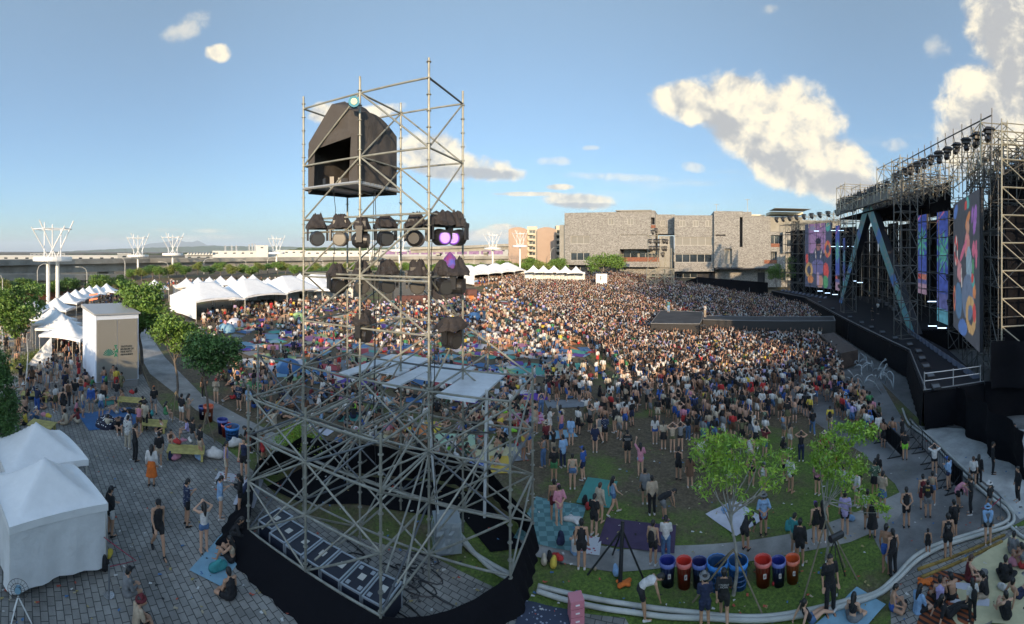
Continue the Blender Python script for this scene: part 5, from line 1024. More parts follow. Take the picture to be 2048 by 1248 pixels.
# drums, backline
for k, (x_, y_) in enumerate([(1775,612),(1790,622),(1760,606),(1740,590)]):
    p = Z(x_, y_, zd); DR = mat('drum shell', (.10, .10, .11), .3); lb_ = ['drum kit under the right arm of the arch', 'percussion set just right of the drum kit', 'small drum set left of the drum kit', 'farthest drum set on the dark stage'][k]; o_ = empty('drum_kit', lb_, 'drums', Vector((p.x, p.y, zd)))
    for nm_, pr_, c_ in (('drum', [(0, 0), (.5, 0), (.5, .5), (0, .5)], (0, 0, .1)), ('drum', [(0, 0), (.25, 0), (.25, .3), (0, .3)], (.7, .2, .5)), ('drum', [(0, 0), (.25, 0), (.25, .3), (0, .3)], (-.6, .3, .6)), ('cymbal', [(0, 0), (.4, -.03), (.4, -.05), (0, -.02)], (.9, 0, 1.2))): mb = MB(); mb.lathe(pr_, c_, 14); mb.build(nm_, DR, o_)
    mb = MB(); mb.tube((.9, 0, 0), (.9, 0, 1.2), .02, 5); mb.build('stand', DR, o_)
# thrust stage
def poly_deck(name, label, pts, z1, zb, m=DECKB, sk=BLACKF):
    V = [Vector((p[0], p[1])) for p in pts]; c = sum(V, Vector((0, 0)))/len(V); t = empty(name, label, 'stage', (c.x, c.y, zb)); mb = MB(); mb.prism([v-c for v in V], z1-.1-zb, z1-zb); mb.build('deck', m, t); sgn = 1 if sum(V[i].x*V[(i+1) % len(V)].y-V[(i+1) % len(V)].x*V[i].y for i in range(len(V))) > 0 else -1
    for i in range(len(V)):
        a, d = V[i]-c, V[(i+1) % len(V)]-c; L = (d-a).length; nn_ = Vector(((d-a).y, -(d-a).x)).normalized()*sgn
        def f(u, v, a=a, d=d, nn_=nn_, L=L): w_ = a.lerp(d, u)+nn_*(.03+(.06+.05*math.sin(u*L*6)+.03*math.sin(u*L*14))*(1-v)); return (w_.x, w_.y, -.5+(z1-.11-zb+.5)*v)
        mb = MB(); mb.grid(f, max(8, int(L*5)), 3); mb.build('skirt', sk, t, True)
    mb = MB()
    for i in range(len(V)): a, d = (V[i]-c).to_3d(), (V[(i+1) % len(V)]-c).to_3d(); e_ = Vector((0, 0, z1-zb+.03)); mb.tube(a+e_, d+e_, .05, 5)
    mb.build('edge_trim', TRIM, t); return t
SKT = mat('charcoal pleated skirt', (.035, .033, .032), .9)
poly_deck('thrust_stage', 'grey topped platform of the thrust stage standing in the crowd', [(17.2,51.5),(22.8,48.9),(24.6,52.0),(27.7,58.4),(22.5,62.4)], 1.9, 0, mat('worn grey deck', (.034, .036, .04), .75, var=.5, vscale=.5), SKT)
poly_deck('runway', 'long black runway joining the thrust platform to the main stage', [(24.7,51.9),(38.6,41.3),(41.0,44.2),(26.4,55.0)], 1.88, 0, mat('worn grey deck', (.055, .058, .065), .6), SKT)
p0, p1 = Z(1404, 650, 1.9), Z(1425, 676, 0.4); st_ = MB()
for k in range(8):
    t_ = k/8; p = p0.lerp(p1, t_); st_.box((p.x-p0.x, p.y-p0.y-.3, p.z), (.9, .35, .06), .6)
st_.tube((0, -.5, 1.9), (p1.x-p0.x, p1.y-p0.y-.5, .2), .05, 5); o_ = st_.build('stairs', BPLAS, None, loc=(p0.x, p0.y, 0)); tag(o_, 'black metal stairs leaning on the side of the thrust stage', 'stairs')
# dark sound tent in the crowd, brown cloth boxes
def clothbox(px0, px1, py0, py1, dep, m, label, name='sound_tent', cat='tent', amp=.15):
    a, c = G(px0, py1), G(px1, py1); zt = H-(py0-HZ)/F*math.hypot(a.x, a.y); d = Vector((c.x-a.x, c.y-a.y, 0)); n_ = Vector((-d.y, d.x, 0)).normalized(); n_ = n_ if n_.dot(a) > 0 else -n_; o_ = (a+c)/2; t = empty(name, label, cat, o_); q_ = [a-o_, c-o_, c-o_+n_*dep, a-o_+n_*dep]; zz = Vector((0, 0, zt-o_.z))
    for v in q_: v.z = 0
    mb = MB()
    for i in range(4): cloth(mb, q_[i], q_[(i+1) % 4], q_[(i+1) % 4]+zz, q_[i]+zz, 10, 8, amp, i+px0)
    mb.build('side_cloth', m, t, True); mb = MB(); cloth(mb, q_[0]+zz, q_[1]+zz, q_[2]+zz, q_[3]+zz, 8, 8, amp, 9); mb.build('top_cloth', m, t, True); return t
GREYC = mat('slate cloth', (.06, .065, .07), .9, bump=.4, bscale=2); MAROON = mat('faded maroon cloth', (.10, .045, .038), .9, var=.3, vscale=.6)
clothbox(788, 862, 556, 604, 5, GREYC, 'large slate cloth sound tent in the crowd behind the tower'); clothbox(862, 932, 558, 600, 5, BROWNF, 'black cloth sound tent behind the right tower pole'); clothbox(795, 860, 592, 612, 1.2, MAROON, 'faded maroon cloth barrier in front of the sound tent', 'cloth_barrier', 'barrier'); clothbox(935, 954, 579, 602, 2.2, MAROON, 'maroon cloth covered box right of the tower', 'covered_box', 'box')
clothbox(935, 949, 592, 604, 1, mat('orange case', (.55, .17, .04), .6), 'bright orange crate in front of the maroon box', 'crate', 'crate', .02)
# dark fences before the museum
def fence(pts, py_h, label, m, r_=None):
    W_ = [G(a, b_) for a, b_ in pts]; t = empty('fence', label, 'fence', W_[0])
    for i in range(len(W_)-1):
        a, c = W_[i]-W_[0], W_[i+1]-W_[0]; h0 = py_h[i]/F*math.hypot(W_[i].x, W_[i].y); h1 = py_h[i+1]/F*math.hypot(W_[i+1].x, W_[i+1].y); mb = MB(); cloth(mb, a, c, c+Vector((0, 0, h1)), a+Vector((0, 0, h0)), 14, 4, .12, i); mb.build('cloth_panel', m, t, True)
        for u in (0, .5): mb = MB(); p = a.lerp(c, u)+Vector((0, .1, 0)); mb.tube(p, p+Vector((0, 0, h0)), .05, 5); mb.build('post', LAMPM, t)
fence([(1215,560),(1284,567),(1350,572)], [12,14,14], 'dark maroon cloth fence in front of the museum entrance', MAROON)
fence([(1372,574),(1395,577),(1460,586),(1536,592)], [12,23,27,27], 'long black cloth fence running to the far stage wing', BLACKF)
# small scaffold tower with lamps before the museum
t = empty('lamp_scaffold', 'slim scaffold tower with purple lit lamps before the museum', 'scaffold tower', onground(1320, 100)); mb = MB(); r_ = 100
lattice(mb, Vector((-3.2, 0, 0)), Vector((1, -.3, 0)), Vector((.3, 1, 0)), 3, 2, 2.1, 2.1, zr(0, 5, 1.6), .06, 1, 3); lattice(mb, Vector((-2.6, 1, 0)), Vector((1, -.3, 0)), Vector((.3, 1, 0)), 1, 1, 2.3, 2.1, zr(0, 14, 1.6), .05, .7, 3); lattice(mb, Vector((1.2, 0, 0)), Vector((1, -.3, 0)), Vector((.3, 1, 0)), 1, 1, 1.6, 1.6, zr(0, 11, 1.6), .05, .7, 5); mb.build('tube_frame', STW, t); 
for k, (x_, y_) in enumerate([(1300,484),(1310,484),(1317,484),(1327,484),(1333,485),(1301,498),(1309,498),(1316,498),(1326,499),(1331,499),(1325,511),(1305,466),(1312,463)]):
    stage_lamp(P(x_, y_, 99)+Vector((0, 0, .6)), 0, 'small lamp on the slim scaffold tower before the museum', 'lamps on the slim scaffold tower', 1.2, False)
t = empty('sign_board', 'white board with a large F and scattered letters before the museum', 'sign', onground(1203, 100), -(1203-CX)/F); mb = MB(); mb.box((0, 0, 1.9), (2.6, .2, 3.8)); mb.build('board', WHITE, t); text('F', 1.7, INK, t, (-.45, -.115, 2.2), (PI/2, 0, 0)); text('A R T', .8, INK, t, (-1.1, -.115, 1.0), (PI/2, 0, 0))
# ================================================================ PEOPLE
def capsules(segs, vox, name, nside=12, smooth=2):
    """one continuous surface from tapered limbs: segs = (a, b, ra, rb, flat) , voxel remeshed"""
    mb = MB()
    for s in segs:
        a, b_, ra, rb = Vector(s[0]), Vector(s[1]), s[2], s[3]; fl = s[4] if len(s) > 4 else 1.0
        d = b_-a; L = max(d.length, 1e-4); z = d/L if d.length > 1e-4 else Vector((0, 0, 1)); x = Vector((1, 0, 0)); x = (x-z*x.dot(z)); x = x.normalized() if x.length > .1 else z.orthogonal().normalized(); y = z.cross(x)
        prof = [(-ra, 0.02), (-ra*.7, ra*.72), (0, ra)] + [(L*.5, (ra+rb)/2)] + [(L, rb), (L+rb*.7, rb*.72), (L+rb, 0.02)]
        vs = [a+z*h+(x*math.cos(2*PI*k/nside)+y*math.sin(2*PI*k/nside)*fl)*r_ for h, r_ in prof for k in range(nside)]; n = nside
        fs = [(i*n+k, i*n+(k+1) % n, (i+1)*n+(k+1) % n, (i+1)*n+k) for i in range(len(prof)-1) for k in range(n)]+[tuple(range(n-1, -1, -1)), tuple(range((len(prof)-1)*n, len(prof)*n))]
        mb.add(vs, fs)
    me = mb.mesh(name); o = bpy.data.objects.new('tmp', me); sc.collection.objects.link(o)
    m = o.modifiers.new('r', 'REMESH'); m.mode = 'VOXEL'; m.voxel_size = vox; m.use_smooth_shade = True
    if smooth: m2 = o.modifiers.new('s', 'SMOOTH'); m2.factor = .5; m2.iterations = smooth
    dg = bpy.context.evaluated_depsgraph_get(); out = bpy.data.meshes.new_from_object(o.evaluated_get(dg)); bpy.data.objects.remove(o); bpy.data.meshes.remove(me); out.name = name; return out
def hand(w_, d, side):
    """palm, four fingers and a thumb at wrist w_, pointing along d"""
    w_ = Vector(w_); d = Vector(d).normalized(); s = Vector((1, 0, 0))-d*d.x; s = s.normalized() if s.length > .2 else Vector((0, 1, 0)); c = d.cross(s)*side; S = [(w_, w_+d*.07, .026, .036, .5)]
    for k, L_ in enumerate((.066, .078, .073, .056)):
        b_ = w_+d*.085+c*0+s*(-.033+.022*k); S.append((b_, b_+d*L_*.55, .012, .011)); S.append((b_+d*L_*.55, b_+d*L_+Vector((0, .012, -.008)), .011, .009))
    t = w_+d*.03; th = s*side*(-1)
    S += [(t, t+d*.035+th*.045, .014, .013), (t+d*.035+th*.045, t+d*.07+th*.055, .012, .010)]; return S
def skel(**k):
    s = dict(pel=(0,0,.93), wai=(0,0,1.08), che=(0,0,1.27), nec=(0,-.01,1.43), hea=(0,.02,1.56), shl=(-.165,0,1.385), shr=(.165,0,1.385), ell=(-.215,-.03,1.12), elr=(.215,-.03,1.12), wrl=(-.225,.05,.88), wrr=(.225,.05,.88),
             hpl=(-.09,0,.90), hpr=(.09,0,.90), knl=(-.10,.03,.49), knr=(.10,.03,.49), anl=(-.105,-.02,.08), anr=(.105,-.02,.08)); s.update(k); return {a: Vector(b_) for a, b_ in s.items()}
def body_mesh(s, name):
    hd = (s['hea']-s['nec']).normalized(); fwd = s.get('fwd', Vector((0, 1, 0)))
    S = [(s['pel'], s['wai'], .130, .112, .72), (s['wai'], s['che'], .112, .145, .66), (s['che'], s['nec']-hd*.04, .145, .085, .62), (s['nec']-hd*.03, s['hea']-hd*.06, .052, .05),
         (s['hea']-hd*.045+fwd*.012, s['hea']+hd*.045, .066, .082, 1.12), (s['hea']+fwd*.085-hd*.005, s['hea']+fwd*.10-hd*.03, .012, .017), (s['hea']+fwd*.07-hd*.07, s['hea']+fwd*.078-hd*.07, .022, .02),
         (s['hea']+Vector((-.082, 0, 0)), s['hea']+Vector((-.088, -.01, .02)), .016, .016), (s['hea']+Vector((.082, 0, 0)), s['hea']+Vector((.088, -.01, .02)), .016, .016)]
    for q in 'lr':
        sg = -1 if q == 'l' else 1
        S += [(s['nec']-hd*.06, s['sh'+q], .055, .058), (s['sh'+q], s['el'+q], .050, .038), (s['el'+q], s['wr'+q], .038, .026)]+hand(s['wr'+q], s['wr'+q]-s['el'+q], sg)
        f = s['kn'+q]; a = s['an'+q]; S += [(s['hp'+q], f, .088, .056), (f, f.lerp(a, .35), .054, .055), (f.lerp(a, .35), a, .055, .034)]
        t = s.get('to'+q, a+Vector((0, .17, -.045))); S += [(a+Vector((0, -.04, -.045)) if a.z < .3 and 'to'+q not in s else a, t, .036, .034)]
    return capsules(S, .0155, name)
def top_mesh(s, name, sleeve=.45, low=0.0, r=1.0, loose=.018, crop=0):
    hd = (s['hea']-s['nec']).normalized(); p0 = s['pel'].lerp(s['wai'], .15 if not crop else .95)+(s['pel']-s['wai']).normalized()*low
    S = [(p0, s['wai'], (.135+loose)*r, .122+loose, .74), (s['wai'], s['che'], .122+loose, .150+loose, .68), (s['che'], s['nec']-hd*.055, .150+loose, .09, .64)] if not crop else [(s['wai'].lerp(s['che'], .35), s['che'], .125, .15+loose, .70), (s['che'], s['nec']-hd*.075, .150+loose, .085, .64)]
    for q in 'lr':
        S.append((s['nec']-hd*.075, s['sh'+q], .055, .066 if sleeve else .058))
        if sleeve: e = s['sh'+q].lerp(s['el'+q], min(1, sleeve*1.9)); S.append((s['sh'+q], e, .066, .062))
        if sleeve > .9: S.append((s['el'+q], s['wr'+q], .056, .044))
    return capsules(S, .021, name)
def bot_mesh(s, name, L=.5, r=.104, e=.085, waist=.55):
    S = [(s['pel'], s['pel'].lerp(s['wai'], waist), .148, .128, .76)]
    for q in 'lr':
        f = s['kn'+q]; a = s['an'+q]
        if L <= 1: S.append((s['hp'+q], s['hp'+q].lerp(f, L), r, e))
        else: S += [(s['hp'+q], f, r, .072), (f, f.lerp(a, L-1), .072, .062)]
    return capsules(S, .021, name)
def skirt_mesh(s, name, zl, r1):
    m = MB(); t = s['wai']; p = s['pel']; b_ = Vector((p.x, p.y, zl)); n = 28; vs = []
    for k, (c, r_) in enumerate([(t, .125), (p+Vector((0, 0, .02)), .165), (p.lerp(b_, .5), .19 if r1 > .2 else .175), (b_, r1)]):
        for i in range(n): a = 2*PI*i/n; q = r_*(1+(.05*math.sin(a*7) if k > 1 else 0)); vs.append((c.x+q*math.cos(a), c.y+q*.78*math.sin(a), c.z))
    return m.add(vs, [(i*n+k, i*n+(k+1) % n, (i+1)*n+(k+1) % n, (i+1)*n+k) for i in range(3) for k in range(n)]).mesh(name, True)
def hair_mesh(s, name, kind_):
    h = s['hea']; hd = (h-s['nec']).normalized(); f = s.get('fwd', Vector((0, 1, 0)))
    if kind_ == 'cap': S = [(h+hd*.03-f*.01, h+hd*.065, .096, .088, 1.08), (h+hd*.055+f*.07, h+hd*.05+f*.17, .055, .05, .25)]
    elif kind_ == 'bucket': S = [(h+hd*.05, h+hd*.11, .098, .08, 1.05)]+[(h+hd*.05+Vector((.14*math.cos(a), .14*math.sin(a), -.01)), h+hd*.05+Vector((.14*math.cos(a+.5), .14*math.sin(a+.5), -.01)), .03, .03) for a in [k*.5 for k in range(13)]]
    else:
        S = [(h+hd*.035-f*.022, h+hd*.055-f*.012, .092, .09, 1.08), (h-f*.045-hd*.02, h-f*.03+hd*.02, .07, .085)]
        if kind_ == 'long': b_ = s['nec'].lerp(s['che'], .75)-f*.125; S += [(h-f*.06, s['nec']-f*.085, .075, .062), (s['nec']-f*.085, b_, .065, .035), (h-f*.02+Vector((-.07, 0, 0)), s['nec']+Vector((-.075, -.02, .0)), .035, .02), (h-f*.02+Vector((.07, 0, 0)), s['nec']+Vector((.075, -.02, .0)), .035, .02)]
        if kind_ == 'bun': S += [(h+hd*.11-f*.05, h+hd*.12-f*.055, .045, .04)]
        if kind_ == 'tail': S += [(h-f*.1+hd*.03, h-f*.14-hd*.1, .03, .03), (h-f*.14-hd*.1, h-f*.10-hd*.2, .03, .012)]
    return capsules(S, .017, name)
def shoe_mesh(s, name, side):
    S = []
    for q in side:
        a = s['an'+q]; t = s.get('to'+q)
        if t is None: S += [(a+Vector((0, -.035, -.045)), a+Vector((0, .15, -.05)), .044, .042, .8), (a+Vector((0, 0, -.03)), a, .042, .04)]
        else: S += [(a, t, .044, .042, .9)]
    return capsules(S, .017, name)
V = Vector
POSES = {
 'stand': skel(),
 'sway': skel(pel=(.03,0,.92), wai=(.02,0,1.07), hpl=(-.06,0,.90), hpr=(.12,0,.89), knl=(-.10,.10,.49), anl=(-.14,.06,.08), knr=(.12,.02,.48), anr=(.10,-.03,.08), ell=(-.26,-.05,1.14), wrl=(-.17,.04,.97), elr=(.24,-.06,1.12), wrr=(.20,.03,.89)),
 'phone': skel(hea=(0,.05,1.55), ell=(-.20,.02,1.13), elr=(.20,.02,1.13), wrl=(-.06,.22,1.20), wrr=(.07,.23,1.21), knl=(-.11,.04,.49), anl=(-.12,0,.08)),
 'walk': skel(knl=(-.09,.20,.52), anl=(-.09,.30,.10), knr=(.09,-.06,.50), anr=(.09,-.34,.16), tor=(.09,-.22,.04), ell=(-.22,-.12,1.13), wrl=(-.21,-.10,.90), elr=(.22,.07,1.13), wrr=(.20,.25,.97)),
 'shade': skel(ell=(-.33,.10,1.46), wrl=(-.10,.14,1.60), elr=(.33,.10,1.46), wrr=(.11,.14,1.61)),
 'wave': skel(ell=(-.27,.06,1.60), wrl=(-.22,.08,1.84), elr=(.24,.04,1.14), wrr=(.16,.18,1.22)),
 'cheer': skel(ell=(-.27,.04,1.60), wrl=(-.20,.05,1.84), elr=(.27,.04,1.60), wrr=(.22,.08,1.84)),
 'bend': skel(pel=(0,-.12,.90), wai=(0,-.02,1.02), che=(0,.18,1.08), nec=(0,.33,1.10), hea=(0,.45,1.12), fwd=(0,.5,-.86), shl=(-.165,.28,1.07), shr=(.165,.28,1.07), ell=(-.20,.34,.83), elr=(.20,.34,.83), wrl=(-.12,.40,.60), wrr=(.12,.40,.60), hpl=(-.09,-.12,.87), hpr=(.09,-.12,.87), knl=(-.11,-.04,.48), knr=(.11,-.04,.48)),
 'arms': skel(ell=(-.24,-.02,1.15), elr=(.24,-.02,1.15), wrl=(.06,.15,1.16), wrr=(-.06,.14,1.19)),
 'back': skel(ell=(-.25,-.08,1.13), elr=(.25,-.08,1.13), wrl=(-.06,-.15,.99), wrr=(.06,-.16,.98)),
 'lotus': skel(pel=(0,0,.13), wai=(0,.01,.28), che=(0,.05,.46), nec=(0,.09,.61), hea=(0,.14,.73), shl=(-.165,.07,.57), shr=(.165,.07,.57), ell=(-.23,.12,.31), elr=(.23,.12,.31), wrl=(-.14,.32,.20), wrr=(.14,.32,.20), hpl=(-.10,.02,.12), hpr=(.10,.02,.12), knl=(-.33,.34,.14), knr=(.33,.34,.14), anl=(.08,.42,.08), anr=(-.10,.50,.07), tol=(.20,.42,.05), tor=(-.24,.48,.05)),
 'hug': skel(pel=(0,0,.13), wai=(0,-.01,.29), che=(0,.02,.47), nec=(0,.06,.62), hea=(0,.10,.74), shl=(-.165,.04,.58), shr=(.165,.04,.58), ell=(-.24,.22,.42), elr=(.24,.22,.42), wrl=(-.06,.44,.40), wrr=(.06,.44,.38), hpl=(-.09,.03,.13), hpr=(.09,.03,.13), knl=(-.13,.38,.44), knr=(.13,.38,.44), anl=(-.12,.52,.08), anr=(.12,.52,.08)),
 'lean': skel(pel=(0,0,.12), wai=(0,-.08,.26), che=(0,-.17,.42), nec=(0,-.22,.57), hea=(0,-.20,.70), shl=(-.165,-.22,.53), shr=(.165,-.22,.53), ell=(-.24,-.36,.30), elr=(.24,-.36,.30), wrl=(-.26,-.46,.09), wrr=(.26,-.46,.09), hpl=(-.09,.03,.12), hpr=(.09,.03,.12), knl=(-.10,.46,.17), knr=(.12,.42,.27), anl=(-.10,.86,.09), anr=(.14,.80,.08), tol=(-.12,.90,.20), tor=(.16,.90,.16)),
 'seat': skel(pel=(0,0,.52), wai=(0,0,.67), che=(0,.03,.85), nec=(0,.06,1.0), hea=(0,.10,1.12), shl=(-.165,.04,.96), shr=(.165,.04,.96), ell=(-.22,.10,.70), elr=(.22,.10,.70), wrl=(-.10,.32,.66), wrr=(.10,.32,.66), hpl=(-.09,.04,.50), hpr=(.09,.04,.50), knl=(-.12,.44,.48), knr=(.12,.44,.48), anl=(-.12,.46,.08), anr=(.12,.46,.08)),
 'squat': skel(pel=(0,-.10,.34), wai=(0,-.02,.47), che=(0,.10,.62), nec=(0,.19,.76), hea=(0,.26,.87), shl=(-.165,.16,.72), shr=(.165,.16,.72), ell=(-.24,.30,.50), elr=(.24,.30,.50), wrl=(-.10,.46,.42), wrr=(.10,.46,.42), hpl=(-.09,-.08,.33), hpr=(.09,-.08,.33), knl=(-.16,.26,.50), knr=(.16,.26,.50), anl=(-.13,.02,.08), anr=(.13,.02,.08)),
 'lying': skel(pel=(0,0,.11), wai=(0,-.15,.12), che=(0,-.34,.13), nec=(0,-.50,.13), hea=(0,-.63,.15), fwd=(0,0,1), shl=(-.165,-.46,.12), shr=(.165,-.46,.12), ell=(-.28,-.25,.08), elr=(.30,-.60,.10), wrl=(-.20,-.02,.12), wrr=(.16,-.78,.10), hpl=(-.09,.03,.11), hpr=(.09,.03,.11), knl=(-.11,.40,.22), knr=(.11,.44,.12), anl=(-.11,.78,.07), anr=(.11,.86,.07), tol=(-.12,.84,.2), tor=(.12,.92,.2)),
}
SITS = ('lotus', 'hug', 'lean', 'lying', 'squat'); MC = {}
def pm(kind_, pose, *a):
    k = (kind_, pose)+a
    if k not in MC:
        s = POSES[pose]
        if kind_ == 'body': m = body_mesh(s, 'body')
        elif kind_ == 'top': m = {'tee': lambda: top_mesh(s, 'top', .45), 'tank': lambda: top_mesh(s, 'top', 0, loose=.008), 'shirt': lambda: top_mesh(s, 'top', 1.0, .03), 'loose': lambda: top_mesh(s, 'top', .52, .10, 1.12, .03), 'crop': lambda: top_mesh(s, 'top', 0, 0, 1, .004, 1)}[a[0]]()
        elif kind_ == 'bot':
            st = pose in SITS or pose in ('seat', 'walk', 'bend')
            m = {'shorts': lambda: bot_mesh(s, 'bottom', .55), 'hot': lambda: bot_mesh(s, 'bottom', .25), 'pants': lambda: bot_mesh(s, 'bottom', 1.85), 'skirt': lambda: bot_mesh(s, 'bottom', .4, .12, .115) if st else skirt_mesh(s, 'bottom', .62, .215), 'dress': lambda: bot_mesh(s, 'bottom', .85, .125, .12) if st else skirt_mesh(s, 'bottom', .42, .24)}[a[0]]()
        elif kind_ == 'hair': m = hair_mesh(s, 'hair', a[0])
        elif kind_ == 'shoe': m = shoe_mesh(s, 'shoe', a[0])
        m.materials.clear(); m.materials.append(None) if 0 else m.materials.append(MATS['white paint']); MC[k] = m
    return MC[k]
COLS = {'black': (.012,.012,.014), 'white': (.56,.55,.53), 'grey': (.17,.175,.18), 'navy': (.014,.022,.06), 'blue': (.03,.09,.32), 'light blue': (.22,.36,.55), 'beige': (.40,.32,.23), 'pink': (.52,.22,.28), 'red': (.40,.03,.03), 'orange': (.60,.14,.02), 'yellow': (.60,.45,.06), 'green': (.05,.20,.08), 'olive': (.10,.10,.05), 'brown': (.13,.07,.04), 'purple': (.12,.06,.25), 'teal': (.04,.25,.26), 'cream': (.44,.38,.29), 'denim': (.07,.14,.27), 'lime': (.25,.6,.05), 'lilac': (.40,.34,.58), 'maroon': (.12,.015,.02)}
CM = {k: mat('cloth '+k, v, .85, var=.3, vscale=4, bump=.7, bscale=7) for k, v in COLS.items()}
def pattern(name, c1, c2, s_):
    m = mat('cloth '+name, c1, .85); t = m.node_tree; c = mnode(m, 'ShaderNodeTexCoord'); k = mnode(m, 'ShaderNodeTexVoronoi'); k.inputs['Scale'].default_value = s_; t.links.new(c.outputs['Object'], k.inputs[0]); r_ = mnode(m, 'ShaderNodeValToRGB'); r_.color_ramp.interpolation = 'CONSTANT'; r_.color_ramp.elements[0].color = (*c2, 1); r_.color_ramp.elements[1].color = (*c1, 1); r_.color_ramp.elements[1].position = .3; t.links.new(k.outputs[0], r_.inputs[0]); t.links.new(r_.outputs[0], t.nodes['Principled BSDF'].inputs['Base Color']); return m
CM['patterned navy'] = pattern('patterned navy', (.015,.025,.06), (.3,.32,.36), 14); CM['patterned white'] = pattern('patterned white', (.5,.5,.48), (.12,.08,.1), 13); CM['floral green'] = pattern('floral green', (.06,.11,.07), (.4,.38,.3), 12)
SKIN = [mat('skin light', (.50,.30,.20), .6), mat('skin mid', (.40,.23,.145), .6), mat('skin tan', (.30,.16,.095), .6)]
HAIRM = {'black': mat('hair black', (.010,.009,.009), .5), 'brown': mat('hair brown', (.06,.03,.018), .5)}
GR = 'people of the crowd near the viewpoint'
def omat(o, m): o.material_slots[0].link = 'OBJECT'; o.material_slots[0].material = m
NPEOPLE = [0]; PLAB = {}
def person(p, rz, pose, top, tc_, bot, bc, hair='short', hc='black', shoe='white', sk=0, h=1.68, place='', extra='', group=GR, label=None):
    p = Vector(p); o = put('person', pm('body', pose), None, p, rz); o.scale = (h/1.66,)*3; omat(o, SKIN[sk])
    def child(n, me, m): c = put(n, me, o); omat(c, m); return c
    if top != 'bare': child('top', pm('top', pose, 'crop' if top == 'bikini' else top), CM[tc_])
    child('bottom', pm('bot', pose, bot), CM[bc])
    child('cap' if hair in ('cap', 'bucket') else 'hair', pm('hair', pose, hair), CM[hc] if hair in ('cap', 'bucket') else HAIRM.get(hc, HAIRM['black']))
    if hair in ('cap', 'bucket'): child('hair', pm('hair', pose, 'short'), HAIRM['black'])
    if shoe != 'barefoot':
        child('shoe', pm('shoe', pose, 'l'), CM[shoe]); child('shoe', pm('shoe', pose, 'r'), CM[shoe])
    s = POSES[pose]
    if extra == 'backpack' and pose not in SITS:
        m = MC.setdefault(('pack', pose), capsules([(s['che']+V((0, -.2, .02)), s['wai']+V((0, -.2, 0)), .12, .14, .7)], .025, 'pack'))
        if not m.materials: m.materials.append(MATS['white paint'])
        child('backpack', m, CM['black'])
    if extra == 'towel':
        m = MC.setdefault(('towel', pose), capsules([(s['shl']+V((0, -.05, .05)), s['shr']+V((0, -.05, .05)), .07, .07), (s['shl']+V((0, -.1, 0)), s['wai']+V((-.1, -.16, .05)), .07, .09, .5), (s['shr']+V((0, -.1, 0)), s['wai']+V((.1, -.16, .05)), .07, .09, .5)], .025, 'towel'))
        if not m.materials: m.materials.append(MATS['white paint'])
        child('towel', m, CM['light blue'])
    if label is None:
        tn = {'tee': 't-shirt', 'tank': 'tank top', 'shirt': 'long shirt', 'loose': 'loose t-shirt', 'crop': 'crop top', 'bikini': 'bikini top'}; bn = {'shorts': 'shorts', 'hot': 'short shorts', 'pants': 'trousers', 'skirt': 'skirt', 'dress': 'long skirt'}
        hn = {'short': '', 'long': 'long hair, ', 'bun': 'hair bun, ', 'tail': 'ponytail, ', 'cap': hc+' cap, ', 'bucket': hc+' sun hat, '}[hair]
        act = {'stand': 'standing', 'sway': 'standing', 'phone': 'holding a phone', 'walk': 'walking', 'shade': 'shading their eyes', 'wave': 'one arm raised', 'cheer': 'both arms raised', 'bend': 'bending', 'arms': 'arms folded', 'back': 'hands behind back', 'lotus': 'sitting cross-legged', 'hug': 'sitting knees up', 'lean': 'sitting legs out', 'seat': 'seated', 'squat': 'squatting', 'lying': 'lying down'}[pose]
        a0_ = 'bare-chested person in' if top == 'bare' else 'person in %s %s,' % (tc_, tn[top])
        for hh_, aa_ in ((hn, act), (hn, '' if act == 'standing' else act), ('', act), ('', '')):
            label = ' '.join(('%s %s %s, %s%s %s' % (a0_, bc, bn[bot], hh_, aa_, place)).split())
            if len(label.split()) <= 16: break
    o['label'] = label; o['category'] = 'person'; o['group'] = group; NPEOPLE[0] += 1; PLAB[label] = PLAB.get(label, 0)+1; return o
def face(px_, deg=0.0): return -(px_-CX)/F+R(deg)     # 0 = facing away from the viewpoint
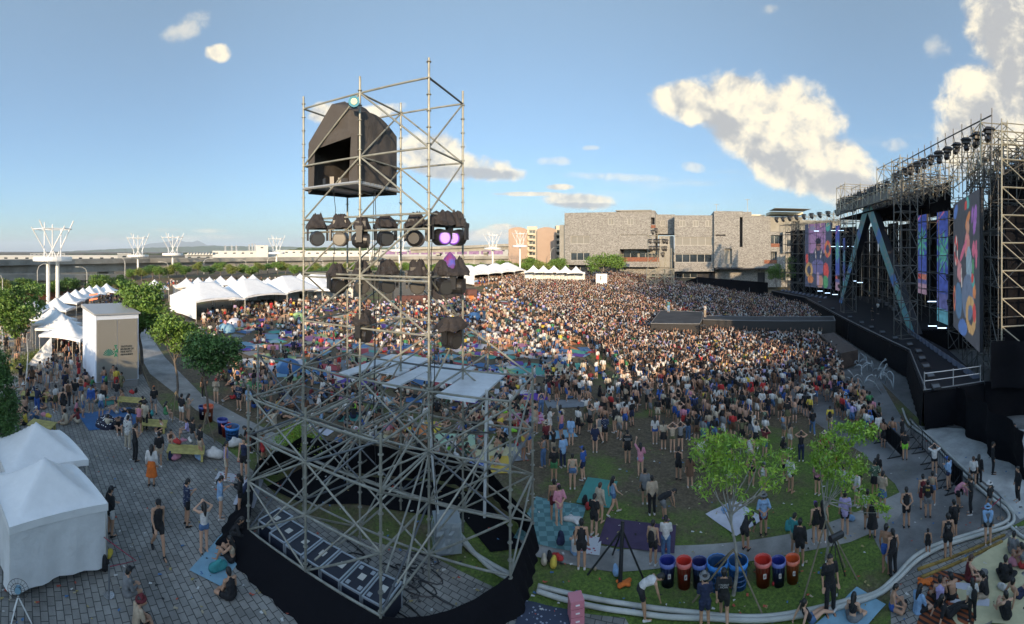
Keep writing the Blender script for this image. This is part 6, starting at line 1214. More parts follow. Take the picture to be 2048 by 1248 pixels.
# hand placed people: px, py of the feet, pose, turn, top, colour, bottom, colour, hair, hair colour, shoes, skin, height, place, extra
HP = [
 (316,1108,'walk',200,'tank','black','shorts','black','cap','black','black',1,1.90,'on the plaza left of the tower',''),
 (373,1052,'phone',-70,'loose','patterned navy','shorts','black','short','black','black',1,1.80,'on the open plaza',''),
 (408,1104,'shade',20,'tank','white','hot','denim','long','black','barefoot',0,1.72,'beside the teal blanket',''),
 (440,1038,'phone',-80,'loose','light blue','hot','white','tail','black','white',0,1.70,'left of the tower skirt',''),
 (480,1032,'phone',90,'shirt','black','hot','black','long','black','black',1,1.68,'at the tower skirt corner',''),
 (452,960,'stand',-90,'tank','lilac','shorts','cream','tail','black','white',1,1.76,'facing right beside the tower',''),
 (488,956,'stand',160,'tank','navy','shorts','black','short','black','black',0,1.86,'between the bins and the tower',''),
 (400,918,'stand',-60,'tee','black','shorts','beige','short','black','black',1,1.70,'right of the slatted bench',''),
 (385,905,'stand',-60,'tee','black','pants','grey','short','black','black',1,1.80,'leaning by the slatted bench',''),
 (303,972,'stand',-10,'shirt','white','dress','orange','long','black','black',1,1.82,'on the plaza',''),
 (318,935,'stand',20,'tee','black','shorts','beige','short','black','white',1,1.70,'behind the orange skirt',''),
 (270,922,'phone',-60,'tank','black','pants','black','short','black','black',1,1.85,'in the middle of the plaza',''),
 (255,898,'phone',-30,'loose','patterned white','pants','cream','bun','black','white',0,1.74,'left of the tall black figure',''),
 (221,1072,'arms',-60,'loose','black','shorts','white','cap','black','black',1,1.80,'beside the nearest tent',''),
 (290,860,'stand',-30,'loose','cream','pants','black','bucket','black','black',0,1.68,'between the two benches',''),
 (278,868,'phone',-20,'tank','pink','shorts','brown','short','brown','white',1,1.70,'between the two benches',''),
 (233,812,'phone',-20,'tee','black','shorts','grey','cap','black','black',1,1.72,'by the spread blue mat',''),
 (308,828,'walk',10,'tee','black','shorts','grey','cap','orange','black',1,1.74,'near the far bench',''),
 (363,845,'stand',-40,'tee','black','shorts','white','short','black','white',1,1.72,'under the young tree',''),
 (376,842,'phone',-60,'bikini','beige','hot','beige','long','black','black',0,1.66,'under the young tree',''),
 (408,796,'stand',20,'tee','black','pants','black','cap','black','white',1,1.75,'on the concrete path',''),
 (432,806,'phone',180,'shirt','cream','hot','cream','cap','red','white',0,1.70,'on the shaded lawn strip',''),
 (478,820,'phone',150,'loose','patterned navy','shorts','black','short','brown','white',0,1.76,'left of the tower',''),
 (497,826,'phone',150,'loose','light blue','hot','white','long','black','white',0,1.66,'left of the tower',''),
 (505,905,'bend',60,'tee','black','pants','black','short','black','white',1,1.76,'over the orange bin',''),
 (525,935,'walk',-70,'tank','red','hot','red','short','brown','white',1,1.7,'behind the tower leg',''),
 (126,834,'walk',-10,'tank','black','skirt','black','bun','black','black',0,1.78,'on the stone plaza in the sun',''),
 (136,815,'walk',0,'tank','brown','pants','black','short','black','white',0,1.78,'walking toward the tents',''),
 (150,812,'walk',0,'tee','black','shorts','grey','short','black','black',1,1.80,'walking toward the tents',''),
 (130,790,'stand',10,'tee','navy','shorts','navy','cap','black','white',1,1.70,'walking group on the plaza','backpack'),
 (182,826,'stand',170,'shirt','blue','shorts','grey','short','black','white',1,1.72,'wrapped up near the blue mat','towel'),
 (162,800,'phone',170,'tank','brown','shorts','denim','tail','brown','white',0,1.66,'facing us on the plaza',''),
 (133,768,'stand',0,'tank','black','shorts','white','short','black','white',1,1.80,'before the front alley tent',''),
 (114,765,'stand',90,'loose','cream','shorts','white','bucket','black','white',0,1.72,'before the front alley tent',''),
 (103,766,'phone',60,'loose','grey','shorts','beige','bucket','cream','white',1,1.70,'before the front alley tent',''),
 (154,730,'stand',20,'tee','black','hot','denim','cap','grey','barefoot',0,1.70,'at the food tent',''),
 (34,742,'walk',0,'bare','black','shorts','black','short','black','black',1,1.74,'climbing the stone steps',''),
 (18,732,'walk',0,'tee','olive','shorts','grey','short','black','black',1,1.74,'climbing the stone steps',''),
 (38,706,'walk',0,'tank','brown','shorts','brown','short','black','black',1,1.74,'climbing the stone steps',''),
 (12,704,'stand',180,'tee','black','pants','black','short','black','black',1,1.76,'coming down the stone steps',''),
 # right half
 (1118,1050,'back',20,'loose','pink','shorts','cream','cap','pink','barefoot',0,1.62,'on the checked mat',''),
 (1108,1040,'stand',0,'bare','black','shorts','maroon','short','black','barefoot',1,1.66,'on the checked mat',''),
 (1163,1138,'stand',-5,'tank','black','shorts','black','short','black','white',1,1.72,'by the comic mat',''),
 (1188,1072,'phone',-30,'tee','black','shorts','black','short','black','white',0,1.62,'beside the teal cloth',''),
 (1200,1044,'stand',-40,'shirt','cream','hot','cream','short','brown','barefoot',0,1.60,'on the teal cloth',''),
 (1226,1030,'walk',-60,'tank','light blue','hot','denim','long','black','white',0,1.62,'walking off the teal cloth',''),
 (1304,1030,'stand',10,'shirt','beige','pants','black','short','black','white',1,1.66,'near the middle of the lawn',''),
 (1290,1008,'stand',0,'loose','grey','shorts','black','short','black','white',1,1.56,'near the middle of the lawn',''),
 (1330,1040,'bend',-60,'tank','black','shorts','grey','cap','black','purple',1,1.62,'swinging a white cup','backpack'),
 (1306,1130,'stand',-20,'tank','beige','shorts','black','short','black','white',1,1.58,'left of the first blue bin','backpack'),
 (1332,1120,'phone',0,'shirt','white','pants','denim','short','black','white',0,1.58,'left of the first blue bin',''),
 (1290,1238,'bend',-80,'tank','white','shorts','black','short','black','white',1,1.78,'stepping over the white hoses',''),
 (1410,1262,'phone',10,'tee','navy','shorts','navy','bucket','grey','black',1,1.66,'cut off at the bottom edge',''),
 (1448,1252,'walk',0,'tee','black','shorts','black','short','black','black',1,1.70,'before the dark basket bins',''),
 (1455,930+5,'stand',0,'tee','navy','pants','denim','short','black','white',0,1.60,'left of the young tree',''),
 (1492,1100,'bend',-30,'tee','black','shorts','black','short','black','black',1,1.66,'behind the red bins',''),
 (1527,1070,'back',10,'loose','light blue','shorts','maroon','bucket','grey','black',1,1.66,'beside the white sheet',''),
 (1600,1130,'stand',-10,'shirt','black','shorts','black','cap','black','white',1,1.64,'behind the rightmost orange bin',''),
 (1588,1110,'phone',-40,'tee','teal','shorts','beige','short','black','white',0,1.55,'holding a teal bag',''),
 (1660,1228,'stand',-160,'tee','black','pants','black','short','black','black',1,1.86,'carrying a green white bag',''),
 (1690,1068,'stand',0,'loose','lilac','shorts','black','short','black','barefoot',0,1.70,'right of the staked tree',''),
 (1632,1088,'stand',20,'tank','black','hot','black','cap','purple','white',0,1.62,'left of the staked tree',''),
 (1645,1085,'stand',0,'tank','black','skirt','black','long','black','white',0,1.62,'left of the staked tree',''),
 (1735,1058,'stand',0,'tee','white','shorts','olive','short','black','black',1,1.62,'under the right crown',''),
 (1745,1075,'stand',0,'tank','black','dress','black','long','black','black',1,1.62,'under the right crown',''),
 (1772,1145,'stand',-20,'bare','blue','shorts','blue','short','black','barefoot',2,1.70,'at the edge of the concrete',''),
 (1786,1150,'stand',30,'tank','black','pants','black','tail','black','black',1,1.60,'beside the bare back',''),
 (1813,1055,'back',10,'tank','black','shorts','black','short','black','black',1,1.66,'alone on the concrete edge',''),
 (1856,1112,'stand',0,'tank','black','shorts','black','short','black','black',1,1.02,'small child on the concrete',''),
 (1896,1118,'stand',10,'tank','black','shorts','black','short','black','black',1,1.68,'by the white hoses',''),
 (1908,1078,'stand',20,'tee','black','shorts','black','short','black','white',1,1.55,'with an orange pack','backpack'),
 (1856,1035,'stand',0,'tee','black','shorts','grey','short','black','black',1,1.60,'in the concrete group',''),
 (1846,1018,'stand',10,'bikini','maroon','skirt','maroon','cap','black','black',0,1.52,'in the concrete group',''),
 (1865,1010,'stand',-10,'bikini','beige','hot','denim','cap','black','white',1,1.5,'in the concrete group',''),
 (1869,950,'shade',5,'tee','white','hot','black','cap','black','white',0,1.55,'at the black barrier',''),
 (1898,980,'phone',60,'shirt','light blue','hot','navy','cap','blue','black',0,1.6,'at the black barrier',''),
 (1947,975,'stand',0,'tee','white','hot','black','bun','brown','white',0,1.5,'beyond the barrier end',''),
 (1958,970,'stand',-20,'shirt','black','pants','black','long','black','black',0,1.5,'beyond the barrier end','backpack'),
 (1942,1028,'phone',90,'tee','black','pants','black','short','black','white',1,1.68,'at the barrier end',''),
 (1918,1015,'bend',-60,'shirt','pink','shorts','black','cap','black','black',1,1.5,'at the barrier end',''),
 (1986,948,'stand',-90,'shirt','black','pants','black','short','black','black',1,1.66,'alone on the dusty forecourt',''),
 (2029,903,'stand',180,'shirt','black','pants','black','short','black','white',1,1.62,'facing us on the forecourt',''),
 (2036,1003,'stand',120,'shirt','black','pants','black','short','black','white',1,1.62,'at the right edge',''),
 (1980,1035,'stand',60,'tee','black','hot','grey','bucket','white','white',1,1.55,'between the rope posts',''),
 (1976,1090,'stand',0,'shirt','grey','hot','black','bucket','light blue','white',0,1.55,'by the yellow edge','towel'),
 (1810,920,'stand',0,'tee','black','shorts','lime','short','black','black',1,1.6,'at the near barrier',''),
 (1805,885,'phone',60,'tee','black','shorts','black','short','black','black',1,1.55,'at the cloth barrier',''),
 (1757,880,'stand',20,'loose','white','hot','denim','short','black','black',0,1.6,'in the queue by the barrier',''),
 (1740,872,'stand',0,'tee','light blue','hot','red','short','black','white',0,1.5,'in the queue by the barrier',''),
 (1716,836,'stand',0,'tank','cream','shorts','beige','short','black','white',1,1.55,'in the queue by the barrier',''),
 (1706,830,'stand',0,'tee','black','shorts','black','short','black','white',1,1.55,'in the queue by the barrier',''),
 (1692,828,'stand',0,'loose','light blue','hot','denim','bucket','light blue','white',0,1.5,'in the queue by the barrier',''),
 (1625,870,'walk',10,'tee','black','pants','denim','short','black','white',1,1.6,'on the wet path','backpack'),
 (1660,862,'walk',0,'tee','yellow','shorts','beige','short','black','black',1,1.6,'on the wet path','backpack'),
 (1460,870,'walk',-20,'bare','black','shorts','denim','short','black','white',1,1.62,'below the dense crowd',''),
 (1255,925,'stand',5,'tee','black','shorts','black','short','black','barefoot',1,1.7,'with a white print on the back',''),
 (1281,950,'wave',10,'loose','pink','hot','light blue','long','black','barefoot',0,1.6,'behind the beige shirt',''),
 (1310,888,'stand',0,'tee','white','hot','blue','long','black','white',0,1.6,'in the row of four',''),
 (1327,898,'stand',0,'tee','cream','skirt','black','tail','black','white',0,1.6,'in the row of four',''),
 (1345,904,'shade',0,'tank','beige','hot','olive','short','brown','white',0,1.6,'in the row of four',''),
 (1361,902,'shade',0,'tee','grey','hot','black','short','black','white',0,1.6,'in the row of four',''),
 (1376,880,'stand',-30,'tee','black','pants','denim','short','black','white',1,1.55,'right of the row of four',''),
 (1357,960,'phone',-20,'tank','black','shorts','black','short','black','black',1,1.62,'left of the narrow leaved tree',''),
 (1380,975,'stand',10,'loose','brown','skirt','brown','long','black','white',0,1.58,'left of the narrow leaved tree',''),
 (1145,978,'stand',0,'bikini','beige','hot','denim','bun','black','white',0,1.62,'by the white cool box',''),
 (1166,960,'stand',60,'tee','blue','shorts','navy','cap','blue','white',0,1.62,'by the white cool box',''),
 (1108,962,'stand',0,'tee','black','shorts','green','short','black','white',1,1.62,'with a round print',''),
 (1126,935,'stand',30,'loose','light blue','pants','navy','short','black','white',1,1.66,'left of the cool box',''),
 (1142,890,'stand',-10,'loose','light blue','hot','denim','short','brown','barefoot',0,1.55,'holding up a blue cloth','towel'),
 (1198,885,'walk',30,'tank','grey','shorts','cream','short','black','white',0,1.6,'walking on the bare earth',''),
 (1210,885,'phone',0,'shirt','patterned navy','shorts','black','short','black','black',1,1.6,'walking on the bare earth',''),
 (1190,905,'stand',0,'loose','navy','hot','cream','tail','black','white',0,1.55,'walking on the bare earth',''),
 (1165,795,'stand',10,'tee','white','shorts','denim','short','black','black',0,1.55,'with a dark shoulder bag',''),
 (1150,770,'phone',90,'tank','white','shorts','white','short','black','barefoot',1,1.65,'by the sitting crowd',''),
 (1129,768,'stand',0,'tank','white','hot','black','long','black','white',0,1.6,'by the sitting crowd',''),
 (1103,790,'stand',20,'tee','black','shorts','black','short','black','black',1,1.8,'large figure among the mats',''),
 (1139,728,'stand',0,'tank','pink','dress','cream','long','red','barefoot',0,1.65,'on a white mat',''),
 (1420,756,'stand',0,'tee','grey','shorts','black','short','black','white',1,1.6,'at the rim of the dense crowd',''),
 # seated
 (462,1200,'lotus',30,'tank','black','shorts','black','short','black','barefoot',1,1.75,'at the foot of the tower skirt',''),
 (465,1125,'hug',70,'bikini','beige','shorts','black','long','black','barefoot',1,1.7,'on the teal blanket',''),
 (470,1085,'squat',-120,'shirt','black','pants','black','long','black','black',1,1.72,'by the teal blanket',''),
 (252,1220,'seat',-60,'shirt','grey','shorts','grey','cap','black','barefoot',1,1.66,'left of the rope post',''),
 (272,1258,'lotus',-60,'tee','beige','shorts','black','bucket','maroon','black',1,1.7,'at the bottom left',''),
 (214,858,'hug',-30,'loose','cream','shorts','blue','short','black','white',0,1.6,'behind the dotted umbrella',''),
 (236,862,'hug',-170,'tee','black','shorts','black','short','black','white',1,1.66,'beside the dotted umbrella',''),
 (340,888,'hug',-150,'tank','brown','hot','white','bun','black','barefoot',0,1.6,'before the slatted bench',''),
 (330,842,'seat',-60,'tank','green','hot','green','long','black','white',0,1.6,'on the far bench',''),
 (375,880,'seat',90,'tee','lilac','shorts','grey','short','black','white',1,1.6,'by the loaded pushchair',''),
 (1150,1110,'hug',-10,'tank','white','shorts','light blue','short','black','barefoot',0,1.6,'by the checked mat',''),
 (1880,1208,'lotus',0,'tank','lilac','shorts','black','short','black','barefoot',1,1.6,'on the striped blanket',''),
 (1905,1200,'hug',30,'bare','black','shorts','black','cap','black','barefoot',1,1.6,'on the striped blanket',''),
 (1895,1235,'lean',-60,'tee','black','pants','black','long','black','barefoot',0,1.6,'on the striped blanket',''),
 (1835,1225,'lotus',-40,'loose','light blue','shorts','black','long','black','white',0,1.6,'left of the striped blanket',''),
 (1935,1160,'lotus',-70,'tank','maroon','shorts','maroon','bun','brown','barefoot',0,1.65,'on the cream mats',''),
 (1972,1195,'lotus',60,'tee','black','shorts','beige','cap','black','barefoot',1,1.6,'on the cream mats',''),
 (2010,1165,'lotus',-10,'shirt','black','pants','black','short','black','barefoot',1,1.65,'on the cream mats',''),
 (2026,1110,'lotus',-20,'tee','grey','shorts','grey','short','black','white',1,1.6,'near the yellow line',''),
 (2015,1240,'hug',30,'tank','black','shorts','black','bun','black','barefoot',0,1.6,'on the cream mats',''),
 (1945,1242,'stand',20,'tee','white','pants','black','long','black','black',0,1.3,'with a pale blue rucksack','backpack'),
 (1620,1245,'lean',-60,'tank','black','hot','denim','tail','black','white',0,1.6,'at the bottom edge',''),
 (1705,1245,'lotus',-20,'bikini','black','shorts','grey','long','black','white',0,1.6,'at the bottom edge',''),
]
random.seed(21)
for q in HP:
    person(G(q[0], q[1]), face(q[0], q[3]), q[2], q[4], q[5], q[6], q[7], q[8], q[9], q[10], q[11], q[12], q[13], q[14])
PRT = spot_print = mat('white print', (.42,.42,.42), .8)
def back_print(o, body, size, col=None, z=1.27):
    c = bpy.data.curves.new('print', 'FONT'); c.body = body; c.size = size; c.align_x = 'CENTER'; c.space_line = .8; t_o = bpy.data.objects.new('print', c); sc.collection.objects.link(t_o); me = bpy.data.meshes.new_from_object(t_o.evaluated_get(bpy.context.evaluated_depsgraph_get())); bpy.data.objects.remove(t_o)
    me.materials.clear(); me.materials.append(col or PRT); q = put('print', me, o, (0, -.128, z)); q.rotation_euler = (PI/2, 0, 0)
for o in list(sc.objects):
    if o.name.startswith('person') and o.parent is None:
        L_ = o.get('label', '')
        if 'black tank top black shorts, black cap, walking' in L_: back_print(o, '24', .2, z=1.17)
        elif 'below the dense crowd' in L_ and 'tee' in L_: back_print(o, '9', .16)
for (x_, y_), body, col in (((1255,925),'WITHOUT\nWAVES',None),((1448,1252),'I WANT\nNOW',None),((1376,880),'O',None),((1527,1070),'SEE PARKS',CM['navy']),((1856,1035),'##',CM['yellow']),((1896,1118),'THE\nM',None)):
    g_ = G(x_, y_)
    for o in sc.objects:
        if o.name.startswith('person') and o.parent is None and (o.location-g_).length < .05: back_print(o, body, .085 if len(body) > 3 else .16, col)
# ---------------------------------------------------------------- scattered individuals
TOPS = ['tee', 'tee', 'tank', 'tank', 'loose', 'crop', 'shirt', 'bare', 'bikini']; BOTS = ['shorts', 'shorts', 'hot', 'hot', 'pants', 'skirt']
TCOL = ['black']*14+['white']*15+['grey']*3+['navy', 'navy', 'light blue', 'beige', 'beige', 'pink', 'cream', 'cream', 'cream', 'cream', 'blue', 'red', 'brown', 'brown', 'brown', 'green', 'olive', 'maroon', 'maroon', 'yellow', 'lilac', 'grey']; BCOL = ['black']*6+['denim']*3+['white', 'grey', 'beige', 'cream', 'navy', 'olive', 'blue', 'brown', 'red']
HAIRS = ['short']*6+['long', 'long', 'bun', 'tail', 'cap', 'cap', 'bucket']; HCOL = ['black', 'white', 'cream', 'blue', 'red', 'beige', 'navy', 'grey']
taken = [G(q[0], q[1]).xy for q in HP]
def rnd_person(px_, py, pose, turn, place, hs=1.0):
    g = G(px_, py)
    for tries in range(40):
        top = random.choice(TOPS); tcc = random.choice(TCOL+['patterned navy', 'patterned white', 'floral green']*2); bot = random.choice(BOTS); bcc = random.choice(BCOL); hr = random.choice(HAIRS); hc = random.choice(HCOL) if hr in ('cap', 'bucket') else 'black'
        if pose in SITS and bot in ('skirt', 'pants') and random.random() < .6: bot = 'shorts'
        key = (top if top == 'bare' else (top, tcc), bot, bcc, hr, hc, place, pose)
        if key not in rnd_person.seen: break
    rnd_person.seen.add(key)
    return person(g, face(px_, turn), pose, top, tcc, bot, bcc, hr, hc, random.choice(['white', 'white', 'black', 'barefoot', 'beige']), random.choice([0, 0, 1, 1, 2]), random.uniform(1.55, 1.76)*hs, place)
rnd_person.seen = set()
def scatter(poly, n, spacing, fn, tries=60):
    xs = [p[0] for p in poly]; ys = [p[1] for p in poly]; out = 0
    for _ in range(n*tries):
        x, y = random.uniform(min(xs), max(xs)), random.uniform(min(ys), max(ys))
        if not inside(x, y, poly): continue
        if random.random() > ((y-HZ)/(max(ys)-HZ))**-0.0: pass
        g = G(x, y)
        if any((g.xy-t).length < spacing for t in taken): continue
        taken.append(g.xy.copy()); fn(x, y); out += 1
        if out >= n: break
def stander(place, hs=1.0, turn=(-25, 25)):
    return lambda x, y: rnd_person(x, y, random.choice(['stand', 'stand', 'sway', 'sway', 'phone', 'arms', 'shade', 'back', 'walk', 'wave']), random.uniform(*turn), place, hs)
def sitter(place): return lambda x, y: rnd_person(x, y, random.choice(['lotus', 'hug', 'lean', 'lotus', 'hug', 'squat', 'lying']), random.uniform(-120, 120), place)
stage_turn = (-50, 0)
scatter([(1235,760),(1300,785),(1400,800),(1500,798),(1640,792),(1650,815),(1560,825),(1480,840),(1370,835),(1280,815),(1225,785)], 58, .62, stander('at the dense crowd rim', .97, stage_turn))
scatter([(1470,800),(1560,805),(1600,850),(1570,940),(1500,900),(1420,830)], 16, 1.2, stander('on the bare earth', .97, stage_turn))
scatter([(1060,840),(1130,860),(1110,960),(1040,920)], 12, .8, stander('right of the tower legs', .97, (-60, 60)))
scatter([(1165,820),(1240,800),(1230,890),(1180,900)], 6, 1.2, stander('on the open earth', .97, (-60, 60)))
scatter([(1560,880),(1640,900),(1700,980),(1600,1010),(1400,1000),(1400,930)], 14, 1.1, stander('between the staked trees', .98, stage_turn))
scatter([(1680,990),(1750,960),(1790,1010),(1720,1050)], 6, .9, stander('by the right tree', .98, stage_turn))
scatter([(1640,790),(1700,800),(1770,900),(1790,900),(1700,850)], 6, .6, stander('in the barrier queue', .97, stage_turn))
scatter([(10,790),(60,760),(90,800),(80,850),(30,850)], 16, .75, sitter('on the sunny steps'))
scatter([(40,770),(100,760),(90,830),(40,845)], 8, .8, stander('beside the sunny steps', 1.06, (-90, 90)))
scatter([(180,830),(240,800),(320,820),(330,880),(230,880)], 7, .9, sitter('on mats by the benches'))
scatter([(560,790),(1050,800),(1090,900),(1040,930),(620,900),(540,850)], 62, 1.0, sitter('on mats behind the tower'))
scatter([(470,770),(560,770),(560,860),(480,830)], 8, 1.1, stander('left of the tower', 1.04, (-90, 90)))
scatter([(560,760),(1100,770),(1090,850),(560,850)], 18, 1.6, stander('among mats behind the tower', 1.0, (-90, 90)))
scatter([(1790,1200),(1850,1180),(1990,1130),(2048,1130),(2048,1248),(1600,1248),(1700,1225)], 12, .8, sitter('on bottom right mats'))
# performers
for (x_, y_, tcc, bcc, lab) in ((1337,624,'teal','light blue','person in teal shirt and pale trousers standing on the thrust platform'),(1410,634,'white','beige','person in white t-shirt standing on the corner of the thrust platform'),(1745,640,'black','black','person in black standing on the dark main stage'),(1756,628,'white','black','person in white shirt at the back of the main stage')):
    p = Z(x_, y_, 1.9); person((p.x, p.y, 1.9), face(x_, 150), 'phone', 'tee', tcc, 'pants', bcc, 'short', 'black', 'white', 1, 1.72, label=lab)
# ---------------------------------------------------------------- the far crowd as one mesh
def lowp(pose, rg):
    s = POSES[pose]; parts = []
    def seg(a, b_, ra, rb, n, c, fl=1.0):
        a, b_ = np.array(a), np.array(b_); d = b_-a; L = np.linalg.norm(d); z = d/L; x = np.array([1., 0, 0]); x = x-z*x.dot(z); x /= np.linalg.norm(x); y = np.cross(z, x); t = 2*PI*np.arange(n)/n
        rr = np.cos(t)[:, None]*x+np.sin(t)[:, None]*y*fl; vs = np.vstack([a-z*ra*.6+rr*ra*.5, a+rr*ra, b_+rr*rb, b_+z*rb*.6+rr*rb*.5]); fs = [(i*n+k, i*n+(k+1) % n, (i+1)*n+(k+1) % n, (i+1)*n+k) for i in range(3) for k in range(n)]
        fs += [(n-1-k, 0, 0, 0) for k in ()]; parts.append((vs, fs+[tuple([3*n+0, 3*n+1, 3*n+2, 3*n+3])] if n == 4 else fs+[(3*n, 3*n+1, 3*n+2, 3*n+4), (3*n+2, 3*n+3, 3*n+4, 3*n+2)], c))
    seg(s['pel'], s['wai'], .15, .14, 5, 2, .75); seg(s['wai'], s['nec']-V((0, 0, .08)), .145, .15, 5, 1, .68); seg(s['hea']-V((0, 0, .05)), s['hea']+V((0, 0, .03)), .07, .085, 5, 0); h = s['hea']; seg(h+V((0, -.035, -.01)), h+V((0, -.015, .08)), .098, .095, 5, 3)
    for q in 'lr':
        seg(s['sh'+q], s['el'+q], .062, .05, 4, 1); seg(s['el'+q], s['wr'+q], .04, .035, 4, 0); seg(s['hp'+q], s['hp'+q].lerp(s['kn'+q], .6), .10, .085, 4, 2); seg(s['kn'+q], s['an'+q], .055, .04, 4, 0); seg(s['an'+q]+V((0, -.03, -.05)), s['an'+q]+V((0, .12, -.05)), .04, .04, 4, 4)
    vo = 0; Vv = []; Ff = []; Cc = []
    for vs, fs, c in parts: Vv.append(vs); Ff += [tuple(i+vo for i in f) for f in fs]; Cc += [c]*len(vs); vo += len(vs)
    return np.vstack(Vv), [f for f in Ff], np.array(Cc)
TP = {k: lowp(k, None) for k in ('stand', 'sway', 'phone', 'wave', 'cheer', 'shade', 'lotus', 'hug', 'lean')}
TF = {}
for k, (v_, f_, c_) in TP.items(): TF[k] = np.array([f if len(set(f)) == 4 else (f[0], f[1], f[2], f[2]) for f in f_])
tcol = np.array([COLS[c] for c in TCOL]); bcol = np.array([COLS[c] for c in BCOL]); skc_ = np.array([(.50,.30,.21), (.42,.245,.165), (.31,.175,.11)]); hcol = np.array([(.012,.010,.010)]*10+[(.05,.028,.018), (.06,.03,.02), (.45,.45,.43)]); shc = np.array([(.5,.5,.5), (.03,.03,.03), (.40,.25,.17)])
cr_pts = []
def crowd_fill(poly, spacing, kinds, turn, prob=1.0, hole=None, wp=True, jitter=.42, holes=()):
    Wp = [G(a, b_).xy if not isinstance(a, Vector) else a for a, b_ in poly] if wp else [Vector(p) for p in poly]; xs = [p.x for p in Wp]; ys = [p.y for p in Wp]; x = min(xs); row_ = 0
    while x < max(xs):
        y = min(ys)+(row_ % 2)*spacing/2; row_ += 1
        while y < max(ys):
            X, Y = x+rng.uniform(-jitter, jitter)*spacing, y+rng.uniform(-jitter, jitter)*spacing; y += spacing
            if rng.random() > prob or not inside(X, Y, Wp): continue
            if any(inside(X, Y, hh) for hh in holes): continue
            cl = mnoise.noise(Vector((X*.35, Y*.35, 3)))
            if prob < .9 and cl < (-.02 if prob < .75 else -.22): continue
            cr_pts.append((X, Y, kinds[rng.integers(len(kinds))], math.atan2(-X, Y)+R(rng.uniform(*turn))))
        x += spacing

ST_ = ['stand', 'stand', 'sway', 'phone', 'wave', 'shade', 'cheer', 'stand']; SI = ['lotus', 'hug', 'lean', 'lotus', 'hug']; MXD = SI*2+['stand', 'phone', 'sway']
thr = [(17.0,51.0),(22.8,48.4),(24.6,51.4),(38.8,40.6),(41.5,44.6),(27.9,55.2),(28.2,58.6),(22.5,63)]
crowd_fill([(1170,690),(1105,640),(1040,600),(1000,570),(1060,552),(1160,548),(1220,553),(1345,566),(1370,578),(1460,592),(1545,600),(1600,612),(1640,640),(1640,690),(1672,720),(1690,785),(1640,790),(1560,785),(1500,795),(1410,800),(1310,785),(1245,752)], .62, ST_, (-60, -5), .93, holes=[thr])
crowd_fill([(700,605),(790,612),(935,600),(1000,575),(1040,600),(1105,640),(1170,690),(1120,700),(1000,690),(700,690)], .78, MXD, (-70, 40), .80)
crowd_fill([(400,640),(560,618),(710,600),(700,690),(1000,690),(1120,700),(1240,745),(1180,775),(1090,775),(560,775),(470,765),(430,720),(400,690)], .95, MXD, (-90, 60), .66)
crowd_fill([(405,650),(480,640),(560,628),(640,618),(700,612),(700,604),(560,612),(400,636)], .6, SI+['stand'], (-60, 60), .9)
crowd_fill([(945,575),(1055,558),(1050,550),(945,562)], .7, ST_, (-60, 60), .9)
crowd_fill([(330,596),(350,585),(450,590),(640,575),(700,590),(720,575),(640,560),(340,570),(325,580)], 1.0, ['stand', 'sway', 'phone'], (-180, 180), .7)
crowd_fill([(330,596),(356,600),(350,612),(335,612)], 1.4, ['stand', 'sway'], (-180, 180), .6)
crowd_fill([(180,640),(215,600),(270,590),(262,612),(235,606),(205,640),(178,668)], .95, ['stand', 'sway', 'phone'], (-180, 180), .8)
crowd_fill([(0,690),(0,655),(60,640),(90,625),(85,650),(50,690)], 1.0, MXD, (-180, 180), .85)
crowd_fill([(100,735),(100,690),(180,688),(180,720)], .9, ['stand', 'sway'], (-180, 180), .8)
crowd_fill([(150,600),(215,590),(240,596),(150,612)], 1.2, ['stand', 'sway'], (-180, 180), .7)
random.seed(5)
def sparse(poly, n, kinds, turn, sp_):
    Wp = [G(a, b_).xy for a, b_ in poly]; xs = [p.x for p in Wp]; ys = [p.y for p in Wp]; c = 0
    for _ in range(n*80):
        X, Y = random.uniform(min(xs), max(xs)), random.uniform(min(ys), max(ys))
        if not inside(X, Y, Wp) or any(abs(t.x-X) < sp_ and abs(t.y-Y) < sp_ for t in taken): continue
        if mnoise.noise(Vector((X*.22, Y*.22, 8))) < -.12: continue
        taken.append(Vector((X, Y))); cr_pts.append((X, Y, random.choice(kinds), math.atan2(-X, Y)+R(random.uniform(*turn)))); c += 1
        if c >= n: return
sparse([(1090,775),(1240,770),(1290,820),(1250,880),(1100,880)], 46, ['stand', 'sway', 'phone', 'shade', 'lotus'], (-70, 40), .55)
sparse([(1240,800),(1420,835),(1560,825),(1640,800),(1600,880),(1400,900)], 50, ST_, (-50, 0), .55)
sparse([(1640,790),(1690,785),(1800,890),(1780,905),(1700,860)], 34, ST_, (-60, 10), .45)
sparse([(550,775),(1080,770),(1090,880),(600,880)], 90, SI+['lotus'], (-120, 120), .62)
sparse([(440,740),(560,775),(560,840),(480,830)], 22, MXD, (-120, 120), .8)
sparse([(80,740),(180,740),(260,790),(210,840),(90,860)], 34, ['stand', 'sway', 'phone', 'lotus', 'hug'], (-180, 180), .7)
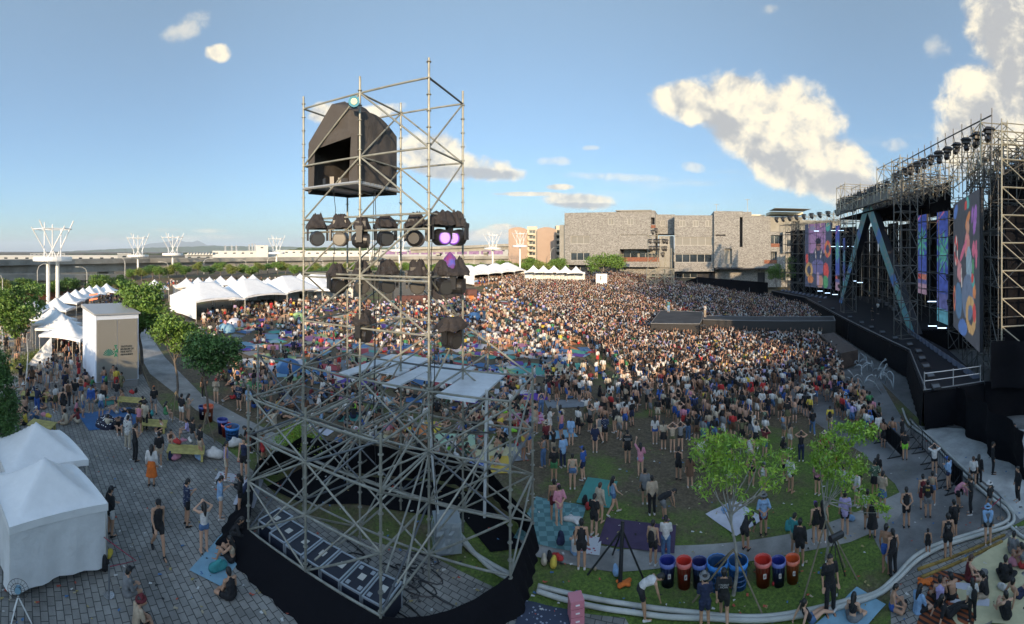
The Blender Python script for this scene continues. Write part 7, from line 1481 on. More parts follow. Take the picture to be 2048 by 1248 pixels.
def bulk(name, pts, label, cat, group=None):
    Vs = []; Fs = []; Cs = []; vo = 0
    for (X, Y, k, a) in pts:
        v_, f_, c_ = TP[k]; s_ = rng.uniform(.93, 1.07)*1.02; ca, sa = math.cos(a), math.sin(a); w_ = v_*s_; n = len(w_)
        Vs.append(np.stack([w_[:, 0]*ca-w_[:, 1]*sa+X, w_[:, 0]*sa+w_[:, 1]*ca+Y, w_[:, 2]+gz(X, Y)], 1)); Fs.append(TF[k]+vo); vo += n
        sk_ = skc_[rng.integers(3)]; t_ = tcol[rng.integers(len(tcol))]; 
        if rng.random() < .24: t_ = sk_*.95
        Cs.append(np.stack([sk_, t_, bcol[rng.integers(len(bcol))], hcol[rng.integers(len(hcol))], shc[rng.integers(3)]])[c_])
    Vs = np.vstack(Vs).astype(np.float32); Fs = np.vstack(Fs); Cs = np.vstack(Cs); me = bpy.data.meshes.new(name); tri = Fs[:, 2] == Fs[:, 3]; Q = Fs[~tri]; T = Fs[tri][:, :3]
    li = np.concatenate([Q.ravel(), T.ravel()]); st = np.concatenate([np.arange(len(Q))*4, len(Q)*4+np.arange(len(T))*3]); tt = np.concatenate([np.full(len(Q), 4), np.full(len(T), 3)])
    me.vertices.add(len(Vs)); me.vertices.foreach_set('co', Vs.ravel()); me.loops.add(len(li)); me.loops.foreach_set('vertex_index', li.astype(np.int32)); me.polygons.add(len(st)); me.polygons.foreach_set('loop_start', st.astype(np.int32)); me.polygons.foreach_set('loop_total', tt.astype(np.int32)); me.update(); me.validate()
    at = me.color_attributes.new('Col', 'FLOAT_COLOR', 'POINT'); at.data.foreach_set('color', np.hstack([Cs, np.ones((len(Cs), 1))]).astype(np.float32).ravel()); me.materials.append(attr_mat('crowd clothing')); return kind(tag(put(name, me), label, cat, group), 'stuff')
crowd = bulk('crowd', cr_pts, 'huge dense festival crowd filling the lawn up to the stage and tents', 'crowd')
NCROWD = len(cr_pts)
# ================================================================ SMALL THINGS
# mats and blankets
def blanket(px_, py, w_, d_, rot, m, label, name='mat', curl=.03, group=None):
    g = G(px_, py); t = MB(); a = random.uniform(0, 9)
    def f(u, v):
        x, y = (u-.5)*w_, (v-.5)*d_; X, Y = x*math.cos(rot)-y*math.sin(rot), x*math.sin(rot)+y*math.cos(rot)
        return (X, Y, gz(g.x+X, g.y+Y)-g.z+.035+curl*max(0, mnoise.noise(Vector((x*2+a, y*2, a)))+.2))
    t.grid(f, 12, 10); o = t.build(name, m, None, True, g); return tag(o, label, 'blanket', group)
def check_mat(name, c1, c2, s=.3):
    m = mat(name, c1, .8); t = m.node_tree; c = mnode(m, 'ShaderNodeTexCoord'); k = mnode(m, 'ShaderNodeTexChecker'); k.inputs['Scale'].default_value = 1/s; k.inputs['Color1'].default_value = (*c1, 1); k.inputs['Color2'].default_value = (*c2, 1); t.links.new(c.outputs['Object'], k.inputs[0]); t.links.new(k.outputs[0], t.nodes['Principled BSDF'].inputs['Base Color']); return m
def spot_mat(name, c1, c2, s, thr=.35):
    m = mat(name, c1, .8); t = m.node_tree; c = mnode(m, 'ShaderNodeTexCoord'); k = mnode(m, 'ShaderNodeTexVoronoi'); k.inputs['Scale'].default_value = s; t.links.new(c.outputs['Object'], k.inputs[0]); r_ = mnode(m, 'ShaderNodeValToRGB'); r_.color_ramp.interpolation = 'CONSTANT'; r_.color_ramp.elements[0].color = (*c2, 1); r_.color_ramp.elements[1].color = (*c1, 1); r_.color_ramp.elements[1].position = thr; t.links.new(k.outputs[0], r_.inputs[0]); t.links.new(r_.outputs[0], t.nodes['Principled BSDF'].inputs['Base Color']); return m
TEALC = check_mat('teal check', (.13,.27,.28), (.07,.17,.18)); MATC = {k: mat('mat '+k, v, .8, var=.15, vscale=2) for k, v in {'teal': (.05,.23,.20), 'purple': (.05,.03,.075), 'violet': (.10,.04,.32), 'white': (.50,.50,.55), 'cream': (.50,.46,.28), 'blue': (.04,.12,.27), 'lightblue': (.20,.36,.46), 'lime': (.35,.50,.20), 'pink': (.50,.20,.34), 'grey': (.18,.20,.22), 'orange': (.60,.20,.06), 'yellow': (.55,.38,.06), 'peach': (.52,.30,.16), 'red': (.38,.04,.05), 'green': (.06,.22,.08)}.items()}
STRP = mat('striped blanket', (.45,.10,.02), .8); t_ = STRP.node_tree; c_ = mnode(STRP, 'ShaderNodeTexCoord'); w_ = mnode(STRP, 'ShaderNodeTexWave'); w_.inputs['Scale'].default_value = 1.6; w_.inputs['Distortion'].default_value = 1.2; t_.links.new(c_.outputs['Object'], w_.inputs[0]); r_ = mnode(STRP, 'ShaderNodeValToRGB'); r_.color_ramp.elements[0].color = (.02,.012,.012,1); r_.color_ramp.elements[1].color = (.24,.06,.015,1); r_.color_ramp.elements[0].position = .35; r_.color_ramp.elements[1].position = .6; t_.links.new(w_.outputs[0], r_.inputs[0]); t_.links.new(r_.outputs[0], t_.nodes['Principled BSDF'].inputs['Base Color'])
PRINT = spot_mat('comic print', (.45,.47,.50), (.30,.08,.10), 5, .3); SPOTP = spot_mat('pink print', (.50,.26,.38), (.35,.04,.14), 3.5, .3); SPOTG = spot_mat('green print', (.36,.50,.34), (.10,.16,.18), 4, .2); NAVP = spot_mat('navy print', (.03,.04,.07), (.25,.28,.34), 7, .25); DOTU = spot_mat('dotted', (.012,.013,.03), (.75,.75,.75), 9, .28)
random.seed(3)
BL_ = [(1105,1045,2.3,3.0,-.35,TEALC,'teal checked mat at the right side of the tower skirt'),(1196,985,1.5,2.3,-.4,MATC['teal'],'plain teal cloth under the standing friends'),(1277,1072,2.9,1.7,-.42,MATC['purple'],'dark purple mat near the black tripod post'),(1470,1035,1.7,1.9,.25,MATC['white'],'white sheet with small things left of the grey hat'),(1183,1092,.7,1.0,-.3,PRINT,'small mat with a colourful comic print'),(449,1110,1.2,2.6,.15,MATC['lightblue'],'pale teal blanket against the tower skirt'),(498,985,.9,2.2,.4,MATC['white'],'white sheet pinned at the tower skirt corner'),(452,955,.9,.7,.4,PRINT,'crumpled printed cloth on the plaza pavers'),
 (222,838,2.6,3.6,-.3,MATC['blue'],'bright blue mat beside the dotted umbrella'),(205,800,2.2,1.2,-.2,MATC['teal'],'teal towel strip beside the kiosk base'),(1900,1215,3.0,1.7,.35,STRP,'orange and black striped blanket'),(1975,1190,3.0,1.9,-.5,MATC['cream'],'cream mat covered with cups and bags'),(2015,1120,2.4,1.7,-.35,MATC['cream'],'pale yellow mat near the yellow line'),(2020,1210,1.6,1.0,.35,MATC['cream'],'small cream mat in the bottom right corner'),(1935,1190,.9,1.5,.4,MATC['white'],'white paper sheet between striped and cream mats'),(1700,1236,2.2,1.2,.1,MATC['lightblue'],'light blue sheet at the bottom edge'),(1090,1240,1.6,1.0,-.3,NAVP,'navy mat with white lettering pattern at the bottom'),
 (1135,808,3.2,1.6,.1,MATC['grey'],'long grey blue mat on the open earth'),(1120,870,1.9,1.1,.2,MATC['lightblue'],'light blue blanket held beside the standing group'),(1015,760,3.2,1.3,0,MATC['lightblue'],'pale blue flat mat right of the deck boards'),(1035,785,3.6,1.2,.05,PRINT,'wide mat with dark print and a small white box'),(1065,795,2.2,1.6,.3,MATC['violet'],'violet mat under the red haired figure'),(955,800,3.0,1.8,-.1,MATC['violet'],'violet mat seen right of the tower leg'),(1010,818,3.2,1.8,.1,SPOTG,'green printed mat with scattered bags'),(1055,838,2.4,1.9,.2,SPOTP,'pink printed mat with a red cup'),(980,832,2.8,1.1,0,MATC['peach'],'peach coloured mat behind the tower'),(820,858,2.0,1.6,.2,MATC['orange'],'orange mat behind the tower braces'),(905,880,2.6,1.5,.1,SPOTG,'lime green printed mat at the tower back'),(860,850,1.3,1.1,0,MATC['yellow'],'yellow mat between the tower poles'),
 (990,905,2.6,1.8,.2,MATC['cream'],'cream mat right behind the black skirt'),(955,930,1.4,1.2,-.2,check_mat('blue check',(.05,.10,.40),(.35,.40,.50),.15),'blue checked cloth at the tower skirt'),(700,835,1.6,1.4,.5,MATC['teal'],'teal mat left behind the tower'),(745,870,2.0,1.2,.2,MATC['cream'],'cream mat by the two white shoes'),(640,860,1.6,1.0,-.1,MATC['white'],'white mat under the low bright tree'),(760,800,2.6,1.4,0,MATC['lightblue'],'light blue mat below the deck boards'),(840,800,2.0,1.3,.2,MATC['blue'],'blue mat below the deck boards'),(700,800,1.6,1.0,.3,MATC['pink'],'pink mat left of the deck boards'),(1000,930,1.0,1.8,.1,MATC['yellow'],'mustard towel right of the cream mat'),(1030,905,1.0,2.0,.2,MATC['grey'],'slate blue towel hanging between people'),
 (1120,712,3.0,1.6,.1,MATC['white'],'white mat in the last sunlit patch'),(1075,700,3.6,2.0,.1,MATC['lightblue'],'light blue mat in the last sunlit patch'),(1095,735,3.0,1.6,.3,MATC['grey'],'grey mat beside the white sunlit mat'),(640,745,2.4,1.6,0,MATC['blue'],'blue mat in front of the distant sitting crowd'),(560,735,3.0,2.0,.2,MATC['white'],'white mat left of the tower top'),(500,770,2.6,1.5,0,MATC['green'],'green mat on the lawn at the left'),(600,800,2.2,1.4,.3,MATC['grey'],'grey mat left of the tower leg'),(930,690,3.0,2.0,0,MATC['violet'],'violet mat in the sunlit crowd right of the tower')]
for q in BL_: blanket(*q[:7])
# crowd blankets further back
pts = []; Vb = MB(); colb = []
pal = [(.5,.5,.55),(.2,.36,.46),(.5,.46,.3),(.04,.15,.34),(.10,.04,.32),(.06,.34,.28),(.5,.2,.34),(.18,.2,.22),(.6,.2,.06),(.3,.45,.2),(.38,.04,.05),(.6,.6,.6)]
polyb = [G(a, b_).xy for a, b_ in [(430,650),(700,605),(1000,590),(1110,640),(1200,720),(1120,760),(560,760),(470,750)]]; xs = [p.x for p in polyb]; ys = [p.y for p in polyb]
for _ in range(900):
    x, y = random.uniform(min(xs), max(xs)), random.uniform(min(ys), max(ys))
    if not inside(x, y, polyb): continue
    w__, d__, a = random.uniform(1.2, 2.6), random.uniform(1, 1.8), random.uniform(0, 3); c = random.choice(pal); z_ = random.uniform(.02, .06)
    def f(u, v): X, Y = (u-.5)*w__, (v-.5)*d__; X, Y = x+X*math.cos(a)-Y*math.sin(a), y+X*math.sin(a)+Y*math.cos(a); return (X, Y, gz(X, Y)+z_)
    Vb.grid(f, 2, 2); colb += [(*(q*.75+.02 for q in c), 1)]*9
Vb.c = colb; kind(tag(Vb.build('picnic_mats', attr_mat('mat colours')), 'countless coloured picnic mats under the sitting crowd on the lawn', 'picnic mats'), 'stuff')
# bags and bundles lying about
def blob(segs, vox=.03): return capsules(segs, vox, 'bag', 10, 1)
BAGM = [blob([((0,0,.12),(.1,0,.22),.16,.10,.8)]), blob([((-.12,0,.1),(.14,.04,.1),.12,.11),((0,0,.2),(.05,0,.24),.07,.05)]), blob([((-.2,0,.07),(.2,.1,.07),.08,.09),((-.1,.15,.06),(.2,-.1,.08),.08,.06)]), blob([((0,0,.14),(0,0,.34),.15,.12,.7),((0,.1,.12),(0,.12,.2),.08,.07)])]
for m in BAGM: m.materials.clear(); m.materials.append(MATS['white paint'])
BN = ['bag', 'bag', 'crumpled_cloth', 'backpack']
def bag(px_, py, k, col, label, s=1.0, group='bags and bundles on the mats'):
    o = put(BN[k], BAGM[k], None, G(px_, py, .03), random.uniform(0, 6)); o.scale = (s,)*3; omat(o, CM[col]); return tag(o, label, BN[k].replace('_', ' '), group)
for q in [(1170,1010,3,'black','black rucksack lying on the teal cloth'),(1176,1018,0,'red','red and blue pouch on the teal cloth',1.1),(1122,1090,3,'navy','navy rucksack on the corner of the checked mat',1.2),(1144,1045,2,'white','white bag on a folding chair beside the checked mat',1.4),(1088,1128,0,'cream','white tub on the grass strip by the tower'),(1100,1122,0,'black','black pouch on the grass strip by the tower'),(1108,1130,1,'yellow','yellow duffel on the grass strip by the tower',1.1),(1114,1120,1,'red','red pouch behind the yellow duffel'),(1248,1168,2,'orange','crumpled orange paper bag at the black post'),(1232,1150,0,'light blue','blue plastic bag at the black post'),(1455,1022,2,'light blue','blue and white bags on the white sheet',1.1),(1575,1062,3,'teal','teal shopping bag held at the right',1.0),(208,1142,3,'black','black sack hanging at the nearest tent corner',1.2),(218,1112,1,'yellow','yellow and orange water toy on the black sack',.9),(436,1142,1,'teal','knotted teal plastic bag on the pale blanket',1.4),(352,918,1,'pink','pink cloth heap under the slatted bench',1.3),(340,920,3,'navy','navy backpack under the slatted bench'),(490,990,0,'navy','dark blue basket on the pinned white sheet',1.5),(430,915,1,'white','clear bag of rubbish by the blue basket bin',2.0),(470,892,1,'white','second clear rubbish bag behind the first one',1.8),(398,918,1,'light blue','pale plastic bags by the beige shorts',1.2),
 (1148,948,0,'white','white cool bag at the standing group',1.4),(1045,780,0,'white','white toy-like box on the dark printed mat',1.4),(1005,818,3,'black','black rucksack on the green printed mat'),(1012,826,1,'lime','lime green bag on the green printed mat'),(1000,848,0,'yellow','yellow round bag behind the tower',1.3),(1035,778,0,'yellow','yellow sack on the grey mat',1.2),(1077,830,0,'red','small red cup bag on the pink mat',.7),(1958,1190,2,'black','black camera and straps on the cream mat'),(2005,1180,1,'white','white bag in the bottom right corner',.9),(1700,1050-10,1,'light blue','blue bag at the feet under the right crown'),(1970,1150,0,'grey','grey pouch beside the cross-legged figure',.8),(1850,1165,2,'orange','orange wrap beside the striped blanket'),(2035,1130,1,'pink','pink inflatable ring bag at the right edge',1.5),(1190,1140,0,'beige','paper cup standing on the grass strip',.45),(1547,1170,0,'red','red white paper cup before the blue bin',.45),(1068,1120,0,'light blue','blue bottle on the path edge',.5)]:
    bag(*q)
random.seed(44)
for k in range(60):
    x, y = random.uniform(560, 1090), random.uniform(775, 925); c = random.choice(['black', 'navy', 'white', 'pink', 'light blue', 'red', 'yellow', 'grey', 'cream', 'lime', 'orange', 'blue'])
    bag(x, y, random.randrange(4), c, 'small %s bundle lying on the mats behind the tower' % c, random.uniform(.7, 1.1), '%s bundles behind the tower' % c)
# bins
def bin_(px_, py, w_, h_, col, lab, basket=False, sticker=True, bag_=(.05,.16,.45)):
    g = G(px_, py); r = math.hypot(g.x, g.y); rd = w_/2/F*r; hh = h_/F*r*.92; t = empty('bin', lab, 'bin', g, -(px_-CX)/F, 'coloured round bins'); m = mat('bin '+col, {'blue': (.012,.02,.16), 'red': (.45,.03,.02), 'orange': (.50,.08,.02), 'navy': (.01,.014,.08), 'basket': (.012,.05,.13)}[col], .4)
    mb = MB(); mb.lathe([(0, .02), (rd*.78, .02), (rd*.80, 0), (rd*.97, hh*.93), (rd*1.04, hh*.94), (rd*1.05, hh), (rd*.97, hh), (rd*.90, hh*.9), (rd*.76, .06), (0, .06)], n=24); mb.build('body', m, t, True)
    mb = MB(); 
    def f(u, v): a = 2*PI*u; rr = rd*(1.07 if v < .3 else (1.0 if v < .6 else .9))*(1+.02*math.sin(a*13)); return (rr*math.cos(a), rr*math.sin(a), hh*(.86 if v < .1 else (1.015 if v < .6 else .6))+.01*math.sin(a*17))
    mb.grid(f, 40, 6); mb.build('bin_liner', mat('liner '+col, {'blue': (.10,.13,.35), 'red': (.50,.12,.10), 'orange': (.55,.14,.08), 'navy': (.08,.12,.32), 'basket': (.03,.20,.55)}[col], .35), t, True)
    if sticker and not basket: mb = MB(); a = -PI/2+.25; mb.add([(rd*.93*math.cos(a+s)*1.0, rd*.93*math.sin(a+s), z) for s, z in ((-.2, hh*.42), (.2, hh*.42), (.2, hh*.62), (-.2, hh*.62))], [(0, 1, 2, 3)]); s_ = mb.build('sticker', LBL, t); mb = MB(); mb.add([(rd*.945*math.cos(a+s), rd*.945*math.sin(a+s), z) for s, z in ((-.1, hh*.47), (.08, hh*.47), (.08, hh*.57), (-.1, hh*.57))], [(0, 1, 2, 3)]); mb.build('print', mat('sticker print', (.25,.12,.12), .7), s_)
    if basket:
        mb = MB()
        for k in range(28): a = 2*PI*k/28; mb.tube((rd*.81*math.cos(a), rd*.81*math.sin(a), 0), (rd*1.0*math.cos(a), rd*1.0*math.sin(a), hh*.93), .012, 4)
        for z in (.2, .4, .6, .8): mb.path([((rd*.81+rd*.17*z+.01)*math.cos(2*PI*k/28), (rd*.81+rd*.17*z+.01)*math.sin(2*PI*k/28), hh*z) for k in range(29)], .014, 4)
        mb.build('lattice', mat('basket rib', (.02,.08,.22), .4), t)
for q in [(1335,1168,31,52,'blue','tall blue bin, leftmost of the row on the lawn'),(1368,1172,30,56,'red','red bin between the two left blue bins'),(1399,1172,30,54,'navy','navy blue bin left of the dark basket'),(1435,1175,40,58,'basket','dark round basket with bright blue liner, left one',True),(1476,1172,38,56,'basket','dark round basket with bright blue liner, behind the tree trunk',True),(1526,1168,33,54,'red','red bin right of the tree trunk'),(1557,1168,28,52,'blue','blue bin between the red and the orange bin'),(1585,1162,28,50,'orange','orange bin, rightmost of the row'),
          (404,838,14,28,'navy','navy bin under the shaded tree'),(417,842,20,34,'orange','orange bin touching the shaded tree trunk'),(445,866,21,30,'blue','blue bin left of the small red bin'),(453,872,21,26,'red','small red bin before the blue basket'),(464,880,28,30,'basket','light blue basket bin near the clear rubbish bags',True),(499,900,14,36,'orange','orange bin beside the bending figure'),(522,905,11,36,'blue','slim blue bin right behind the tower leg')]: bin_(*q)
# benches
WOODY = mat('yellow timber', (.42,.36,.12), .7, var=.3, vscale=3)
def bench(px_, py, w_, rz, label):
    g = G(px_, py); t = empty('bench', label, 'bench', g, rz, 'slatted yellow timber benches'); mb = MB()
    for k in range(7): mb.box((0, -.42+.14*k, .42), (w_, .11, .05))
    mb.build('seat', WOODY, t)
    for sx in (-1, 1):
        for sy in (-1, 1): mb = MB(); mb.box((sx*(w_/2-.12), sy*.38, .2), (.12, .12, .39)); mb.build('leg', WOODY, t)
bench(372,915,1.9,R(38),'slatted yellow bench piled with pink and white clothes'); bench(308,860,1.5,R(38),'slatted yellow bench carrying bottles and a green pack'); bench(262,812,1.8,R(38),'slatted yellow bench with picnic boxes by the kiosk'); bench(84,862,1.5,R(40),'slatted yellow bench with toys behind the corner tents'); bench(70,800,1.9,R(55),'slatted yellow bench on the sunny steps side')
for q in [(365,902,2,'pink','heap of pink clothes on the bench'),(380,900,1,'white','round white printed bag on the bench'),(355,904,1,'red','red cloth on the bench end'),(304,846,0,'teal','teal bottles pack on the middle bench'),(264,800,1,'red','red picnic box on the kiosk bench'),(272,798,0,'black','black box on the kiosk bench'),(88,848,1,'pink','pink inflatable toy on the left bench'),(96,850,1,'yellow','yellow inflatable toy on the left bench')]:
    o = bag(*q); o.location.z += .45
# umbrella
g = G(213,852); t = empty('umbrella', 'dark umbrella with white dots opened on the blue mat', 'umbrella', g, .4); t.rotation_euler = (R(50), 0, .6); mb = MB(); n = 8
mb.lathe([(.01, .38), (.25, .33), (.48, .2), (.62, 0)], (0, 0, .25), n*3); mb.build('canopy', DOTU, t); mb = MB(); mb.tube((0, 0, -.3), (0, 0, .65), .012, 6); mb.build('shaft', BPLAS, t)
def dome(px_, py, s, m, label, name='pop_up_tent', cat='tent'):
    g = G(px_, py); mb = MB(); mb.lathe([(s, 0), (s*.93, s*.35), (s*.7, s*.66), (s*.35, s*.85), (.02, s*.9)], (0, 0, 0), 14); return tag(mb.build(name, m, None, True, g), label, cat)
dome(948,640,1.3,MATC['blue'],'bright blue pop up tent right of the tower pole'); dome(964,636,1.3,mat('dark blue', (.02,.05,.10), .7),'dark blue pop up tent beside the bright blue one'); dome(452,663,1.2,MATC['lightblue'],'pale blue parasol before the second marquee'); dome(470,652,1.2,MATC['white'],'white pop up tent below the marquees'); dome(740,634,1.1,MATC['white'],'white pop up tent seen between the tower poles'); dome(745,640,.7,MATC['red'],'red pop up shade touching the white pop up tent'); dome(577,742,1.2,MATC['blue'],'blue pop up shade left of the tower'); dome(596,640,1.2,MATC['lime'],'pale green parasol before the marquees'); dome(573,645,1.3,MATC['peach'],'peach parasol before the marquees')
dome(1087,682,1.0,MATC['cream'],'cream inflatable lying in the sunlit patch'); dome(1010,650,1.1,mat('dark green', (.03,.07,.06), .7),'dark green umbrella in the sunlit crowd')
# white hoses
HOSE = mat('white hose', (.42,.43,.40), .6, var=.25, vscale=1)
def hose(pts, r, label, grp, up=.0): 
    W_ = [G(a, b_) for a, b_ in pts]; out = []
    for i in range(len(W_)-1):
        for k in range(6):
            u = k/6; p0, p1, p2, p3 = W_[max(i-1, 0)], W_[i], W_[i+1], W_[min(i+2, len(W_)-1)]; p = .5*((2*p1)+(p2-p0)*u+(2*p0-5*p1+4*p2-p3)*u*u+(3*p1-p0-3*p2+p3)*u**3); p.z = gz(p.x, p.y)+r+.03+up; out.append(p)
    out.append(W_[-1]+Vector((0, 0, r+.03+up))); mb = MB(); mb.path(out, r, 8); return tag(mb.build('hose', HOSE, None, True), label, 'hose', grp)
hose([(1076,1178),(1140,1194),(1210,1208),(1280,1219),(1380,1231),(1440,1238),(1530,1240),(1620,1226),(1700,1206),(1752,1192),(1790,1160),(1830,1118),(1880,1092),(1950,1070),(2005,1052),(2018,1038),(2008,1020),(1975,995),(1930,955),(1895,920),(1868,893),(1845,872),(1828,860),(1815,846),(1805,820)], .075, 'outer white hose curving along the grass edge up to the barrier', 'white hoses')
hose([(1074,1188),(1130,1206),(1200,1222),(1270,1232),(1330,1240),(1420,1244),(1530,1247),(1625,1233),(1710,1212),(1765,1190),(1800,1160),(1838,1124),(1886,1098),(1955,1076),(2015,1058),(2028,1040),(2015,1016),(1980,988),(1936,948),(1900,914),(1873,887),(1850,868),(1833,856),(1821,842)], .075, 'inner white hose lying beside the outer one', 'white hoses')
hose([(2015,1050),(2030,1065),(2050,1082)], .06, 'short white hose end at the right edge', 'white hoses'); hose([(900,1060),(940,1105),(975,1130),(1020,1155)], .08, 'thick white pipe inside the tower skirt', 'pipes inside the skirt'); hose([(915,1065),(950,1112),(985,1145),(1015,1162)], .07, 'second white pipe inside the tower skirt', 'pipes inside the skirt')
# yellow edged channel
YEL = mat('yellow edge paint', (.26,.17,.04), .8, var=.6, vscale=3)
for a, c, lab in (((1835,1142),(2010,1072),'yellow painted kerb beside the white hoses'),((1842,1158),(2005,1085),'second yellow kerb beside the drain channel')):
    A, B2 = G(*a), G(*c); mb = MB(); d = B2-A; n = 18
    for k in range(n): p = A.lerp(B2, (k+.5)/n)-A; mb.box((p.x, p.y, gz(A.x+p.x, A.y+p.y)-A.z+.06), (d.length/n*.93, .10, .06), math.atan2(d.y, d.x))
    tag(mb.build('kerb', YEL, None, loc=A), lab, 'kerb')
# crowd barriers
BARM = mat('black steel', (.015,.016,.018), .5, .3)
def barrier(A, B2, label, cloth_=False, grp='black barriers along the wet path'):
    A, B2 = Vector(A), Vector(B2); d = B2-A; L = d.length; t = empty('barrier', label, 'barrier', A, math.atan2(d.y, d.x), grp); mb = MB(); h = 1.15; dz = (B2.z-A.z)/max(L, .1); q = lambda x, z: (x, 0, z+dz*x)
    for z in (.15, h): mb.tube(q(0, z), q(L, z), .03, 5)
    for x in (0, L): mb.tube(q(x, 0), q(x, h), .03, 5)
    n = max(3, int(L/.22))
    for k in range(1, n): mb.tube(q(L*k/n, .15), q(L*k/n, h), .014, 4)
    mb.build('frame', BARM, t)
    for x in (.3, L-.3): mb = MB(); mb.box((x, -.35, dz*x+.03), (.08, .9, .05)); mb.tube((x, -.7, dz*x+.05), (x, 0, dz*x+.8), .02, 4); mb.build('foot', BARM, t)
    if cloth_: mb = MB(); mb.panel(q(.02, .1), q(L-.02, .1), q(L-.02, h), q(.02, h), -.02); mb.build('cloth_panel', BLACKF, t)
bp = [(1822,872),(1845,900),(1872,930),(1900,965),(1925,990)]
for k in range(4): barrier(G(*bp[k]), G(*bp[k+1]), '%s black barred barrier from the stage corner' % ordn(k), k == 3)
bp = [(1672,775),(1700,806),(1735,842),(1768,880),(1805,918)]
for k in range(4): barrier(G(*bp[k]), G(*bp[k+1]), '%s cloth backed barrier from the stage pit' % ordn(k), True)
# rope posts
CHR = mat('chrome', (.5,.5,.5), .2, .9)
def post(px_, py, label):
    g = G(px_, py); t = empty('rope_post', label, 'post', g, 0, 'chrome rope posts'); mb = MB(); mb.lathe([(0, .03), (.17, .03), (.17, 0), (.0, 0)], n=20); mb.build('base', CHR, t); mb = MB(); mb.tube((0, 0, .03), (0, 0, .95), .03, 10); mb.build('pole', mat('grey post', (.12,.13,.14), .4), t)
    return g
a = post(218,1192,'chrome rope post beside the nearest tent'); c = post(1963,1060,'chrome rope post left of the grey hoodie'); d = post(2001,1038,'chrome rope post right of the white hat'); mb = MB(); mb.path([c+Vector((0, 0, .9)), (c+d)/2+Vector((0, 0, .75)), d+Vector((0, 0, .9))], .02, 5); tag(mb.build('rope', mat('red belt', (.25,.02,.05), .8)), 'red belt strung between the two right rope posts', 'rope')
mb = MB(); mb.path([a+Vector((0, 0, .9)), a+Vector((.1, 1.0, .7)), Vector((-11.45, 8.2, gz(-11.4, 8.2)+1.2))], .015, 5); tag(mb.build('rope', mat('red belt', (.25,.02,.05), .8)), 'thin red belt from the nearest tent to the rope post', 'rope')
# fan bottom left
g = G(45,1262); t = empty('fan', 'round blue hubbed floor fan on a white stand in the bottom left corner', 'fan', (g.x-.3, g.y, g.z), 1.0); mb = MB()
for rr in (.1, .2, .3): mb.path([(rr*math.cos(2*PI*k/20), -.05 if rr < .25 else 0, .95+rr*math.sin(2*PI*k/20)) for k in range(21)], .008, 4)
for k in range(16): a = 2*PI*k/16; mb.tube((0, -.06, .95), (.3*math.cos(a), 0, .95+.3*math.sin(a)), .005, 3)
mb.build('cage', BPLAS, t); mb = MB(); mb.tube((0, -.08, .95), (0, .05, .95), .09, 12); mb.build('hub', MATC['lightblue'], t); mb = MB()
for k in range(3): a = 2*PI*k/3; mb.tube((0, 0, .75), (.4*math.cos(a), .4*math.sin(a), 0), .02, 6)
mb.build('stand', WHITE, t)
# black tree stake post, stakes at the young trees
g = G(1240,1175); mb = MB(); mb.tube((0, 0, 0), (.25, .6, 1.8), .075, 8, .065)
for (x_, y_) in ((1175,1150),(1290,1165),(1225,1110)): p = G(x_, y_)-g; mb.tube(p, (.2, .5, 1.6), .035, 6)
tag(mb.build('tree_stake', BARM, None, loc=g), 'black wrapped post with three slanting stakes on the grass strip', 'post')
for (cx_, cy_, pts_) in ((1467,1190,[(1410,1150),(1530,1240),(1500,1130),(1385,1205)]),(1652,1120,[(1606,1200),(1690,1135),(1715,1160)]),(352,830,[(330,825),(375,838),(345,845)]),(412,880,[(400,895),(430,885)]),(280,760,[(262,770),(300,775)])):
    g = G(cx_, cy_)
    for p_ in pts_: p = G(*p_)-g; mb = MB(); mb.tube(p, (0, 0, 1.5), .03, 6); tag(mb.build('stake', mat('bamboo', (.16,.13,.08), .8), None, loc=g), 'slanting pole propping up a young tree', 'stake', 'props of the young trees')
# tangled pale tubes before the stage
PT = mat('pale tubing', (.30,.33,.34), .5)
for k, (x_, y_) in enumerate([(1715,735),(1735,745),(1755,760),(1770,770),(1725,755),(1748,775),(1700,725),(1762,790),(1590,625),(1610,640),(1625,650),(1600,650)]):
    g = G(x_, y_); random.seed(60+k); pts = [Vector((0, 0, .1))]
    for a in range(9): pts.append(pts[-1]+Vector((random.uniform(-1, 1), random.uniform(-1, 1), 0))*.9); pts[-1].z = random.uniform(.1, 1.3)
    mb = MB(); sm = []
    for i in range(len(pts)-1):
        for j in range(4): sm.append(pts[i].lerp(pts[i+1], j/4)+Vector((0, 0, .25*math.sin(PI*j/4))))
    mb.path(sm, .05, 6); tag(mb.build('tubing', PT, None, True, g), 'tangled pale tubing lying in the pit before the stage', 'tubing', 'tangled pale tubing in the stage pit')
# brown platform in the pit
a = [Z(1640,668,1.0), Z(1668,664,1.0), Z(1716,698,1.0), Z(1682,706,1.0)]; mb = MB(); mb.prism([p.xy-a[0].xy for p in a], -.6, .95); tag(mb.build('platform', mat('scuffed brown board', (.08,.06,.05), .6, var=.4, vscale=2), None, loc=(a[0].x, a[0].y, 0)), 'scuffed brown platform in the pit below the runway', 'platform')
mb = MB()
for (x_, y_, r_) in ((1660, 660, 40),): pass
# pink storage box bottom
g = G(1152,1240); t = empty('storage_box', 'stack of pink translucent drawers on the bottom pavers', 'box', g, .1)
for k in range(3): mb = MB(); mb.box((0, 0, .12+.24*k), (.42, .4, .22)); o = mb.build('drawer', mat('pink plastic', (.50,.18,.22), .4), t); mb = MB(); mb.box((0, -.21, .12+.24*k), (.12, .02, .03)); mb.build('handle', WHITE, o)
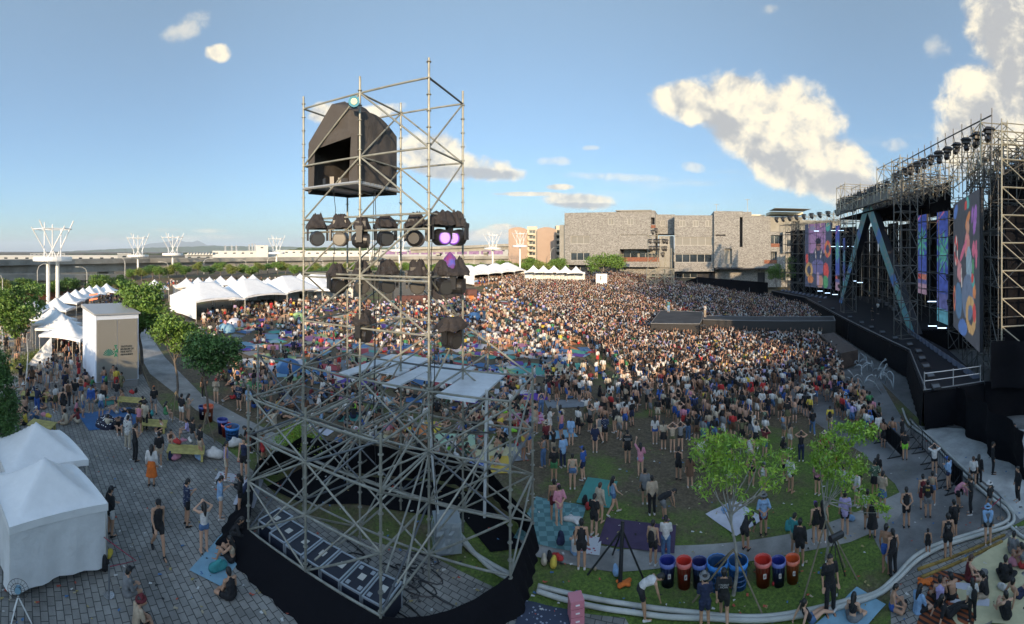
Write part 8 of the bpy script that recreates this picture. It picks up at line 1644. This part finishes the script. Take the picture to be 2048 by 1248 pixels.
# tent shop stuff: counter, red lights, hanging cloth
g = G(140,705); mb = MB(); mb.box((0, 0, .5), (3.2, .7, 1.0)); mb.box((0, 0, 1.03), (3.3, .8, .05)); o = mb.build('counter', BLACKF, None, loc=g); o.rotation_euler = (0, 0, R(28)); tag(o, 'black covered counter in the front alley tent', 'counter')
g = G(80,742); mb = MB(); cloth(mb, (-1.2, 0, .4), (1.0, .3, .2), (1.0, .2, 3.0), (-.2, 0, 1.6), 12, 10, .18, 3); o = mb.build('loose_cloth', CANV2, None, True, g); o.rotation_euler = (0, 0, R(40)); tag(o, 'loose white tent cloth sagging beside the front alley tent', 'cloth')
for k in range(2):
    a, c = (P(180, 590, 60), P(194, 588, 66)); t = empty('lantern_string', ['upper string of glowing red lanterns on the alley tents', 'lower string of glowing red lanterns on the alley tents'][k], 'lanterns', a)
    for j in range(12): p = a.lerp(c, j/11)-a; mb = MB(); mb.lathe([(.03, -.12), (.1, -.06), (.1, .06), (.03, .12)], (p.x, p.y, p.z-.7*k), 8); mb.build('lantern', mat('lantern', (.6,.1,.05), .5, emit=(1, .25, .1), es=1.0), t)
# stone steps at the left
STEP = mat('pale step stone', (.34,.32,.26), .9, var=.3, vscale=2)
for k in range(11):
    a, c = G(-4+1.5*k*.2, 800-13*k), G(58-1.2*k, 790-12*k); a.z = c.z = 0; d = c-a; mb = MB(); m_ = a.lerp(c, .5); n = 5
    for j in range(n): p = a.lerp(c, (j+.5)/n)-m_; mb.box((p.x, p.y, gz(m_.x, m_.y)+.06), (d.length/n*.96, .5, .1), math.atan2(d.y, d.x))
    tag(mb.build('step', STEP, None, loc=m_), 'broad pale stone slab step between the trees at the left', 'step', 'pale stone steps at the left')
for k, pts in enumerate([[(52,790),(56,730),(52,668)],[(0,735),(6,700),(4,668)]]):
    W_ = [G(*p) for p in pts]; mb = MB(); mb.path([p+Vector((0, 0, 1.0)) for p in W_], .05, 6); mb.path([p+Vector((0, 0, .5)) for p in W_], .035, 5)
    for p in W_: mb.tube(p, p+Vector((0, 0, 1.0)), .05, 6)
    tag(mb.build('handrail', LAMPM), ['right pale handrail of the stone steps', 'left pale handrail of the stone steps'][k], 'handrail')
# parked car, earth bank
g = onground(137, 92); t = empty('parked_car', 'white car on the road under the viaduct at the left', 'car', g, R(60)); mb = MB(); mb.box((0, 0, .65), (4.4, 1.8, .7)); mb.box((0, 0, 1.2), (2.6, 1.6, .5), taper=.8); mb.build('body', WHITE, t); mb = MB(); mb.box((0, 0, 1.2), (2.4, 1.66, .3), taper=.9); mb.build('window', GLASS, t)
for sx in (-1, 1):
    for sy in (-1, 1): mb = MB(); mb.tube((sx*1.4, sy*.75, .33), (sx*1.4, sy*.95, .33), .33, 14); mb.build('wheel', BPLAS, t)
W0_, W1_ = onground(60, 89), onground(230, 98); d = W1_-W0_; mb = MB(); mb.box((0, 0, .7), (d.length*1.2, .3, 1.6), 0); o = mb.build('low_wall', mat('red earth wall', (.20,.085,.05), .9, var=.3, vscale=.3), None, loc=(W0_+W1_)/2); o.rotation_euler = (0, 0, math.atan2(d.y, d.x)); tag(o, 'long low red brown wall below the viaduct at the left', 'wall')
# tripod camera figure near the bottom right
g = G(1665,1170); t = empty('speaker_stand', 'black device on a tripod beside the right staked tree', 'tripod', g); mb = MB(); mb.tube((-.1, 0, 1.6), (.45, 0, 1.55), .12, 10); mb.build('device', BPLAS, t)
for k in range(3): mb = MB(); a = 2*PI*k/3; mb.tube((.1, 0, 1.5), (.1+.5*math.cos(a), .5*math.sin(a), 0), .02, 5); mb.build('leg', BPLAS, t)
# building behind the viewpoint (casts the long shade over the near lawn)
bl = empty('building', 'plain concrete building standing behind the viewpoint and shading the near lawn', 'building', (0, -8, 0)); CW = mat('facade concrete', (.35,.34,.32), .85)
for (x0_, x1_, y0_, y1_, h_) in BLOCKS: mb = MB(); mb.box(((x0_+x1_)/2, (y0_+y1_)/2+8, h_/2-1), (x1_-x0_, y1_-y0_, h_+2)); mb.build('wing', CW, bl)

# litter trodden into the lawn and the paving
random.seed(91); L_ = MB(); lc = []
for _ in range(1100):
    x_, y_ = random.uniform(0, 2048), random.uniform(700, 1248)
    p = G(x_, y_); s_ = random.uniform(.02, .07); a = random.uniform(0, 6); c = random.choice([(.5, .5, .48), (.5, .5, .48), (.35, .3, .2), (.4, .08, .05), (.06, .15, .3), (.02, .02, .02), (.3, .25, .1)]); ca, sa = math.cos(a), math.sin(a)
    L_.quad(*[(p.x+(u*ca-v*sa)*s_, p.y+(u*sa+v*ca)*s_, gz(p.x, p.y)+.034+h) for u, v, h in ((-1, -.6, 0), (1, -.6, .02), (1, .6, .01), (-1, .6, .02))]); lc += [(*c, 1)]*4
L_.c = lc; kind(tag(L_.build('litter', attr_mat('litter colours')), 'scattered scraps and cups of litter on the lawn and paving', 'litter'), 'stuff')
